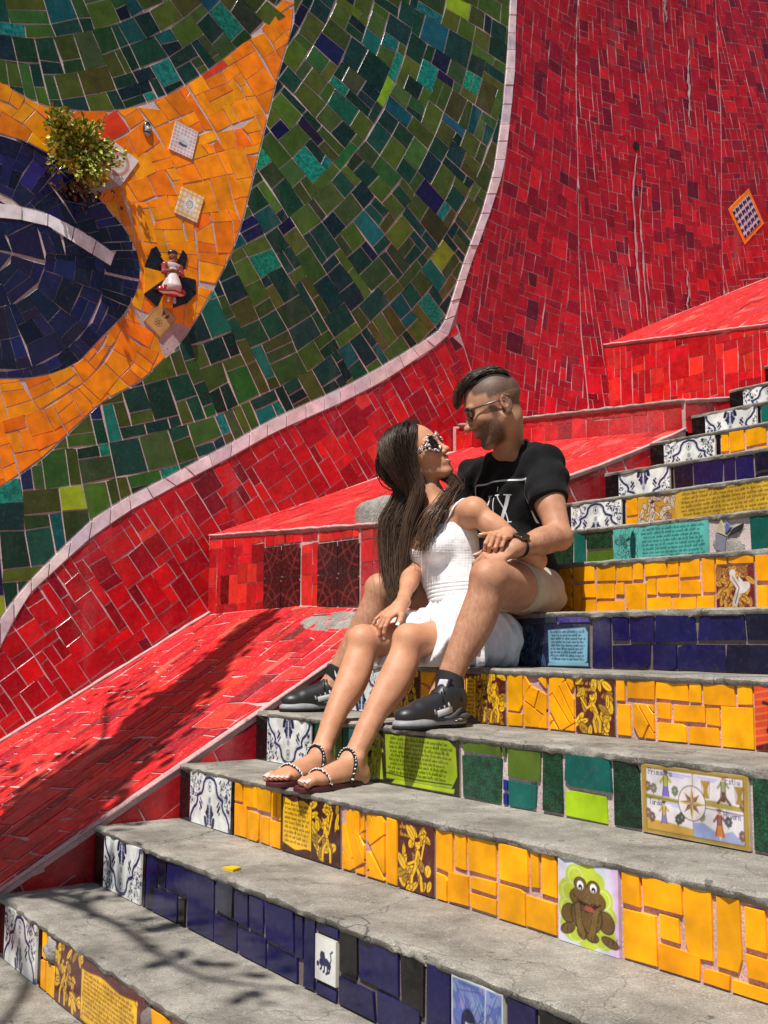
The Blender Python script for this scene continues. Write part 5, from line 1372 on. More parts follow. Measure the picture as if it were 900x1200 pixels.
def cloth_mat(name, col, rough=.85, weave=900, str_=.35, sheen=.2, use_attr=False):
    m, nt, b = new_mat(name)
    c = attr(nt) if use_attr else None
    vary = ramp(nt, noise(nt, 30, 4), [(.3, .88), (.7, 1.08)])
    c = mixc(nt, 1.0, c if use_attr else col, vary, 'MULTIPLY')
    nt.links.new(c, b.inputs['Base Color'])
    b.inputs['Roughness'].default_value = rough; b.inputs['Sheen Weight'].default_value = sheen
    b.inputs['Specular IOR Level'].default_value = .2
    p = bump(nt, b, noise(nt, weave, 2), str_, .0006)
    p = bump(nt, b, noise(nt, 34, 3, .5, None, .6), .45, .005, p)
    bump(nt, b, noise(nt, 9, 3, .5, None, 1.2), .5, .014, p)
    return m
M['tee'] = cloth_mat('black_cotton', (.006, .006, .007), sheen=.03)
M['khaki'] = cloth_mat('khaki_cotton', (.50, .42, .31))
M['dress'] = cloth_mat('white_cotton', (.80, .79, .80), sheen=.1)
M['print'] = plain_mat('white_print', (.72, .72, .72), .7, .2)
M['black_soft'] = plain_mat('black_fabric', (.010, .010, .012), .8, .3, bumps=(700, .3, .0006))
M['black_leather'] = plain_mat('black_leather', (.018, .018, .020), .42, .5, bumps=(160, .25, .001))
M['dark_leather'] = plain_mat('charcoal_suede', (.085, .085, .090), .6, .4, bumps=(300, .3, .0008))
M['grey_rubber'] = plain_mat('grey_rubber', (.27, .27, .28), .55, .4, bumps=(200, .2, .0006))
M['light_patch'] = plain_mat('pale_grey_patch', (.50, .50, .52), .5, .4)
M['glass_dark'] = plain_mat('dark_lens', (.012, .011, .012), .05, .8, coat=.5)
M['metal_dark'] = plain_mat('dark_metal', (.10, .09, .08), .3, .5, metal=.8)
M['metal_pale'] = plain_mat('pale_metal', (.55, .50, .42), .25, .5, metal=.9)
M['nail'] = plain_mat('nail_varnish', (.72, .50, .46), .2, .5)
M['nail_pale'] = plain_mat('pale_nail', (.78, .70, .68), .18, .5)
M['nail_m'] = plain_mat('bare_nail', (.55, .33, .27), .35, .5)
def hair_mat(name, rough=.33):
    m, nt, b = new_mat(name)
    nt.links.new(attr(nt), b.inputs['Base Color'])
    b.inputs['Roughness'].default_value = rough; b.inputs['Specular IOR Level'].default_value = .4
    return m
M['hair'] = hair_mat('hair', .36)
M['hair_base'] = hair_mat('hair_base', .85)
# ------------------------------------------------------------------ the man
HS = 1.06
MO = (.60, 1.64, .911)
m_f = unit(V(-.56, -.74, -.41)); m_C = V(.571, 1.495, 1.648)
hp, ears, mL, (m_s, m_fw, m_u) = head(m_C, m_f, V(0, 0, 1), HS, 'm')
C7 = V(.47, 1.67, 1.525)
shN = V(.672, 1.635, 1.430); elN = V(.800, 1.585, 1.172); wrN = V(.836, 1.350, 1.116)
shF = V(.270, 1.655, 1.430); elF = V(.085, 1.56, 1.16); wrF = V(.130, 1.415, 1.105)
hipN = V(.615, 1.645, .985); knN = V(.860, 1.225, 1.012); anN = V(.835, 1.055, .650)
hipF = V(.40, 1.66, .985); knF = V(.125, 1.32, 1.005); anF = V(.045, 1.145, .650)
gm = []
torso = [ell(V(.48, 1.66, 1.30), V(.165, .105, .18)), ell(V(.50, 1.655, 1.06), V(.15, .11, .16), k=.04), ell(V(.51, 1.655, .99), V(.165, .12, .085), k=.03)]
neck = [cone(V(.485, 1.635, 1.48), mL(0, -.026, -.06), .058, .047, .03), cone(C7, mL(0, -.044, -.03), .045, .040, .03), cone(V(.48, 1.645, 1.485), shN+V(-.05, 0, .01), .05, .045, .04), cone(V(.46, 1.655, 1.485), shF+V(.05, 0, .01), .05, .045, .04)]
gm.append((0, torso)); gm.append((.04, neck)); gm.append((.018, hp)); gm += ears
def arm(sh, el, wr, s=1.0, bulge=None):
    a = unit(el-sh); b = unit(wr-el); d = bulge if bulge is not None else V(0, -.3, -1)
    R1 = np.array([np.cross(a, V(0, 0, 1)), a, np.cross(np.cross(a, V(0, 0, 1)), a)]); R1 = np.array([unit(r) for r in R1])
    R2 = np.array([unit(np.cross(b, V(0, 0, 1))), b, unit(np.cross(np.cross(b, V(0, 0, 1)), b))])
    return [ball(sh, .058*s), cone(sh, el, .050*s, .041*s), ell(sh+a*.13*s+unit(b)*.012, s*V(.046, .075, .046), R1, .02), cone(el, wr, .041*s, .0275*s, .012), ell(el+b*.075*s, s*V(.042, .085, .043), R2, .02), ball(el-a*.0+unit(a-b)*.008, .036*s, .02)]
gm.append((.010, arm(shN, elN, wrN, 1.08))); gm.append((.010, arm(shF, elF, wrF, 1.05)))
def leg(hip, kn, an, s=1.0, calf=V(0, 1, -.1)):
    a = unit(kn-hip); b = unit(an-kn); back = unit(calf-np.dot(calf, b)*b); x = np.cross(b, back)
    R1 = np.array([unit(np.cross(a, V(0, 0, 1))), a, unit(np.cross(np.cross(a, V(0, 0, 1)), a))]); R2 = np.array([x, b, back])
    Lb = np.linalg.norm(an-kn)
    return [cone(hip, kn, .088*s, .056*s, .02), ell(hip+a*.17*s, s*V(.080, .16, .080), R1, .03), ell(kn-back*.010*s+a*.012, s*V(.046, .050, .048), R2, .02), cone(kn, an, .050*s, .034*s, .02),
            ell(kn+b*Lb*.32+back*.022*s, s*V(.048, .125, .045), R2, .03), ell(kn+b*Lb*.10-back*.022*s, s*V(.022, .03, .016), R2, .02), cone(kn+b*Lb*.12-back*.030*s, kn+b*Lb*.8-back*.016*s, .014*s, .012*s, .025), ball(an+x*.030*s, .012*s, .014), ball(an-x*.030*s, .012*s, .014), cone(an, an+back*.03*s-V(0, 0, .05*s), .026*s, .026*s, .02)]
gm.append((.03, leg(hipN, knN, anN, 1.08) + [cone(anN, anN+V(.01, -.10, -.082), .034, .024, .02)]))
gm.append((.03, leg(hipF, knF, anF, 1.04) + [cone(anF, anF+V(-.01, -.10, -.082), .034, .024, .02)]))
# near hand lies on his knee; her hand is laid over it
hN_f = unit(V(-.22, -.84, -.36)); hgN, tipsN = hand(wrN+unit(wrN-elN)*.012, hN_f, V(.42, -.30, .86), [(30, 38, 22), (34, 40, 24), (36, 42, 26), (34, 40, 24)], 1.04, side=1, thumb=(38, 20, 20))
hgF, tipsF = hand(wrF+unit(wrF-elF)*.01, unit(V(.05, -.70, -.55)), V(.45, -.50, .70), [(20, 26, 15), (22, 30, 18), (24, 32, 18), (24, 30, 18)], 1.04, side=-1, thumb=(38, 18, 15))
gm += hgN + hgF
def bb(tips, wr, m=.02):
    P = np.array([t[0] for t in tips]+[wr]); return P.min(0)-m, P.max(0)+m
def headbox(L, s): 
    P = np.array([L(x, y, z) for x in (-.1, .1) for y in (-.13, .13) for z in (-.13, .135)]); return P.min(0), P.max(0)
fine = [(*headbox(mL, 1), .0026), (*bb(tipsN, wrN+V(0, -.02, 0)), .0022), (*bb(tipsF, wrF), .0026)]
v, f = volume_mesh(gm, .0052, fine=fine)
SK = V(.47, .245, .150)
col = np.tile(SK, (len(v), 1))
loc = (v-m_C)@np.array([m_s, m_fw, m_u]).T/HS            # head-local coordinates
inh = (np.abs(loc) < .16).all(1)
fuzz = np.array([fbm(p[0], p[1], p[2], 330) for p in v[inh]])
x, y, z = loc[inh].T
hair_line = np.clip((z-(.040+.25*np.clip(y-.02, 0, 1)))/.012, 0, 1)*np.clip((.062-y)/.012, 0, 1)
backh = np.clip((-.005-y)/.02, 0, 1)*np.clip((z+.055)/.03, 0, 1)
side_ = np.clip((.022-y)/.012, 0, 1)*np.clip((z-.012)/.018, 0, 1)
m_ = np.maximum(np.maximum(hair_line, backh*.75), side_)*(.80+.22*fuzz)
c = mixcol(col[inh], np.clip(m_*1.15, 0, .93), (.075, .048, .038))
beard = np.clip((-.030-z-np.clip(y-.085, 0, 1)*1.5)/.014, 0, 1)*np.clip((y+.004)/.02, 0, 1)*np.clip((z+.125)/.015, 0, 1)
mouth = np.exp(-((x/.024)**2+((z+.060)/.009)**2))*np.clip((y-.075)/.01, 0, 1)
mous = np.exp(-((x/.028)**2+((z+.046)/.006)**2))*np.clip((y-.07)/.01, 0, 1)
burn = np.clip((.02-np.abs(y-.012))/.012, 0, 1)*np.clip((.02-z)/.02, 0, 1)*np.clip((z+.06)/.02, 0, 1)
c = mixcol(c, np.clip(np.maximum(np.maximum(beard, mous), burn)*(1-mouth)*(.85+.35*fuzz), 0, 1)*.93, (.060, .030, .020))
c = mixcol(c, mouth*.6, (.42, .12, .10))
c = mixcol(c, near(v[inh], mL(0, .108, -.03), .03)*.25, (.62, .22, .16)); c = mixcol(c, near(v[inh], mL(.08, -.008, 0), .035)*.3, (.62, .22, .17)); c = mixcol(c, near(v[inh], mL(-.08, -.008, 0), .035)*.3, (.62, .22, .17))
brow = np.exp(-(((np.abs(x)-.030)/.017)**2+((z-.027)/.0045)**2))*np.clip((y-.06)/.01, 0, 1); c = mixcol(c, brow*.85, (.05, .03, .02))
col[inh] = c
# leg and forearm hair: faint darker mottling
for a, b in ((knN, anN), (knF, anF), (elN, wrN)):
    d = unit(b-a); t = (v-a)@d; L_ = np.linalg.norm(b-a); r = np.linalg.norm(v-a-t[:, None]*d, axis=1)
    k = (t > .03) & (t < L_) & (r < .085)
    fz = np.array([fbm(p[0]*3, p[1]*3, p[2]*.7, 55) for p in v[k]]); col[k] = mixcol(col[k], np.clip(.18+.55*fz, 0, .5), (.24, .12, .07))
col = mixcol(col, near(v, knN, .06)*.25, (.58, .24, .17)); col = mixcol(col, near(v, elN, .05)*.2, (.58, .24, .17))
man = mk('person', v, f, M['skin'], None, col, True, org=MO)
props(man, 'man in black tee and khaki shorts sitting behind, looking down at the woman', 'person')
nails(tipsN+tipsF, 'fingernail', M['nail_m'], man, MO)

# short swept top hair
def strands(guides, n, name, parent, org, base, seed, rad=.0011, spread=.006, ns=3, jit=.25, tone_var=.3, root_shared=True, rag=.12):
    """hair locks: guides are (k,3) polylines; strands blend neighbouring guides"""
    r = np.random.default_rng(seed); G = np.array(guides); k = G.shape[1]; mbv = []; mbf = []; mbc = []; off = 0
    ang = np.arange(ns)*2*math.pi/ns
    for i in range(n):
        g_ = r.uniform(0, len(G)-1.001); a = int(g_); t = g_-a
        P = G[a]*(1-t)+G[a+1]*t
        o = r.normal(0, spread, 3); wv = r.normal(0, spread*.35, (4, 3)); tt = np.linspace(0, 1, k)
        P = P+o*np.linspace(.35, 1, k)[:, None]+sum(wv[q][None]*np.sin(tt*math.pi*(q+1))[:, None] for q in range(4))
        cut = int(k*(1-r.uniform(0, rag))); P = P[:max(4, cut)]
        T = np.gradient(P, axis=0); T /= np.linalg.norm(T, axis=1)[:, None]+1e-9
        A = unit(r.normal(0, 1, 3)); B1 = np.cross(T, A); B1 /= np.linalg.norm(B1, axis=1)[:, None]+1e-9; B2 = np.cross(T, B1)
        rr = rad*r.uniform(.7, 1.5)*np.linspace(1, 1, len(P)); rr[-3:] *= np.array((.8, .5, .15))
        vv = P[:, None]+rr[:, None, None]*(np.cos(ang)[None, :, None]*B1[:, None]+np.sin(ang)[None, :, None]*B2[:, None])
        m_ = len(P); idx = np.arange(m_*ns).reshape(m_, ns)+off
        q = np.stack([idx[:-1], np.roll(idx[:-1], -1, 1), np.roll(idx[1:], -1, 1), idx[1:]], -1).reshape(-1, 4)
        c = np.array(base[0])*(1-(tt[:m_, None]))+np.array(base[1])*tt[:m_, None]; c = c*r.uniform(1-tone_var, 1+tone_var)  # root to tip colour, the whole strand scaled by a random tone
        mbv.append(vv.reshape(-1, 3)); mbf.append(q); mbc.append(np.repeat(c, ns, 0)); off += m_*ns
    return mk(name, np.vstack(mbv), np.vstack(mbf), M['hair'], parent, np.vstack(mbc), True, org=org)
cap = [(0, [ell(mL(0, -.012, .044), HS*V(.073, .094, .084), np.array([m_s, m_fw, m_u]), .01), ell(mL(-.006, .052, .088), HS*V(.052, .050, .028), np.array([m_s, m_fw, m_u]), .02), cutp(mL(0, 0, .078), -(m_u*.93-m_fw*.30), .004), cutp(mL(-.048 if False else .05, 0, .08), m_s, .004), cutp(mL(-.055, 0, .08), -m_s, .004)])]
v, f = volume_mesh(cap, .0035)
hair = mk('hair', v, f, M['hair_base'], man, V(.016, .010, .008), True, org=MO)
G = []
for q in np.linspace(-1, 1, 12):
    X0 = q*.050
    pts = [(X0*.9, -.085, .085), (X0, -.045, .125-.012*q*q), (X0, .015, .134-.012*q*q), (X0*1.0, .062, .122-.01*q*q), (X0*.95+.004, .094, .088), (X0*.85+.006, .110, .066+.01*q), (X0*.7+.010, .117, .042+.016*abs(q))]
    P = np.array([mL(*p) for p in pts]); t = np.linspace(0, 6, 16); i = np.minimum(t.astype(int), 5); fr = (t-i)[:, None]
    G.append(P[i]*(1-fr)+P[i+1]*fr)
strands(G, 1100, 'hair_lock', hair, MO, ((.026, .016, .011), (.055, .034, .022)), 3, rad=.0012, spread=.0055, rag=.5)

strands(G, 260, 'hair_lock', hair, MO, ((.030, .019, .013), (.070, .044, .028)), 23, rad=.0006, spread=.010, rag=.6)
# black tee
def folds(dirs, amp, freq, seed=0, mask=None):
    def post(F, ax):
        X = ax[0][:, None, None]; Y = ax[1][None, :, None]; Zg = ax[2][None, None, :]
        w = 0
        for i, (d, fr, a) in enumerate(dirs):
            w = w+a*np.sin((X*d[0]+Y*d[1]+Zg*d[2])*fr+seed+i*1.7+1.6*np.sin((X*d[1]-Y*d[2]+Zg*d[0])*fr*.35+i))
        if mask is not None: w = w*mask(X, Y, Zg)
        return (F+w).astype(np.float32)
    return post
aN = unit(elN-shN); aF = unit(elF-shF)
tee = [(0, [ell(V(.48, 1.655, 1.32), V(.195, .128, .180), k=.03), ell(V(.50, 1.65, 1.10), V(.175, .130, .16), k=.04), ell(V(.515, 1.65, .985), V(.185, .140, .085), k=.04),
            cone(V(.48, 1.65, 1.490), shN+V(-.015, 0, .010), .062, .068, .035), cone(V(.47, 1.655, 1.485), shF+V(.015, 0, .010), .062, .068, .035), cone(V(.475, 1.65, 1.495), V(.485, 1.635, 1.53), .079, .074, .02),
            cutp(V(.485, 1.635, 1.530), V(-.05, -.36, .93), .004)]),
       (.025, [cone(shN, shN+aN*.155, .076, .074, .02), cutp(shN+aN*.150, aN, .003)]), (.025, [cone(shF, shF+aF*.155, .074, .072, .02), cutp(shF+aF*.150, aF, .003)])]
v, f = volume_mesh(tee, .005, post=folds([(V(.5, .3, 1), 34, .0066), (V(-.8, .2, .9), 47, .0056), (V(.9, .1, -.5), 72, .0034)], 1, 1, 2))
shirt = mk('shirt', v, f, M['tee'], man, None, True, org=MO)
# printed frame and letters, laid on the cloth
shirt_bvh = BVHTree.FromPolygons([tuple(p) for p in v], [tuple(int(i) for i in q) for q in f])
ch_o = V(.522, 1.40, 1.320); ch_x = unit(V(-1, -.06, 0)); ch_z = unit(V(.05, .12, 1)); ch_n = unit(np.cross(ch_x, ch_z)); ch_n = ch_n if ch_n[1] < 0 else -ch_n
def decal(polys, name, bvh, parent, mat, o, xx, zz, nn, org, step=.008, lift=.0012):
    mb = MB()
    for (pts, w) in polys:
        pts = np.array(pts, float)
        P = []
        for a, b in zip(pts[:-1], pts[1:]):
            n = max(1, int(np.linalg.norm(b-a)/step)); P += [a+(b-a)*i/n for i in range(n)]
        P.append(pts[-1]); P = np.array(P); T = np.gradient(P, axis=0); T /= np.linalg.norm(T, axis=1)[:, None]+1e-9; N_ = np.stack([-T[:, 1], T[:, 0]], 1)
        rows = []
        for s_ in (-.5, 0, .5):
            row = []
            for p in P+N_*w*s_:
                src = o+xx*p[0]+zz*p[1]+nn*.25; hit = bvh.ray_cast(Vector(src), Vector(-nn))
                q = np.array(hit[0])+nn*lift if hit[0] is not None else None
                row.append(q)
            rows.append(row)
        m_ = len(P); ok = [all(r[i] is not None for r in rows) for i in range(m_)]
        idx = {}; vs = []
        for r_ in range(3):
            for i in range(m_):
                if ok[i]: idx[(r_, i)] = len(vs); vs.append(rows[r_][i])
        fs = [(idx[(r_, i)], idx[(r_, i+1)], idx[(r_+1, i+1)], idx[(r_+1, i)]) for r_ in range(2) for i in range(m_-1) if ok[i] and ok[i+1]]
        if fs: mb.add(vs, fs)
    return mb.build(name, mat, parent, smooth=True, org=org)
fr_ = [([(-.145, .085), (.115, .085)], .006), ([(-.145, .087), (-.145, -.16)], .006), ([(.115, .087), (.115, -.16)], .006)]
lt_ = [([(a*.72-.025, b*.72+.01) for a, b in p], w*.58) for p, w in [([(-.055, .03), (-.005, -.10)], .020), ([(.0, .03), (-.052, -.10)], .007), ([(-.070, .032), (-.035, .032)], .006), ([(-.012, .032), (.016, .032)], .006), ([(-.07, -.10), (-.035, -.10)], .006),
       ([(.055, .03), (.055, -.10)], .013), ([(.04, .032), (.07, .032)], .006), ([(.005, .075), (.005, .05)], .006), ([(.02, .02), (.02, -.16)], .005)]]
decal(fr_+lt_, 'shirt_print', shirt_bvh, shirt, M['print'], ch_o, ch_x, ch_z, ch_n, MO)
# khaki shorts
tN = unit(knN-hipN); tF = unit(knF-hipF)
sh_ = [(0, [ell(V(.51, 1.66, .985), V(.185, .135, .085), k=.03), ell(V(.51, 1.70, .965), V(.17, .11, .07), k=.03)]),
       (.03, [cone(hipN, hipN+tN*.32, .102, .092, .03), cutp(hipN+tN*.265, unit(tN+V(.25, 0, -.2)), .004)]), (.03, [cone(hipF, hipF+tF*.27, .100, .098, .03), cutp(hipF+tF*.25, tF, .004)])]
sh_.append((0, [ball(V(.5, 1.66, .99), .01)]))
v, f = volume_mesh(sh_, .005, post=lambda F, ax: np.maximum(folds([(V(.9, .2, .6), 70, .0022), (V(.3, .9, -.5), 45, .0030)], 1, 1)(F, ax), .913-ax[2][None, None, :]).astype(np.float32))
shorts = mk('shorts', v, f, M['khaki'], man, None, True, org=MO)
# hem ring
def ring_pts(c, ax_, r, n=40, rz=1.0):
    a = unit(np.cross(ax_, V(0, 0, 1))); b = np.cross(ax_, a); t = np.linspace(0, 2*math.pi, n)
    return np.array([c+r*(math.cos(q)*a+rz*math.sin(q)*b) for q in t])
# shoes
def shoe(name, heel, dirv, parent, org, s=1.0, side=1):
    """black sneaker: y towards the toe"""
    y = unit(V(dirv[0], dirv[1], 0)); z = V(0, 0, 1); x = np.cross(y, z)*side; R_ = np.array([x, y, z])
    L = lambda a, b, c: np.asarray(heel)+s*(a*x+b*y+c*z)
    up = [(0, [ell(L(0, .050, .072), s*V(.036, .050, .060), R_, .02), cone(L(0, .035, .075), L(0, .19, .048), s*.038, s*.036, .02), ell(L(0, .225, .040), s*V(.043, .060, .034), R_, .02), ell(L(0, .13, .045), s*V(.040, .10, .042), R_, .02), cone(L(0, .07, .090), L(0, .19, .052), s*.037, s*.034, .015), cone(L(0, .03, .100), L(0, .085, .108), s*.033, s*.030, .015),
              cone(L(0, .045, .15), L(0, .05, .09), s*.026, s*.024, .006, '-'), cutp(L(0, 0, .020), -z, .003)])]
    v, f = volume_mesh(up, .0035); sh = mk(name, v, f, M['black_leather'], parent, None, True, org=org)
    so = [(0, [ell(L(0, .055, .018), s*V(.042, .060, .030), R_, .02), ell(L(0, .215, .016), s*V(.050, .078, .026), R_, .02), cone(L(0, .06, .016), L(0, .22, .014), s*.033, s*.034, .02), cutp(L(0, 0, .029), unit(z-.06*y), .002), cutp(L(0, 0, .009), -z, .002)])]
    v, f = volume_mesh(so, .0035); mk('midsole', v, f, M['grey_rubber'], sh, None, True, org=org)
    so = [(0, [ell(L(0, .055, .010), s*V(.043, .062, .030), R_, .02), ell(L(0, .217, .010), s*V(.051, .080, .026), R_, .02), cone(L(0, .06, .010), L(0, .22, .010), s*.034, s*.035, .02), cutp(L(0, 0, .0105), z, .001), cutp(L(0, 0, .0), -z, .001)])]
    v, f = volume_mesh(so, .0035); mk('outsole', v, f, M['black_soft'], sh, None, True, org=org)
    # heel window
    for q in (-1, 1):
        v, f = tube_vf([L(q*.0415, .03, .021), L(q*.043, .055, .021), L(q*.041, .075, .021)], s*.006, 8, flat=.7); mk('heel_window', v, f, M['metal_dark'], sh, None, True, org=org)
    # overlays
    mud = [(0, [ell(L(0, .225, .037), s*V(.0445, .0615, .031), R_, .02), cone(L(0, .03, .035), L(0, .22, .030), s*.041, s*.040, .02), cutp(L(0, 0, .048), unit(z+.12*y), .002), cutp(L(0, 0, .026), -z, .002)])]
    v, f = volume_mesh(mud, .0035); mk('mudguard', v, f, M['dark_leather'], sh, None, True, org=org)
    for q in (-1, 1):
        for j in range(4):
            b = .105+.021*j; c = .098-.010*j
            v, f = tube_vf([L(q*.034, b, .090-.005*j), L(q*.0405, b-.004, .074-.005*j), L(q*.0430, b-.010, .058-.004*j)], s*.0052, 8, flat=.45, up=tuple(x)); mk('eyelet_tab', v, f, M['light_patch'], sh, None, True, org=org)
        v, f = tube_vf([L(q*.0405, .088, .058), L(q*.0425, .120, .052), L(q*.0425, .152, .046)], s*.011, 8, flat=.35, up=tuple(x)); mk('eyelet_panel', v, f, M['light_patch'], sh, None, True, org=org)
        # curved side stripe
        pts = [L(q*.0445, .125, .034), L(q*.0440, .10, .032), L(q*.0430, .075, .040), L(q*.0400, .045, .062), L(q*.0385, .025, .080)]
        v, f = tube_vf(pts, [s*.002, s*.007, s*.008, s*.005, s*.001], 8, flat=.35, up=tuple(x)); mk('side_stripe', v, f, M['dark_leather'], sh, None, True, org=org)
    mb = MB()
    for j in range(6):
        b = .098+.019*j; c = .119-.0105*j
        for q in (-1, 1):
            v, f = tube_vf([L(q*.026, b, c-.016), L(q*.014, b+.006, c-.001), L(-q*.004, b+.012, c+.001), L(-q*.022, b+.017, c-.014)], s*.0034, 6); mb.add(v, f)
    for q in (-1, 1):
        v, f = tube_vf([L(0, .092, .120), L(q*.016, .102, .124), L(q*.030, .11, .112), L(q*.025, .105, .104), L(q*.008, .094, .118)], s*.003, 6); mb.add(v, f)
        v, f = tube_vf([L(0, .094, .120), L(q*.022, .115, .112), L(q*.042, .125, .085)], s*.0028, 6); mb.add(v, f)
    mb.build('laces', M['black_soft'], sh, smooth=True, org=org)
    tg = [(0, [rbox(L(0, .083, .130), s*V(.022, .004, .024), np.array([x, unit(y*.9+z*.45), unit(z*.9-y*.45)]), .003)])]
    v, f = volume_mesh(tg, .0025); mk('tongue', v, f, M['black_soft'], sh, None, True, org=org)
    R2 = np.array([x, unit(y*.9+z*.45), unit(z*.9-y*.45)])
    tg = [(0, [rbox(L(0, .088, .136), s*V(.017, .003, .014), R2, .002)])]
    v, f = volume_mesh(tg, .002); mk('tongue_label', v, f, M['light_patch'], sh, None, True, org=org)
    return sh, L, R_
heelN = V(.880, 1.095, .542+.014); heelF = V(.058, 1.215, .542+.014)
shoeN, LN, _ = shoe('shoe', heelN, V(.10, -1, 0), man, MO, .94)
shoeF, LF, _ = shoe('shoe', heelF, V(-.14, -1, 0), man, MO, .94)
def swoosh(c, ax_len, ax_up, nrm, s, parent, org, name='tick_mark'):
    """a curved tick"""
    t = np.linspace(0, 1, 14); xs = -1+2*t; lo_ = .55*(xs+.62)**2-.34; lo_[:4] = np.array((.12, -.08, -.22, -.32)); hi_ = np.interp(xs, [-1, -.8, -.5, 1], [.14, .02, -.02, lo_[-1]+.02]); hi_[0] = .14; lo_[0] = .1
    vs = []
    for a, b, c_ in zip(xs, lo_, hi_):
        for q in (b, max(b+.005, c_)): vs.append(np.asarray(c)+s*(a*ax_len+q*ax_up)+nrm*.0)
    f_ = [(2*i, 2*i+2, 2*i+3, 2*i+1) for i in range(len(t)-1)]
    return mk(name, vs, f_, M['print'], parent, org=org)
for an, kn, L, nm in ((anN, knN, LN, 0), (anF, knF, LF, 1)):
    d = unit(kn-an); sk = [(0, [cone(L(0, .048, .085), an+d*.060, .040, .0415, .01), cone(L(0, .085, .085), an+d*.03, .030, .036, .02), cutp(an+d*.068, d, .003)])]
    v, f = volume_mesh(sk, .0035); sock = mk('sock', v, f, M['black_soft'], man, None, True, org=MO)
    cN = unit(V(.75, -.45, 0)); cu = unit(d-np.dot(d, cN)*cN); cx = np.cross(cu, cN)
    swoosh(an+d*.035+cN*.0425, -cx, cu, cN, .017, sock, MO)
# sunglasses
def glasses(L, ax_, s, parent, org, ornate=False):
    sd, f_, u_ = ax_; fr = None
    mt = M['metal_pale'] if ornate else M['black_leather']
    def rimpts(q, rx, rz, n=22): return [L(q*(.033)+rx*math.cos(a), .097-.010*abs((q*.033+rx*math.cos(a))/.06)**2*1.5-.0, .008+rz*math.sin(a)) for a in np.linspace(0, 2*math.pi, n)]
    rx, rz = (.0300, .0290) if ornate else (.0265, .0225)
    g0 = MB()
    v, f = tube_vf([L(-.009, .0965, .012), L(0, .099, .015), L(.009, .0965, .012)], s*.0022, 6); g0.add(v, f)
    for q in (-1, 1):
        v, f = tube_vf(rimpts(q, rx, rz), s*(.0034 if ornate else .0023), 6, cap=False); g0.add(v, f)
    gl = g0.build('sunglasses', mt, parent, smooth=True, org=org)
    for q in (-1, 1):
        P = rimpts(q, rx*.96, rz*.96); c = L(q*.033, .0985, .008); n = len(P)-1
        v = [c]+P[:n]; f = [(0, 1+i, 1+(i+1) % n) for i in range(n)]
        mk('lens', v, f, M['glass_dark'], gl, None, True, org=org)
        tp = [L(q*.059, .088, .014), L(q*.071, .070, .014), L(q*.077, .03, .010), L(q*.0795, -.008, .006), L(q*.077, -.03, -.006)]
        v, f = tube_vf(tp, s*(.0022), 6, flat=1.6); mk('temple', v, f, M['metal_dark'] if not ornate else mt, gl, None, True, org=org)
    return gl
glasses(mL, (m_s, m_fw, m_u), HS, man, MO)
# watch, thin bracelet, ring
wd = unit(wrN-elN); wp = wrN-wd*.028; side_w = unit(V(.42, -.30, .86)-np.dot(V(.42, -.30, .86), wd)*wd); wx = np.cross(wd, side_w)
P = [wp+.0315*(math.cos(a)*side_w+math.sin(a)*wx) for a in np.linspace(0, 2*math.pi, 26)]
v, f = tube_vf(P, .010, 8, cap=False, flat=.25, up=tuple(wd)); 
watch = mk('watch_strap', *tube_vf(P, .0032, 8, cap=False), M['black_soft'], man, None, True, org=MO)
for dd in (-.007, .007): mk('strap_edge', *tube_vf([p+wd*dd for p in P], .0034, 8, cap=False), M['black_soft'], watch, None, True, org=MO)
wc = wp+side_w*.037
v, f = volume_mesh([(0, [rbox(wc, V(.016, .019, .0045), np.array([wx, wd, side_w]), .004)])], .0022); mk('watch_case', v, f, M['metal_dark'], watch, None, True, org=MO)
v, f = volume_mesh([(0, [rbox(wc+side_w*.0075, V(.014, .017, .001), np.array([wx, wd, side_w]), .0012)])], .0018); mk('watch_face', v, f, M['glass_dark'], watch, None, True, org=MO)
# ------------------------------------------------------------------ the woman
WO = (.56, 1.40, .728)
w_f = unit(V(.82, .34, .42)); w_up = unit(V(-.36, -.50, .78)); WS = 1.04
w_C = V(.352, 1.315, 1.480)
hp, ears, wL, (w_s, w_fw, w_u) = head(w_C, w_f, w_up, WS, 'f')
shN_ = V(.602, 1.372, 1.262); elN_ = V(.768, 1.505, 1.090); wrN_ = V(.802, 1.350, 1.166)
shF_ = V(.262, 1.335, 1.245); elF_ = V(.375, 1.275, 1.055); wrF_ = V(.515, 1.125, .935)
hipN_ = V(.635, 1.405, .815); knN_ = V(.668, 1.055, .815); anN_ = V(.715, .805, .462)
hipF_ = V(.465, 1.40, .815); knF_ = V(.452, 1.020, .812); anF_ = V(.540, .800, .470)
gw = []
chest = V(.435, 1.375, 1.17); waist = V(.475, 1.385, 1.02); pelv = V(.55, 1.40, .84)
trunk = [ell(chest, V(.140, .090, .135), k=.03), ell(V(.44, 1.38, 1.10), V(.125, .085, .12), k=.04), ell(waist, V(.110, .080, .10), k=.05), ell(pelv, V(.155, .115, .10), k=.05), cone(V(.30, 1.35, 1.265), V(.57, 1.38, 1.265), .036, .036, .05), ball(shN_, .050, .04), ball(shF_, .046, .04)]
for q in (-1, 1): trunk.append(ell(chest+V(q*.062, -.070, -.03), V(.056, .052, .055), k=.03))
for e_, s_ in ((shN_, 1), (shF_, -1)): trunk.append(cone(V(.42+.02*s_, 1.325, 1.262), e_+V(-s_*.02, -.03, .015), .010, .009, .02))
nk = [cone(V(.415, 1.375, 1.27), wL(0, -.028, -.055), .046, .044, .03), cone(V(.41, 1.39, 1.27), wL(0, -.05, -.01), .042, .05, .03), cone(V(.42, 1.335, 1.275), wL(.02, .02, -.07), .012, .012, .03)]
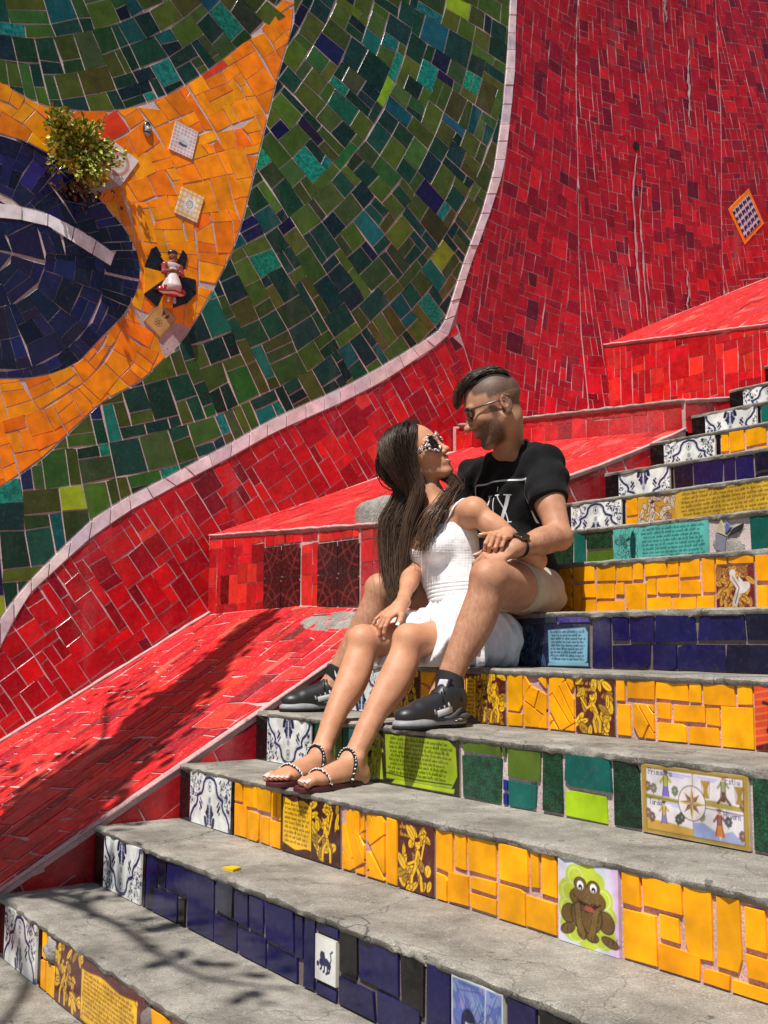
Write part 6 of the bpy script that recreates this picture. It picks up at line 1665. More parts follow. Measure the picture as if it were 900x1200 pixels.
gw.append((0, trunk)); gw.append((.035, nk)); gw.append((.015, hp)); gw += ears
gw.append((.008, arm(shN_, elN_, wrN_, .82))); gw.append((.005, arm(shF_, elF_, wrF_, .75)))
def foot(an, toe, s=1.0, side=1):
    d = unit(V(toe[0]-an[0], toe[1]-an[1], 0)); x = np.cross(d, V(0, 0, 1))*side; base = .368+.012+.014
    g = [ball(V(an[0], an[1], base+.024)-d*.028*s, .026*s, .02), cone(V(an[0], an[1], base+.045)+d*.01, V(toe[0], toe[1], base+.016)-d*.045*s, .034*s, .022*s, .025), cone(V(an[0], an[1], base+.020)-d*.02*s+x*.012, V(toe[0], toe[1], base+.014)-d*.05*s+x*.020, .018*s, .018*s, .02), cone(V(an[0], an[1], base+.018)-d*.02*s-x*.014, V(toe[0], toe[1], base+.013)-d*.055*s-x*.024, .017*s, .015*s, .02)]
    gs = [(.03, g)]; tips = []
    for i, (xo, ln, r) in enumerate(((.026, .056, .0125), (.007, .054, .0090), (-.007, .047, .0084), (-.019, .039, .0078), (-.030, .029, .0072))):
        p0 = V(toe[0], toe[1], base+.016)-d*.052*s+x*xo*s; p1 = p0+d*ln*.6*s+V(0, 0, .003); p2 = p0+d*ln*s-V(0, 0, .004)
        gs.append((.004 if i else .005, [cone(p0, p1, r*s*1.05, r*s*1.0, .003), cone(p1, p2, r*s, r*s*.95, .003)])); tips.append((p2, unit(d-V(0, 0, .3)), unit(V(0, 0, 1)+d*.3), r*s))
    return gs, tips, d, x, base
fgN, ftN, dN, xN, bN = foot(anN_, V(.770, .592, 0), 1.0, side=-1)
fgF, ftF, dF, xF, bF = foot(anF_, V(.630, .580, 0), .98, side=1)
gw.append((.03, leg(hipN_, knN_, anN_, .93))); gw += fgN
gw.append((.012, leg(hipF_, knF_, anF_, .93))); gw += fgF
hb = V(.50, -.45, .74)
hgN_, tN_ = hand(wrN_, unit(V(.34, -.78, -.16)), V(.40, -.10, .90), [(58, 40, 24), (62, 42, 24), (64, 42, 24), (62, 40, 22)], .88, side=1, thumb=(38, 22, 20))
hgF_, tF_ = hand(wrF_, unit(V(-.05, -.62, -.42)), V(.25, -.45, .85), [(22, 30, 18), (26, 32, 18), (28, 32, 20), (10, 24, 18)], .86, side=-1, thumb=(38, 15, 15))
gw += hgN_+hgF_
fine = [(*headbox(wL, 1), .0024), (*bb(tN_, wrN_), .0021), (*bb(tF_, wrF_), .0021), (*bb(ftN, anN_-V(0, -.02, .02)), .0026), (*bb(ftF, anF_-V(0, -.02, .02)), .0026)]
v, f = volume_mesh(gw, .005, fine=fine)
body_v, body_f = v, f
SW = V(.54, .275, .160)
col = np.tile(SW, (len(v), 1)); loc = (v-w_C)@np.array([w_s, w_fw, w_u]).T/WS; x, y, z = loc.T
inh = (np.abs(loc) < .13).all(1)
lips = np.exp(-((x/.021)**2+((z+.060)/.0085)**2))*np.clip((y-.080)/.006, 0, 1)*inh
teeth = (np.abs(x) < .0145)*(np.abs(z+.0605-.004*(x/.02)**2) < .0031)*np.clip((y-.086)/.003, 0, 1)*np.clip((.0985-y)/.002, 0, 1)*inh
col = mixcol(col, lips*.85, (.50, .10, .10)); col = mixcol(col, teeth, (.82, .78, .74))
brow = np.exp(-(((np.abs(x)-.030)/.017)**2+((z-.030)/.0035)**2))*np.clip((y-.06)/.01, 0, 1)*inh; col = mixcol(col, brow*.8, (.06, .03, .02))
col = mixcol(col, np.exp(-(((np.abs(x)-.04)/.02)**2+((z+.02)/.02)**2))*np.clip((y-.04)/.02, 0, 1)*inh*.3, (.68, .26, .20))
col = mixcol(col, near(v, knN_, .06)*.3, (.60, .26, .18)); col = mixcol(col, near(v, knF_, .06)*.3, (.60, .26, .18))
for tp in (ftN, ftF):
    for t in tp: col = mixcol(col, near(v, t[0], .016)*.35, (.66, .28, .22))
woman = mk('person', v, f, M['skin'], None, col, True, org=WO)
props(woman, 'long haired woman in a white dress and sandals looking up at the man', 'person')
nails(tN_+tF_, 'fingernail', M['nail_pale'], woman, WO); nails(ftN+ftF, 'toenail', M['nail'], woman, WO)

def spl(pts, k=26):
    P = np.array(pts, float); n = len(P); t = np.linspace(0, n-1, k); i = np.minimum(t.astype(int), n-2); u_ = (t-i)[:, None]
    Pm = np.vstack([2*P[0]-P[1], P, 2*P[-1]-P[-2]]); a, b, c, d = Pm[i], Pm[i+1], Pm[i+2], Pm[i+3]
    return .5*((2*b)+(-a+c)*u_+(2*a-5*b+4*c-d)*u_**2+(-a+3*b-3*c+d)*u_**3)

# dress: bodice, waistband, skirt
bod = [(0, [ell(chest, V(.146, .096, .135), k=.03), ell(V(.44, 1.38, 1.10), V(.131, .091, .12), k=.04), ell(waist, V(.118, .088, .09), k=.05)] + [ell(chest+V(q*.062, -.072, -.03), V(.060, .056, .058), k=.022) for q in (-1, 1)] +
       [cutp(V(.43, 1.30, 1.222), unit(V(0, -.2, 1)), .004), cutp(V(.48, 1.38, .985), V(.1, 0, -1), .003), ell(V(.422, 1.27, 1.245), V(.060, .12, .115), None, .006, '-')])]
def smock(F, ax):
    X = ax[0][:, None, None]; Y = ax[1][None, :, None]; Zg = ax[2][None, None, :]
    return (F+.0005*np.sin(Zg*700+.6*np.sin(X*60))+.0004*np.sin(X*420+Y*420+.8*np.sin(Zg*50))).astype(np.float32)
v, f = volume_mesh(bod, .0030, post=smock)
dress = mk('dress', v, f, M['dress'], woman, None, True, org=WO)
b_bvh = BVHTree.FromPolygons([tuple(p) for p in v], [tuple(int(i) for i in q) for q in f])
sk_bvh = BVHTree.FromPolygons([tuple(p) for p in body_v], [tuple(int(i) for i in q) for q in body_f])
def onskin(p, lift=.003):
    h_ = sk_bvh.find_nearest(Vector(p)); return np.array(h_[0])+np.array(h_[1])*lift
for sh, q in ((shN_, 1), (shF_, -1)):
    top = V(sh[0]-q*.042, 1.350, 1.30); fr0 = chest+V(q*.088, -.105, .035); bk0 = chest+V(q*.06, .09, .02)
    P = [onskin(p) for p in spl([fr0, fr0*.5+top*.5+V(0, -.015, .0), top+V(0, -.03, .0), top+V(0, .02, .0), bk0*.5+top*.5+V(0, .03, .01), bk0], 26)]
    v, f = tube_vf(P, .0056, 8, flat=.5); mk('strap', v, f, M['dress'], dress, None, True, org=WO)
band = MB()
for i in range(5):
    c = V(.478+.006*i, 1.385, 1.012-.013*i); P = [c+V((.120-.0005*i)*math.cos(a), .090*math.sin(a), .010*math.cos(a)) for a in np.linspace(0, 2*math.pi, 60)]
    v, f = tube_vf(P, .0072, 7, cap=False); band.add(v, f)
band.build('waistband', M['dress'], dress, smooth=True, org=WO)
tNw = unit(knN_-hipN_); tFw = unit(knF_-hipF_)
skl = [(0, [ell(V(.505, 1.39, .955), V(.122, .092, .05), k=.03), ell(pelv+V(.0, .0, .01), V(.165, .135, .112), k=.06), ell(V(.575, 1.41, .80), V(.155, .115, .10), k=.05), cone(V(.625, 1.42, .79), V(.655, 1.33, .775), .052, .048, .04)]),
       (.035, [cone(hipN_, hipN_+tNw*.27, .104, .096, .03), cone(hipF_, hipF_+tFw*.27, .100, .094, .05), cone((hipN_+hipF_)/2+V(0, 0, .03), (hipN_+hipF_)/2+tNw*.25+V(0, 0, .02), .08, .075, .05), cone(hipN_+V(.03, 0, -.02), hipN_+tNw*.20+V(.025, 0, -.045), .07, .055, .04), cutp((knN_+knF_)/2+V(0, .090, .03), unit(V(.05, -1, .42)), .004)])]
def skirt_post(F, ax):
    X = ax[0][:, None, None]; Y = ax[1][None, :, None]; Zg = ax[2][None, None, :]
    a = np.arctan2(Y-1.36, X-.53); rr = np.hypot(X-.53, Y-1.38)
    w = .0075*np.sin(a*22+3*np.sin(Zg*14)+5*rr)*np.clip((.98-Zg)/.10, 0.35, 1)+.0045*np.sin(a*41+2+Zg*9)+.004*np.sin(Zg*60+X*40+2*np.sin(Y*22))
    G = F+w
    return np.maximum(G, .7295-Zg).astype(np.float32)
v, f = volume_mesh(skl, .0042, post=skirt_post)
mk('skirt', v, f, M['dress'], dress, None, True, org=WO)

# sandals
for (tips, an, d, x, base, toe) in ((ftN, anN_, dN, xN, bN, V(.770, .592, 0)), (ftF, anF_, dF, xF, bF, V(.630, .580, 0))):
    top = .368+LIP
    pts = []; c0 = V(an[0], an[1], 0)-d*.05; Lf = np.linalg.norm((toe-c0)[:2])+.018
    for t, w in ((0, .012), (.04, .026), (.15, .033), (.35, .032), (.55, .036), (.75, .043), (.9, .040), (.98, .022), (1.0, .008)): pts.append((t, w))
    out = [c0+d*Lf*t+x*w for t, w in pts]+[c0+d*Lf*t-x*w for t, w in pts[::-1]]; n = len(out)
    v = []; 
    for hgt, sc in ((.001, .97), (.004, 1.0), (.013, 1.0), (.016, .97)):
        cc = np.mean(out, 0)
        for p in out: q = cc+(p-cc)*sc; v.append((q[0], q[1], top+hgt))
    f = [tuple(range(n))[::-1], tuple(3*n+i for i in range(n))]+[(r*n+i, r*n+(i+1) % n, (r+1)*n+(i+1) % n, (r+1)*n+i) for r in range(3) for i in range(n)]
    sandal = mk('sandal', v, f, plain_mat('burgundy_sole', (.07, .008, .014), .5) if 'burg' not in M else M['burg'], woman, None, True, org=WO)
    M['burg'] = sandal.data.materials[0]
    sandal.data.set_sharp_from_angle(angle=math.radians(40))
    for (t, wd_, hh) in ((.66, .043, .040), (.34, .043, .088)):
        c = c0+d*Lf*t; P = []
        for a in np.linspace(-.12, math.pi+.12, 22):
            P.append(V(*(c+x*wd_*math.cos(a)+d*.035*math.sin(a)*(-.9 if t < .5 else .4))[:2], top+.012+hh*max(0, math.sin(a))**.8))
        P = [onskin(p, .003) if 0 < i_ < 21 else p for i_, p in enumerate(P)]
        P = [P[0]]+[(P[i_-1]+P[i_]*2+P[i_+1])/4 for i_ in range(1, 21)]+[P[21]]
        v, f = tube_vf(P, .0052, 8, flat=.45); st = mk('strap', v, f, M['black_soft'], sandal, None, True, org=WO)
        mb = MB(); r_ = np.random.default_rng(int(t*100))
        P = np.array(P)
        for i in range(1, 20):          # raised pale letter-like studs along the strap
            p = P[i]; tg = unit(P[i+1]-P[i-1]); up_ = unit(p-V(c[0], c[1], top-.01)); sd_ = np.cross(tg, up_)
            for k in range(2):
                q = p+up_*.0034+tg*r_.uniform(-.003, .003); e = sd_*.0052*(1 if k else -1)+tg*r_.uniform(-.003, .003)
                v, f = tube_vf([q, q+e], .0020, 5); mb.add(v, f)
            v, f = tube_vf([p+up_*.0036-tg*.002, p+up_*.0036+tg*.002], .0014, 5); mb.add(v, f)
        mb.build('strap_studs', M['nail_pale'], st, smooth=True, org=WO)

# sunglasses with thick ornate frames
M['ornate'] = plain_mat('patterned_frame', (.74, .60, .60), .3, .5, metal=.2)
gl = glasses(wL, (w_s, w_fw, w_u), WS, woman, WO, True)
mb = MB(); mbd = MB(); r_ = np.random.default_rng(4)
for q in (-1, 1):
    for k in range(80):
        a = r_.uniform(0, 2*math.pi); rr = r_.uniform(.98, 1.32)
        px, pz = q*.033+.0275*rr*math.cos(a), .008+.0265*rr*math.sin(a)
        if abs(px) < .006: continue
        c = wL(px, .0985-.010*(abs(px)/.06)**2*1.5, pz); v, f = tube_vf([c, c+w_u*.003+w_s*r_.normal(0, .002)], WS*r_.uniform(.0026, .0046), 6); (mb if r_.random() < .72 else mbd).add(v, f)
    for k in range(60):
        t = r_.uniform(0, 1); yy = .088-.070*t; c = wL(q*(.061+.016*min(1, t*2)), yy, .012+r_.uniform(-1, 1)*.013*(1-.5*t)); v, f = tube_vf([c, c+w_fw*.003+w_u*r_.normal(0, .002)], WS*r_.uniform(.0026, .0044), 6); (mb if r_.random() < .72 else mbd).add(v, f)
mb.build('frame_ornament', M['ornate'], gl, smooth=True, org=WO); mbd.build('frame_ornament', M['black_leather'], gl, smooth=True, org=WO)

# long straight hair
HB = ((.028, .017, .012), (.110, .066, .042))
Rw = np.array([w_s, w_fw, w_u])
capw = [(0, [ell(wL(0, -.018, .040), WS*V(.082, .098, .088), Rw, .02), cone(wL(0, -.07, .02), V(.285, 1.37, 1.36), .075, .060, .04), cutp(wL(0, .052, .06), unit(w_fw*.86-w_u*.35), .006), ell(wL(.0, .07, -.03), WS*V(.062, .075, .10), Rw, .01, '-')]),
        (.03, [cone(V(.285, 1.37, 1.36), V(.255, 1.345, 1.20), .058, .050, .03), cone(V(.255, 1.345, 1.20), V(.275, 1.305, 1.04), .048, .030, .03)])]
v, f = volume_mesh(capw, .004)
hair = mk('hair', v, f, M['hair_base'], woman, V(.016, .010, .008), True, org=WO)
# left mass: from the crown over the far side, down in front of the far shoulder
G = []
for i in range(14):
    q = i/13; a_ = math.pi*(.02+.96*q)
    r0 = wL(.030-.05*q, .050-.10*q, .120-.01*q); r1 = wL(.088*math.cos(a_*.55), .035-.115*q, .085-.02*q); r2 = wL(.094*math.cos(a_*.62), .005-.105*q, .020)
    yy = 1.262+.03*math.sin(q*7)
    e1 = V(.395-.165*q, yy+.02+.05*q, 1.37-.01*q); e2 = V(.365-.145*q, yy, 1.24); e3 = V(.360-.115*q, yy-.01, 1.12); e4 = V(.372-.085*q, yy-.015, 1.02); e5 = V(.385-.055*q, yy-.02, .935+.03*abs(q-.6))
    G.append(spl([r0, r1, r2, e1, e2, e3, e4, e5], 26))
strands(G, 4600, 'hair_strands', hair, WO, HB, 5, rad=.0009, spread=.0100, rag=.28, tone_var=.5)
strands(G, 260, 'hair_strands', hair, WO, HB, 55, rad=.0005, spread=.022, rag=.35, tone_var=.35)
# strands covering the crown, from the parting down the side
G = []
for i in range(14):
    q = i/13; y0 = .060-.165*q; P = []
    ky = max(.15, 1-((y0+.018)/.112)**2)**.5
    for a in np.linspace(.02, 1.75, 9): P.append(wL(.091*ky*math.sin(a), y0-.022*a*(1-q), .038+.099*ky*math.cos(a)))
    e = P[-1]
    P += [e*.55+V(.42-.16*q, 1.285+.05*q, 1.36)*.45+V(0, 0, -.02), V(.405-.15*q, 1.27+.05*q, 1.30), V(.38-.13*q, 1.262, 1.18)]
    G.append(spl(P, 26))
strands(G, 2200, 'hair_strands', hair, WO, HB, 15, rad=.0009, spread=.0035, rag=.3, tone_var=.35)
# hair falling behind the shoulder
G = []
for i in range(8):
    q = i/7
    G.append(spl([wL(.03-.07*q, -.03, .122), wL(.06-.12*q, -.105, .06), wL(.05-.11*q, -.125, -.02), V(.34-.12*q, 1.40, 1.34), V(.30-.10*q, 1.415, 1.2), V(.29-.09*q, 1.42, 1.08), V(.29-.08*q, 1.41, .98)]))
strands(G, 700, 'hair_strands', hair, WO, HB, 8, rad=.0014, spread=.012, rag=.25, tone_var=.35)
# front hairline to the side
G = []
for i in range(6):
    q = i/5
    G.append(spl([wL(.012-.01*q, .072-.03*q, .112), wL(.058, .064-.025*q, .080), wL(.083, .038-.03*q, .028), wL(.088, .012-.035*q, -.035), V(.435-.06*q, 1.275, 1.35), V(.405-.05*q, 1.250, 1.22), V(.385-.03*q, 1.24, 1.08), V(.392, 1.235, .97)], 26))
strands(G, 900, 'hair_strands', hair, WO, HB, 6, rad=.0009, spread=.006, rag=.25, tone_var=.35)
# right lock over the chest
G = []
for i in range(7):
    q = i/6
    G.append(spl([wL(.02-.06*q, -.05, .085), wL(-.07-.01*q, -.062, .02), V(.450+.02*q, 1.40, 1.385), V(.480+.030*q, 1.335, 1.31), V(.475+.050*q, 1.268, 1.24), V(.445+.075*q, 1.245, 1.16), V(.430+.100*q, 1.235, 1.085+.03*q)]))
strands(G, 760, 'hair_strands', hair, WO, ((.020, .012, .009), (.15, .085, .05)), 7, rad=.0009, spread=.011, rag=.4, tone_var=.4)
# ------------------------------------------------------------------ leafy things
def leaf_mat(name, ca, cb):
    m, nt, b = new_mat(name)
    c = mixc(nt, 1.0, attr(nt), ramp(nt, noise(nt, 60, 3), [(.3, .8), (.7, 1.15)]), 'MULTIPLY')
    nt.links.new(c, b.inputs['Base Color']); b.inputs['Roughness'].default_value = .5; b.inputs['Specular IOR Level'].default_value = .3
    b.inputs['Transmission Weight'].default_value = 0.0
    b.inputs['Subsurface Weight'].default_value = 0.0
    return m
M['leaf'] = leaf_mat('leaf', 0, 0)
M['bark'] = rough_mat('bark', (.10, .07, .045), (.22, .17, .12), scale=20, bscale=50, bdist=.01)
def leaves(n, posf, size, cols, name, parent, seed, org=None):
    r = np.random.default_rng(seed); vs = []; fs = []; cs = []
    base = np.array([(0, 0, 0), (.32, .30, .05), (.36, .68, .02), (0, 1, -.08), (-.36, .68, .02), (-.32, .30, .05), (0, .5, -.06)])
    bf = [(0, 1, 6), (1, 2, 6), (2, 3, 6), (3, 4, 6), (4, 5, 6), (5, 0, 6)]
    for i in range(n):
        p, d = posf(r); s = size*r.uniform(.6, 1.3)
        y = unit(d+r.normal(0, .45, 3)); x = unit(np.cross(y, r.normal(0, 1, 3))); z = np.cross(x, y)
        vs.append(p+s*(base[:, :1]*x*.9+base[:, 1:2]*y+base[:, 2:]*z)); fs += [[a+7*i for a in q] for q in bf]
        c = np.array(cols[r.integers(len(cols))])*r.uniform(.75, 1.2); cs.append(np.tile(c, (7, 1)))
    return mk(name, np.vstack(vs), fs, M['leaf'], parent, np.vstack(cs), org=org)

# plant rooted in the mural
PO = V(XW+.02, .815, 3.35)
r = np.random.default_rng(9)
stems = MB(); tipsP = []
for k in range(46):
    a = r.uniform(0, 2*math.pi); el = r.uniform(-.9, 1.0)
    R0 = r.uniform(.10, .245)
    d = V(r.uniform(.25, 1.0)*.75, math.cos(a)*1.15, math.sin(a)*.8+.02); d = d/np.linalg.norm(d)*R0
    if k < 6: d = V(.06+.03*k, -.19-.03*r.random(), .10+.05*r.random())
    P = [PO+d*t+V(.0, 0, .05*math.sin(t*2.4)-.05*t*t) for t in np.linspace(0, 1, 6)]
    v, f = tube_vf(P, np.linspace(.004, .0015, 6), 5); stems.add(v, f); tipsP.append(np.array(P))
plant = stems.build('wall_plant', M['bark'], org=PO)
props(plant, 'bushy yellow green plant growing out of the mural above the navy eye', 'plant')
def pf(r):
    P = tipsP[r.integers(len(tipsP))]; t = r.uniform(.35, 1.0)*(len(P)-1); i = min(int(t), len(P)-2); q = P[i]+(P[i+1]-P[i])*(t-i)
    return q+r.normal(0, .018, 3)*V(.8, 1, 1), unit(P[-1]-P[0])
o = leaves(2900, pf, .025, [(.30, .34, .03), (.48, .46, .05), (.18, .24, .03), (.62, .56, .12), (.10, .15, .02)], 'foliage', plant, 3, org=PO)
def pd(r):
    return PO+V(abs(r.normal(.03, .02)), r.normal(.0, .08), r.normal(-.19, .04)), V(0, 0, -1)
leaves(110, pd, .026, [(.14, .05, .02), (.10, .06, .02)], 'dry_leaves', plant, 5, org=PO)

# tree standing left of the steps, out of the picture; its boughs throw the shade on ramp and treads
TR = V(-2.6, -3.6, -1.45)
def limb(P, r0, r1, n=7): return tube_vf(spl(P, 18), np.linspace(r0, r1, 18), n)
tr = MB(); v, f = limb([TR, TR+V(.1, .15, 1.6), TR+V(.25, .4, 3.3), TR+V(.5, .9, 5.0)], .17, .10, 10); tr.add(v, f)
tree = tr.build('tree', M['bark'], smooth=True, org=TR)
props(tree, 'leafy tree left of the steps whose shadow falls across the red ramp', 'tree')
LT = np.array(SUN_TO)/SUN_TO.z
def up(p, h): return V(*p)+LT*h
H0 = 3.4
path = [up((-.28, .02, .05), H0), up((-.55, .34, .2), H0+.1), up((-.72, .75, .42), H0+.25), up((-.98, 1.15, .65), H0+.3), up((-1.25, 1.62, .92), H0+.4)]
top = TR+V(.5, .9, 5.0)
v, f = limb([top, top*.5+path[0]*.5+V(0, 0, .25), path[0]+V(-.25, -.2, .0), path[0]], .08, .035); mk('bough', v, f, M['bark'], tree, None, True, org=TR)
v, f = limb(path, .035, .012); mk('bough', v, f, M['bark'], tree, None, True, org=TR)
dens = spl(path, 60)
def tf(r):
    t = r.beta(1.0, 1.9); i = int(t*58); w = np.interp(t, [0, .08, .3, .6, 1], [.105, .175, .13, .08, .05])
    q = dens[i]+r.normal(0, 1, 3)*V(w, w*.8, .10); return q, unit(dens[i+1]-dens[i])+V(0, 0, -.3)
leaves(7500, tf, .085, [(.05, .10, .02), (.08, .13, .03), (.04, .08, .02)], 'foliage', tree, 12, org=TR)
r = np.random.default_rng(31)
for (gx, gy, gz, n_, w) in ((.55, .12, .19, 16, .15), (1.15, .10, .19, 10, .16), (1.0, -.35, 0, 14, .2), (.15, -.5, -.1, 40, .22), (-.9, .35, .25, 60, .16), (-1.35, .9, .55, 50, .15)):
    c = up((gx, gy, gz), H0+r.uniform(.2, .6))
    v, f = limb([path[0]*.6+top*.4 if gx < .3 else path[0], (path[0]+c)/2+V(0, 0, .12), c+V(-.1, -.05, .02), c+V(.15, .1, 0)], .022, .006, 5); mk('bough', v, f, M['bark'], tree, None, True, org=TR)
    leaves(n_, lambda r, c=c, w=w: (c+r.normal(0, 1, 3)*V(w*1.8, w*.32, .05), V(.7, .3, -.3)), .085, [(.05, .10, .02), (.08, .13, .03)], 'foliage', tree, int(gx*100+900), org=TR)

# ------------------------------------------------------------------ set pieces on the mural
def medal(kind, u, v, a, b, t, name, label):
    cv = Canvas(2*a, 2*b, .0035, (.70, .66, .66)); w, h = 2*a, 2*b
    if kind == 'a':
        for i in range(7):
            for j in range(8): cv.ell(w*(i+.5)/7, h*(j+.5)/8, .006, .006, (.55, .18, .20)); cv.ell(w*(i+.5)/7, h*(j+.5)/8, .002, .002, (.75, .7, .7))
        cv.ell(w*.52, h*.48, .036, .032, (.72, .72, .74)); cv.ell(w*.50, h*.34, .026, .012, (.10, .10, .12)); cv.ell(w*.53, h*.50, .030, .024, (.75, .75, .78)); cv.line([(w*.35, h*.45), (w*.7, h*.42)], .003, (.25, .25, .3))
    elif kind == 'b':
        for i in range(5):
            cv.line([(0, h*(i+.5)/5), (w, h*(i+.5)/5)], .011, (.72, .42, .05)); cv.line([(w*(i+.5)/5, 0), (w*(i+.5)/5, h)], .009, (.72, .46, .10))
        cv.poly([(w*.28, h*.28), (w*.72, h*.28), (w*.72, h*.72), (w*.28, h*.72)], (.75, .73, .68)); cv.ring(w*.5, h*.5, .018, .020, .004, (.12, .12, .12)); cv.ring(w*.5, h*.5, .008, .008, .003, (.2, .2, .2)); cv.line([(w*.4, h*.66), (w*.6, h*.64)], .004, (.2, .2, .2))
    elif kind == 'c':
        cv.c[:] = (.52, .30, .10); 
        for k in range(6): cv.ring(w*.5+.016*math.cos(k*1.05), h*.36+.016*math.sin(k*1.05), .008, .008, .0028, (.06, .03, .02))
        cv.ring(w*.5, h*.36, .007, .007, .003, (.1, .05, .02)); cv.poly([(w*.45, h*.6), (w*.3, h*.85), (w*.5, h*.8)], (.03, .025, .02)); cv.poly([(w*.55, h*.62), (w*.62, h*.9), (w*.72, h*.75)], (.03, .025, .02)); cv.line([(.004, .004), (w-.004, .004), (w-.004, h-.004), (.004, h-.004), (.004, .004)], .003, (.2, .1, .03))
    elif kind == 'd':
        cv.ring(w*.5, h*.5, .055, .062, .014, (.60, .25, .20)); cv.ring(w*.5, h*.5, .045, .052, .004, (.3, .32, .2)); cv.ell(w*.5, h*.5, .03, .034, (.66, .5, .4)); cv.ell(w*.5, h*.5, .012, .02, (.35, .12, .1))
    c, s = math.cos(math.radians(t)), math.sin(math.radians(t))
    def sf(p, wv):
        q = np.stack([u+(p[:, 0]-a)*c-(p[:, 1]-b)*s, v+(p[:, 0]-a)*s+(p[:, 1]-b)*c], 1); return wall_surf(q, wv)
    o = pic_mesh(name, cv, sf, 0, 0, wall, h=.010, org=WORG); o['label'] = label
medal('a', *MED['a'], 'painted_tile', 'small square tile with a red lattice and a white shell')
medal('b', *MED['b'], 'painted_tile', 'small square tile with a yellow gingham border')
medal('c', *MED['c'], 'painted_tile', 'ochre tile with a dark flower outline')
medal('d', *MED['d'], 'painted_tile', 'white tile with a red ringed plate, half behind the plant')
# little mask in relief
def relief(prims, name, mat, colf, label=None, h=.004, parent=wall, org=WORG):
    v, f = volume_mesh([(0, prims)], h)
    o = mk(name, v, f, mat, parent, colf(v), True, org=org)
    if label: o['label'] = label
    return o
XF = XW+float(wall_bulge(1.34, 2.79))+.012
u, v_ = 1.175, 3.60; x0 = XW+float(wall_bulge(u, v_))+.010
relief([ell(V(x0, u, v_), V(.014, .024, .044), k=.004), ball(V(x0+.014, u-.008, v_+.012), .007, .003, '-'), ball(V(x0+.014, u+.009, v_+.012), .007, .003, '-'), cone(V(x0+.013, u, v_+.005), V(x0+.016, u, v_-.008), .004, .005, .003), cone(V(x0+.014, u-.008, v_-.022), V(x0+.014, u+.008, v_-.022), .003, .003, .003, '-')],
       'relief_mask', M['picture'], lambda P: np.where((P[:, 2:] > v_+.018) | (np.abs(P[:, 1:2]-u) > .017) | (np.abs(P[:, 2:]-v_+.022) < .004), np.array((.02, .02, .02)), np.array((.45, .42, .40))), 'tiny black and white mask set in the yellow', .003)
# ceramic woman in a red skirt
plate_ = [(1.19, 2.67), (1.185, 2.82), (1.22, 2.93), (1.25, 2.95), (1.27, 2.90), (1.38, 2.91), (1.40, 2.96), (1.43, 2.93), (1.42, 2.85), (1.485, 2.80), (1.49, 2.72), (1.44, 2.66), (1.36, 2.62), (1.27, 2.61)]
pd_ = np.array(plate_); pd_ = pd_ if area(pd_) > 0 else pd_[::-1]
for k in range(len(pd_)):
    tri = np.array([pd_.mean(0), pd_[k], pd_[(k+1) % len(pd_)]]); 
    if area(tri) < 0: tri = tri[::-1]
    q = inset(tri, .0015)
    if q is not None:
        vv, ff = tile_vf(q, lambda p, w: wall_surf(p, w+.004), h=.006, tilt=(0, 0)); mk('black_shard', vv, ff, M['navy'] if k % 4 else M['yellow'], wall, (.008, .008, .009) if k % 4 else (.80, .30, .01), org=WORG)
cu, cv_ = 1.335, 2.77
def PF(a, b, c=0): return V(XF+c, cu+a, cv_+b)
fgp = [cone(PF(0, .06, .02), PF(0, -.04, .02), .020, .055, .02), ell(PF(0, -.065, .02), V(.026, .085, .028), k=.01), ell(PF(.0, -.035, .034), V(.02, .045, .06), k=.01),
       ell(PF(0, .075, .022), V(.022, .042, .030), k=.01), ball(PF(0, .128, .024), .024, .008), ell(PF(0, .150, .020), V(.024, .030, .018), k=.006), cone(PF(-.045, .075, .02), PF(-.055, .03, .03), .018, .012, .01), cone(PF(-.055, .03, .03), PF(-.01, .045, .045), .011, .010, .008), cone(PF(.045, .075, .02), PF(.055, .03, .03), .018, .012, .01), cone(PF(.055, .03, .03), PF(.01, .045, .045), .011, .010, .008), cone(PF(-.015, -.09, .02), PF(-.018, -.125, .022), .008, .010, .004), cone(PF(.015, -.09, .02), PF(.018, -.125, .022), .008, .010, .004)]
def fcol(P):
    a = P[:, 1]-cu; b = P[:, 2]-cv_; c = np.tile(np.array((.60, .50, .48)), (len(P), 1)); c[(np.abs(a) > .034) & (b > .0)] = (.30, .05, .05)
    red = (b < -.045) & (b > -.10) & ((np.abs(a) > .042) | (b < -.07)); c[red] = (.42, .02, .03)
    c[(b > -.088) & (b < -.078)] = (.7, .62, .58); sk = (b > .108) & (b < .142); c[sk] = (.22, .09, .05); c[b > .138] = (.03, .02, .02)
    c[(b > .028) & (b < .055) & (np.abs(a) < .035)] = (.22, .09, .05); c[(b > .09) & (b < .10)] = (.40, .03, .03); c[b < -.10] = (.5, .42, .4)
    return c
relief(fgp, 'figurine', M['picture'], fcol, 'ceramic figurine of a woman in a red and white skirt', .0045)
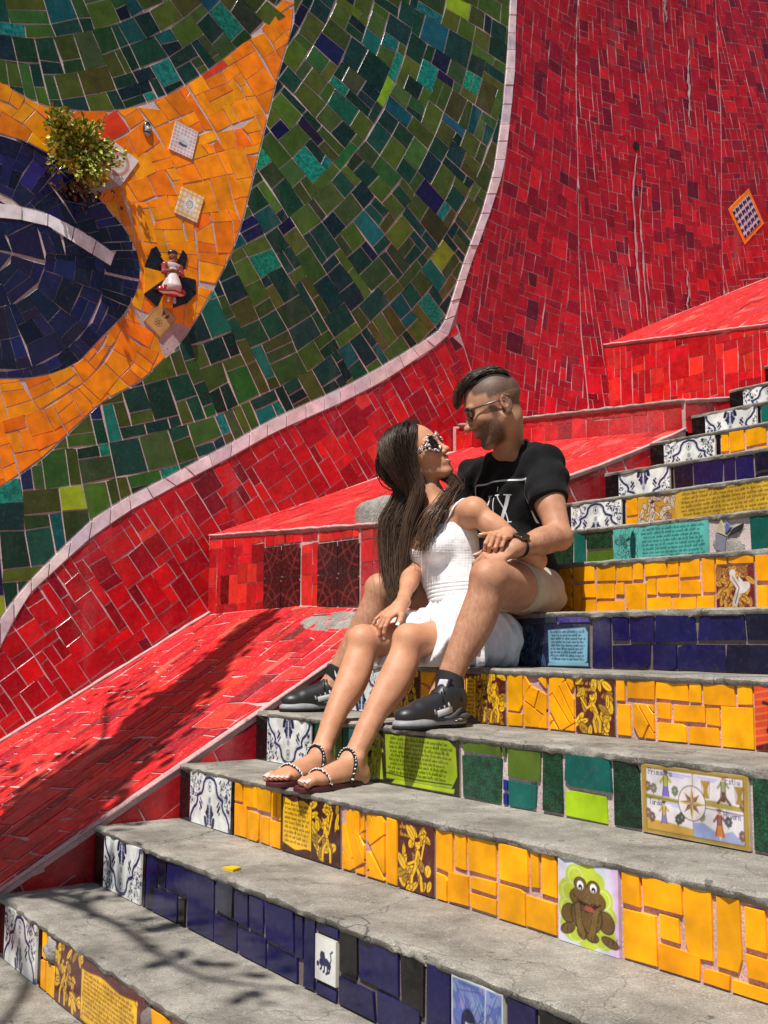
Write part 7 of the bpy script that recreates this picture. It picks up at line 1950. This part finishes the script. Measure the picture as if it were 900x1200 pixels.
# pattern in the orange framed diamond
c0 = np.array((6.405, 4.30)); D = np.array(dia); D = c0+(D-c0)*.80
n = 60; vs = []; cs = []
for i in range(n):
    for j in range(n):
        s, t = i/(n-1), j/(n-1)
        p = (D[0]*(1-s)+D[1]*s)*(1-t)+(D[3]*(1-s)+D[2]*s)*t; vs.append(p)
        k = math.sin(s*14.5)*math.sin(t*14.5); q = math.sin((s+t)*15)*math.sin((s-t)*15)
        cs.append((.60, .56, .60) if (abs(k) < .22 or q > .45) else (.03, .02, .09))
P = wall_surf(np.array(vs), np.full(n*n, .012))
o = mk('painted_tile', P, [(i*n+j, (i+1)*n+j, (i+1)*n+j+1, i*n+j+1) for i in range(n-1) for j in range(n-1)], M['picture'], wall, np.array(cs), org=WORG); o['label'] = 'diamond tile with a dark lace pattern in an orange frame'
# weep hole with lime run
u, v_ = 5.10, 4.56; xh = XW+float(wall_bulge(u, v_))
hv, hf = tube_vf([V(xh-.01, u, v_), V(xh+.009, u, v_)], .035, 12); mk('weep_hole', hv, hf, M['black_soft'], wall, org=WORG)
lime = rough_mat('lime_run', (.36, .22, .23), (.55, .42, .43), scale=20, bscale=60)
r = np.random.default_rng(8)
for (u, v1, v0, w) in ((5.11, 4.50, 3.2, .030), (5.16, 4.3, 3.0, .018), (5.75, 5.55, 4.9, .03), (5.5, 6.0, 5.7, .04), (5.62, 3.7, 3.3, .02)):
    zs_ = np.linspace(v1, v0, 24); cen = u+np.cumsum(r.normal(0, .006, 24)); wd = .42*w*np.abs(np.sin(np.linspace(.25, 3.1, 24)))*r.uniform(.25, 1.3, 24)+.002
    A = wall_surf(np.stack([cen-wd, zs_], 1), np.full(24, .0125)); B = wall_surf(np.stack([cen, zs_], 1), np.full(24, .0150)); Cc = wall_surf(np.stack([cen+wd, zs_], 1), np.full(24, .0125))
    V_ = np.vstack([A, B, Cc]); F_ = [(i, i+24, i+25, i+1) for i in range(23)]+[(i+24, i+48, i+49, i+25) for i in range(23)]
    mk('lime_run', V_, F_, lime, wall, smooth=True, org=WORG)
# a fallen yellow chip on the second tread
vv, ff = tile_vf(np.array([(.785, .338), (.832, .345), (.815, .378), (.785, .372)]), lambda p, w: np.stack([p[:, 0], p[:, 1], zn(1)+LIP+.006+w], 1), h=.004, tilt=(0, 0))
o = mk('tile_chip', vv, ff, M['yellow'], None, (.80, .50, .01), org=(.81, .355, zn(1)+LIP)); props(o, 'small yellow tile chip lying on the concrete tread above the navy riser', 'chip')
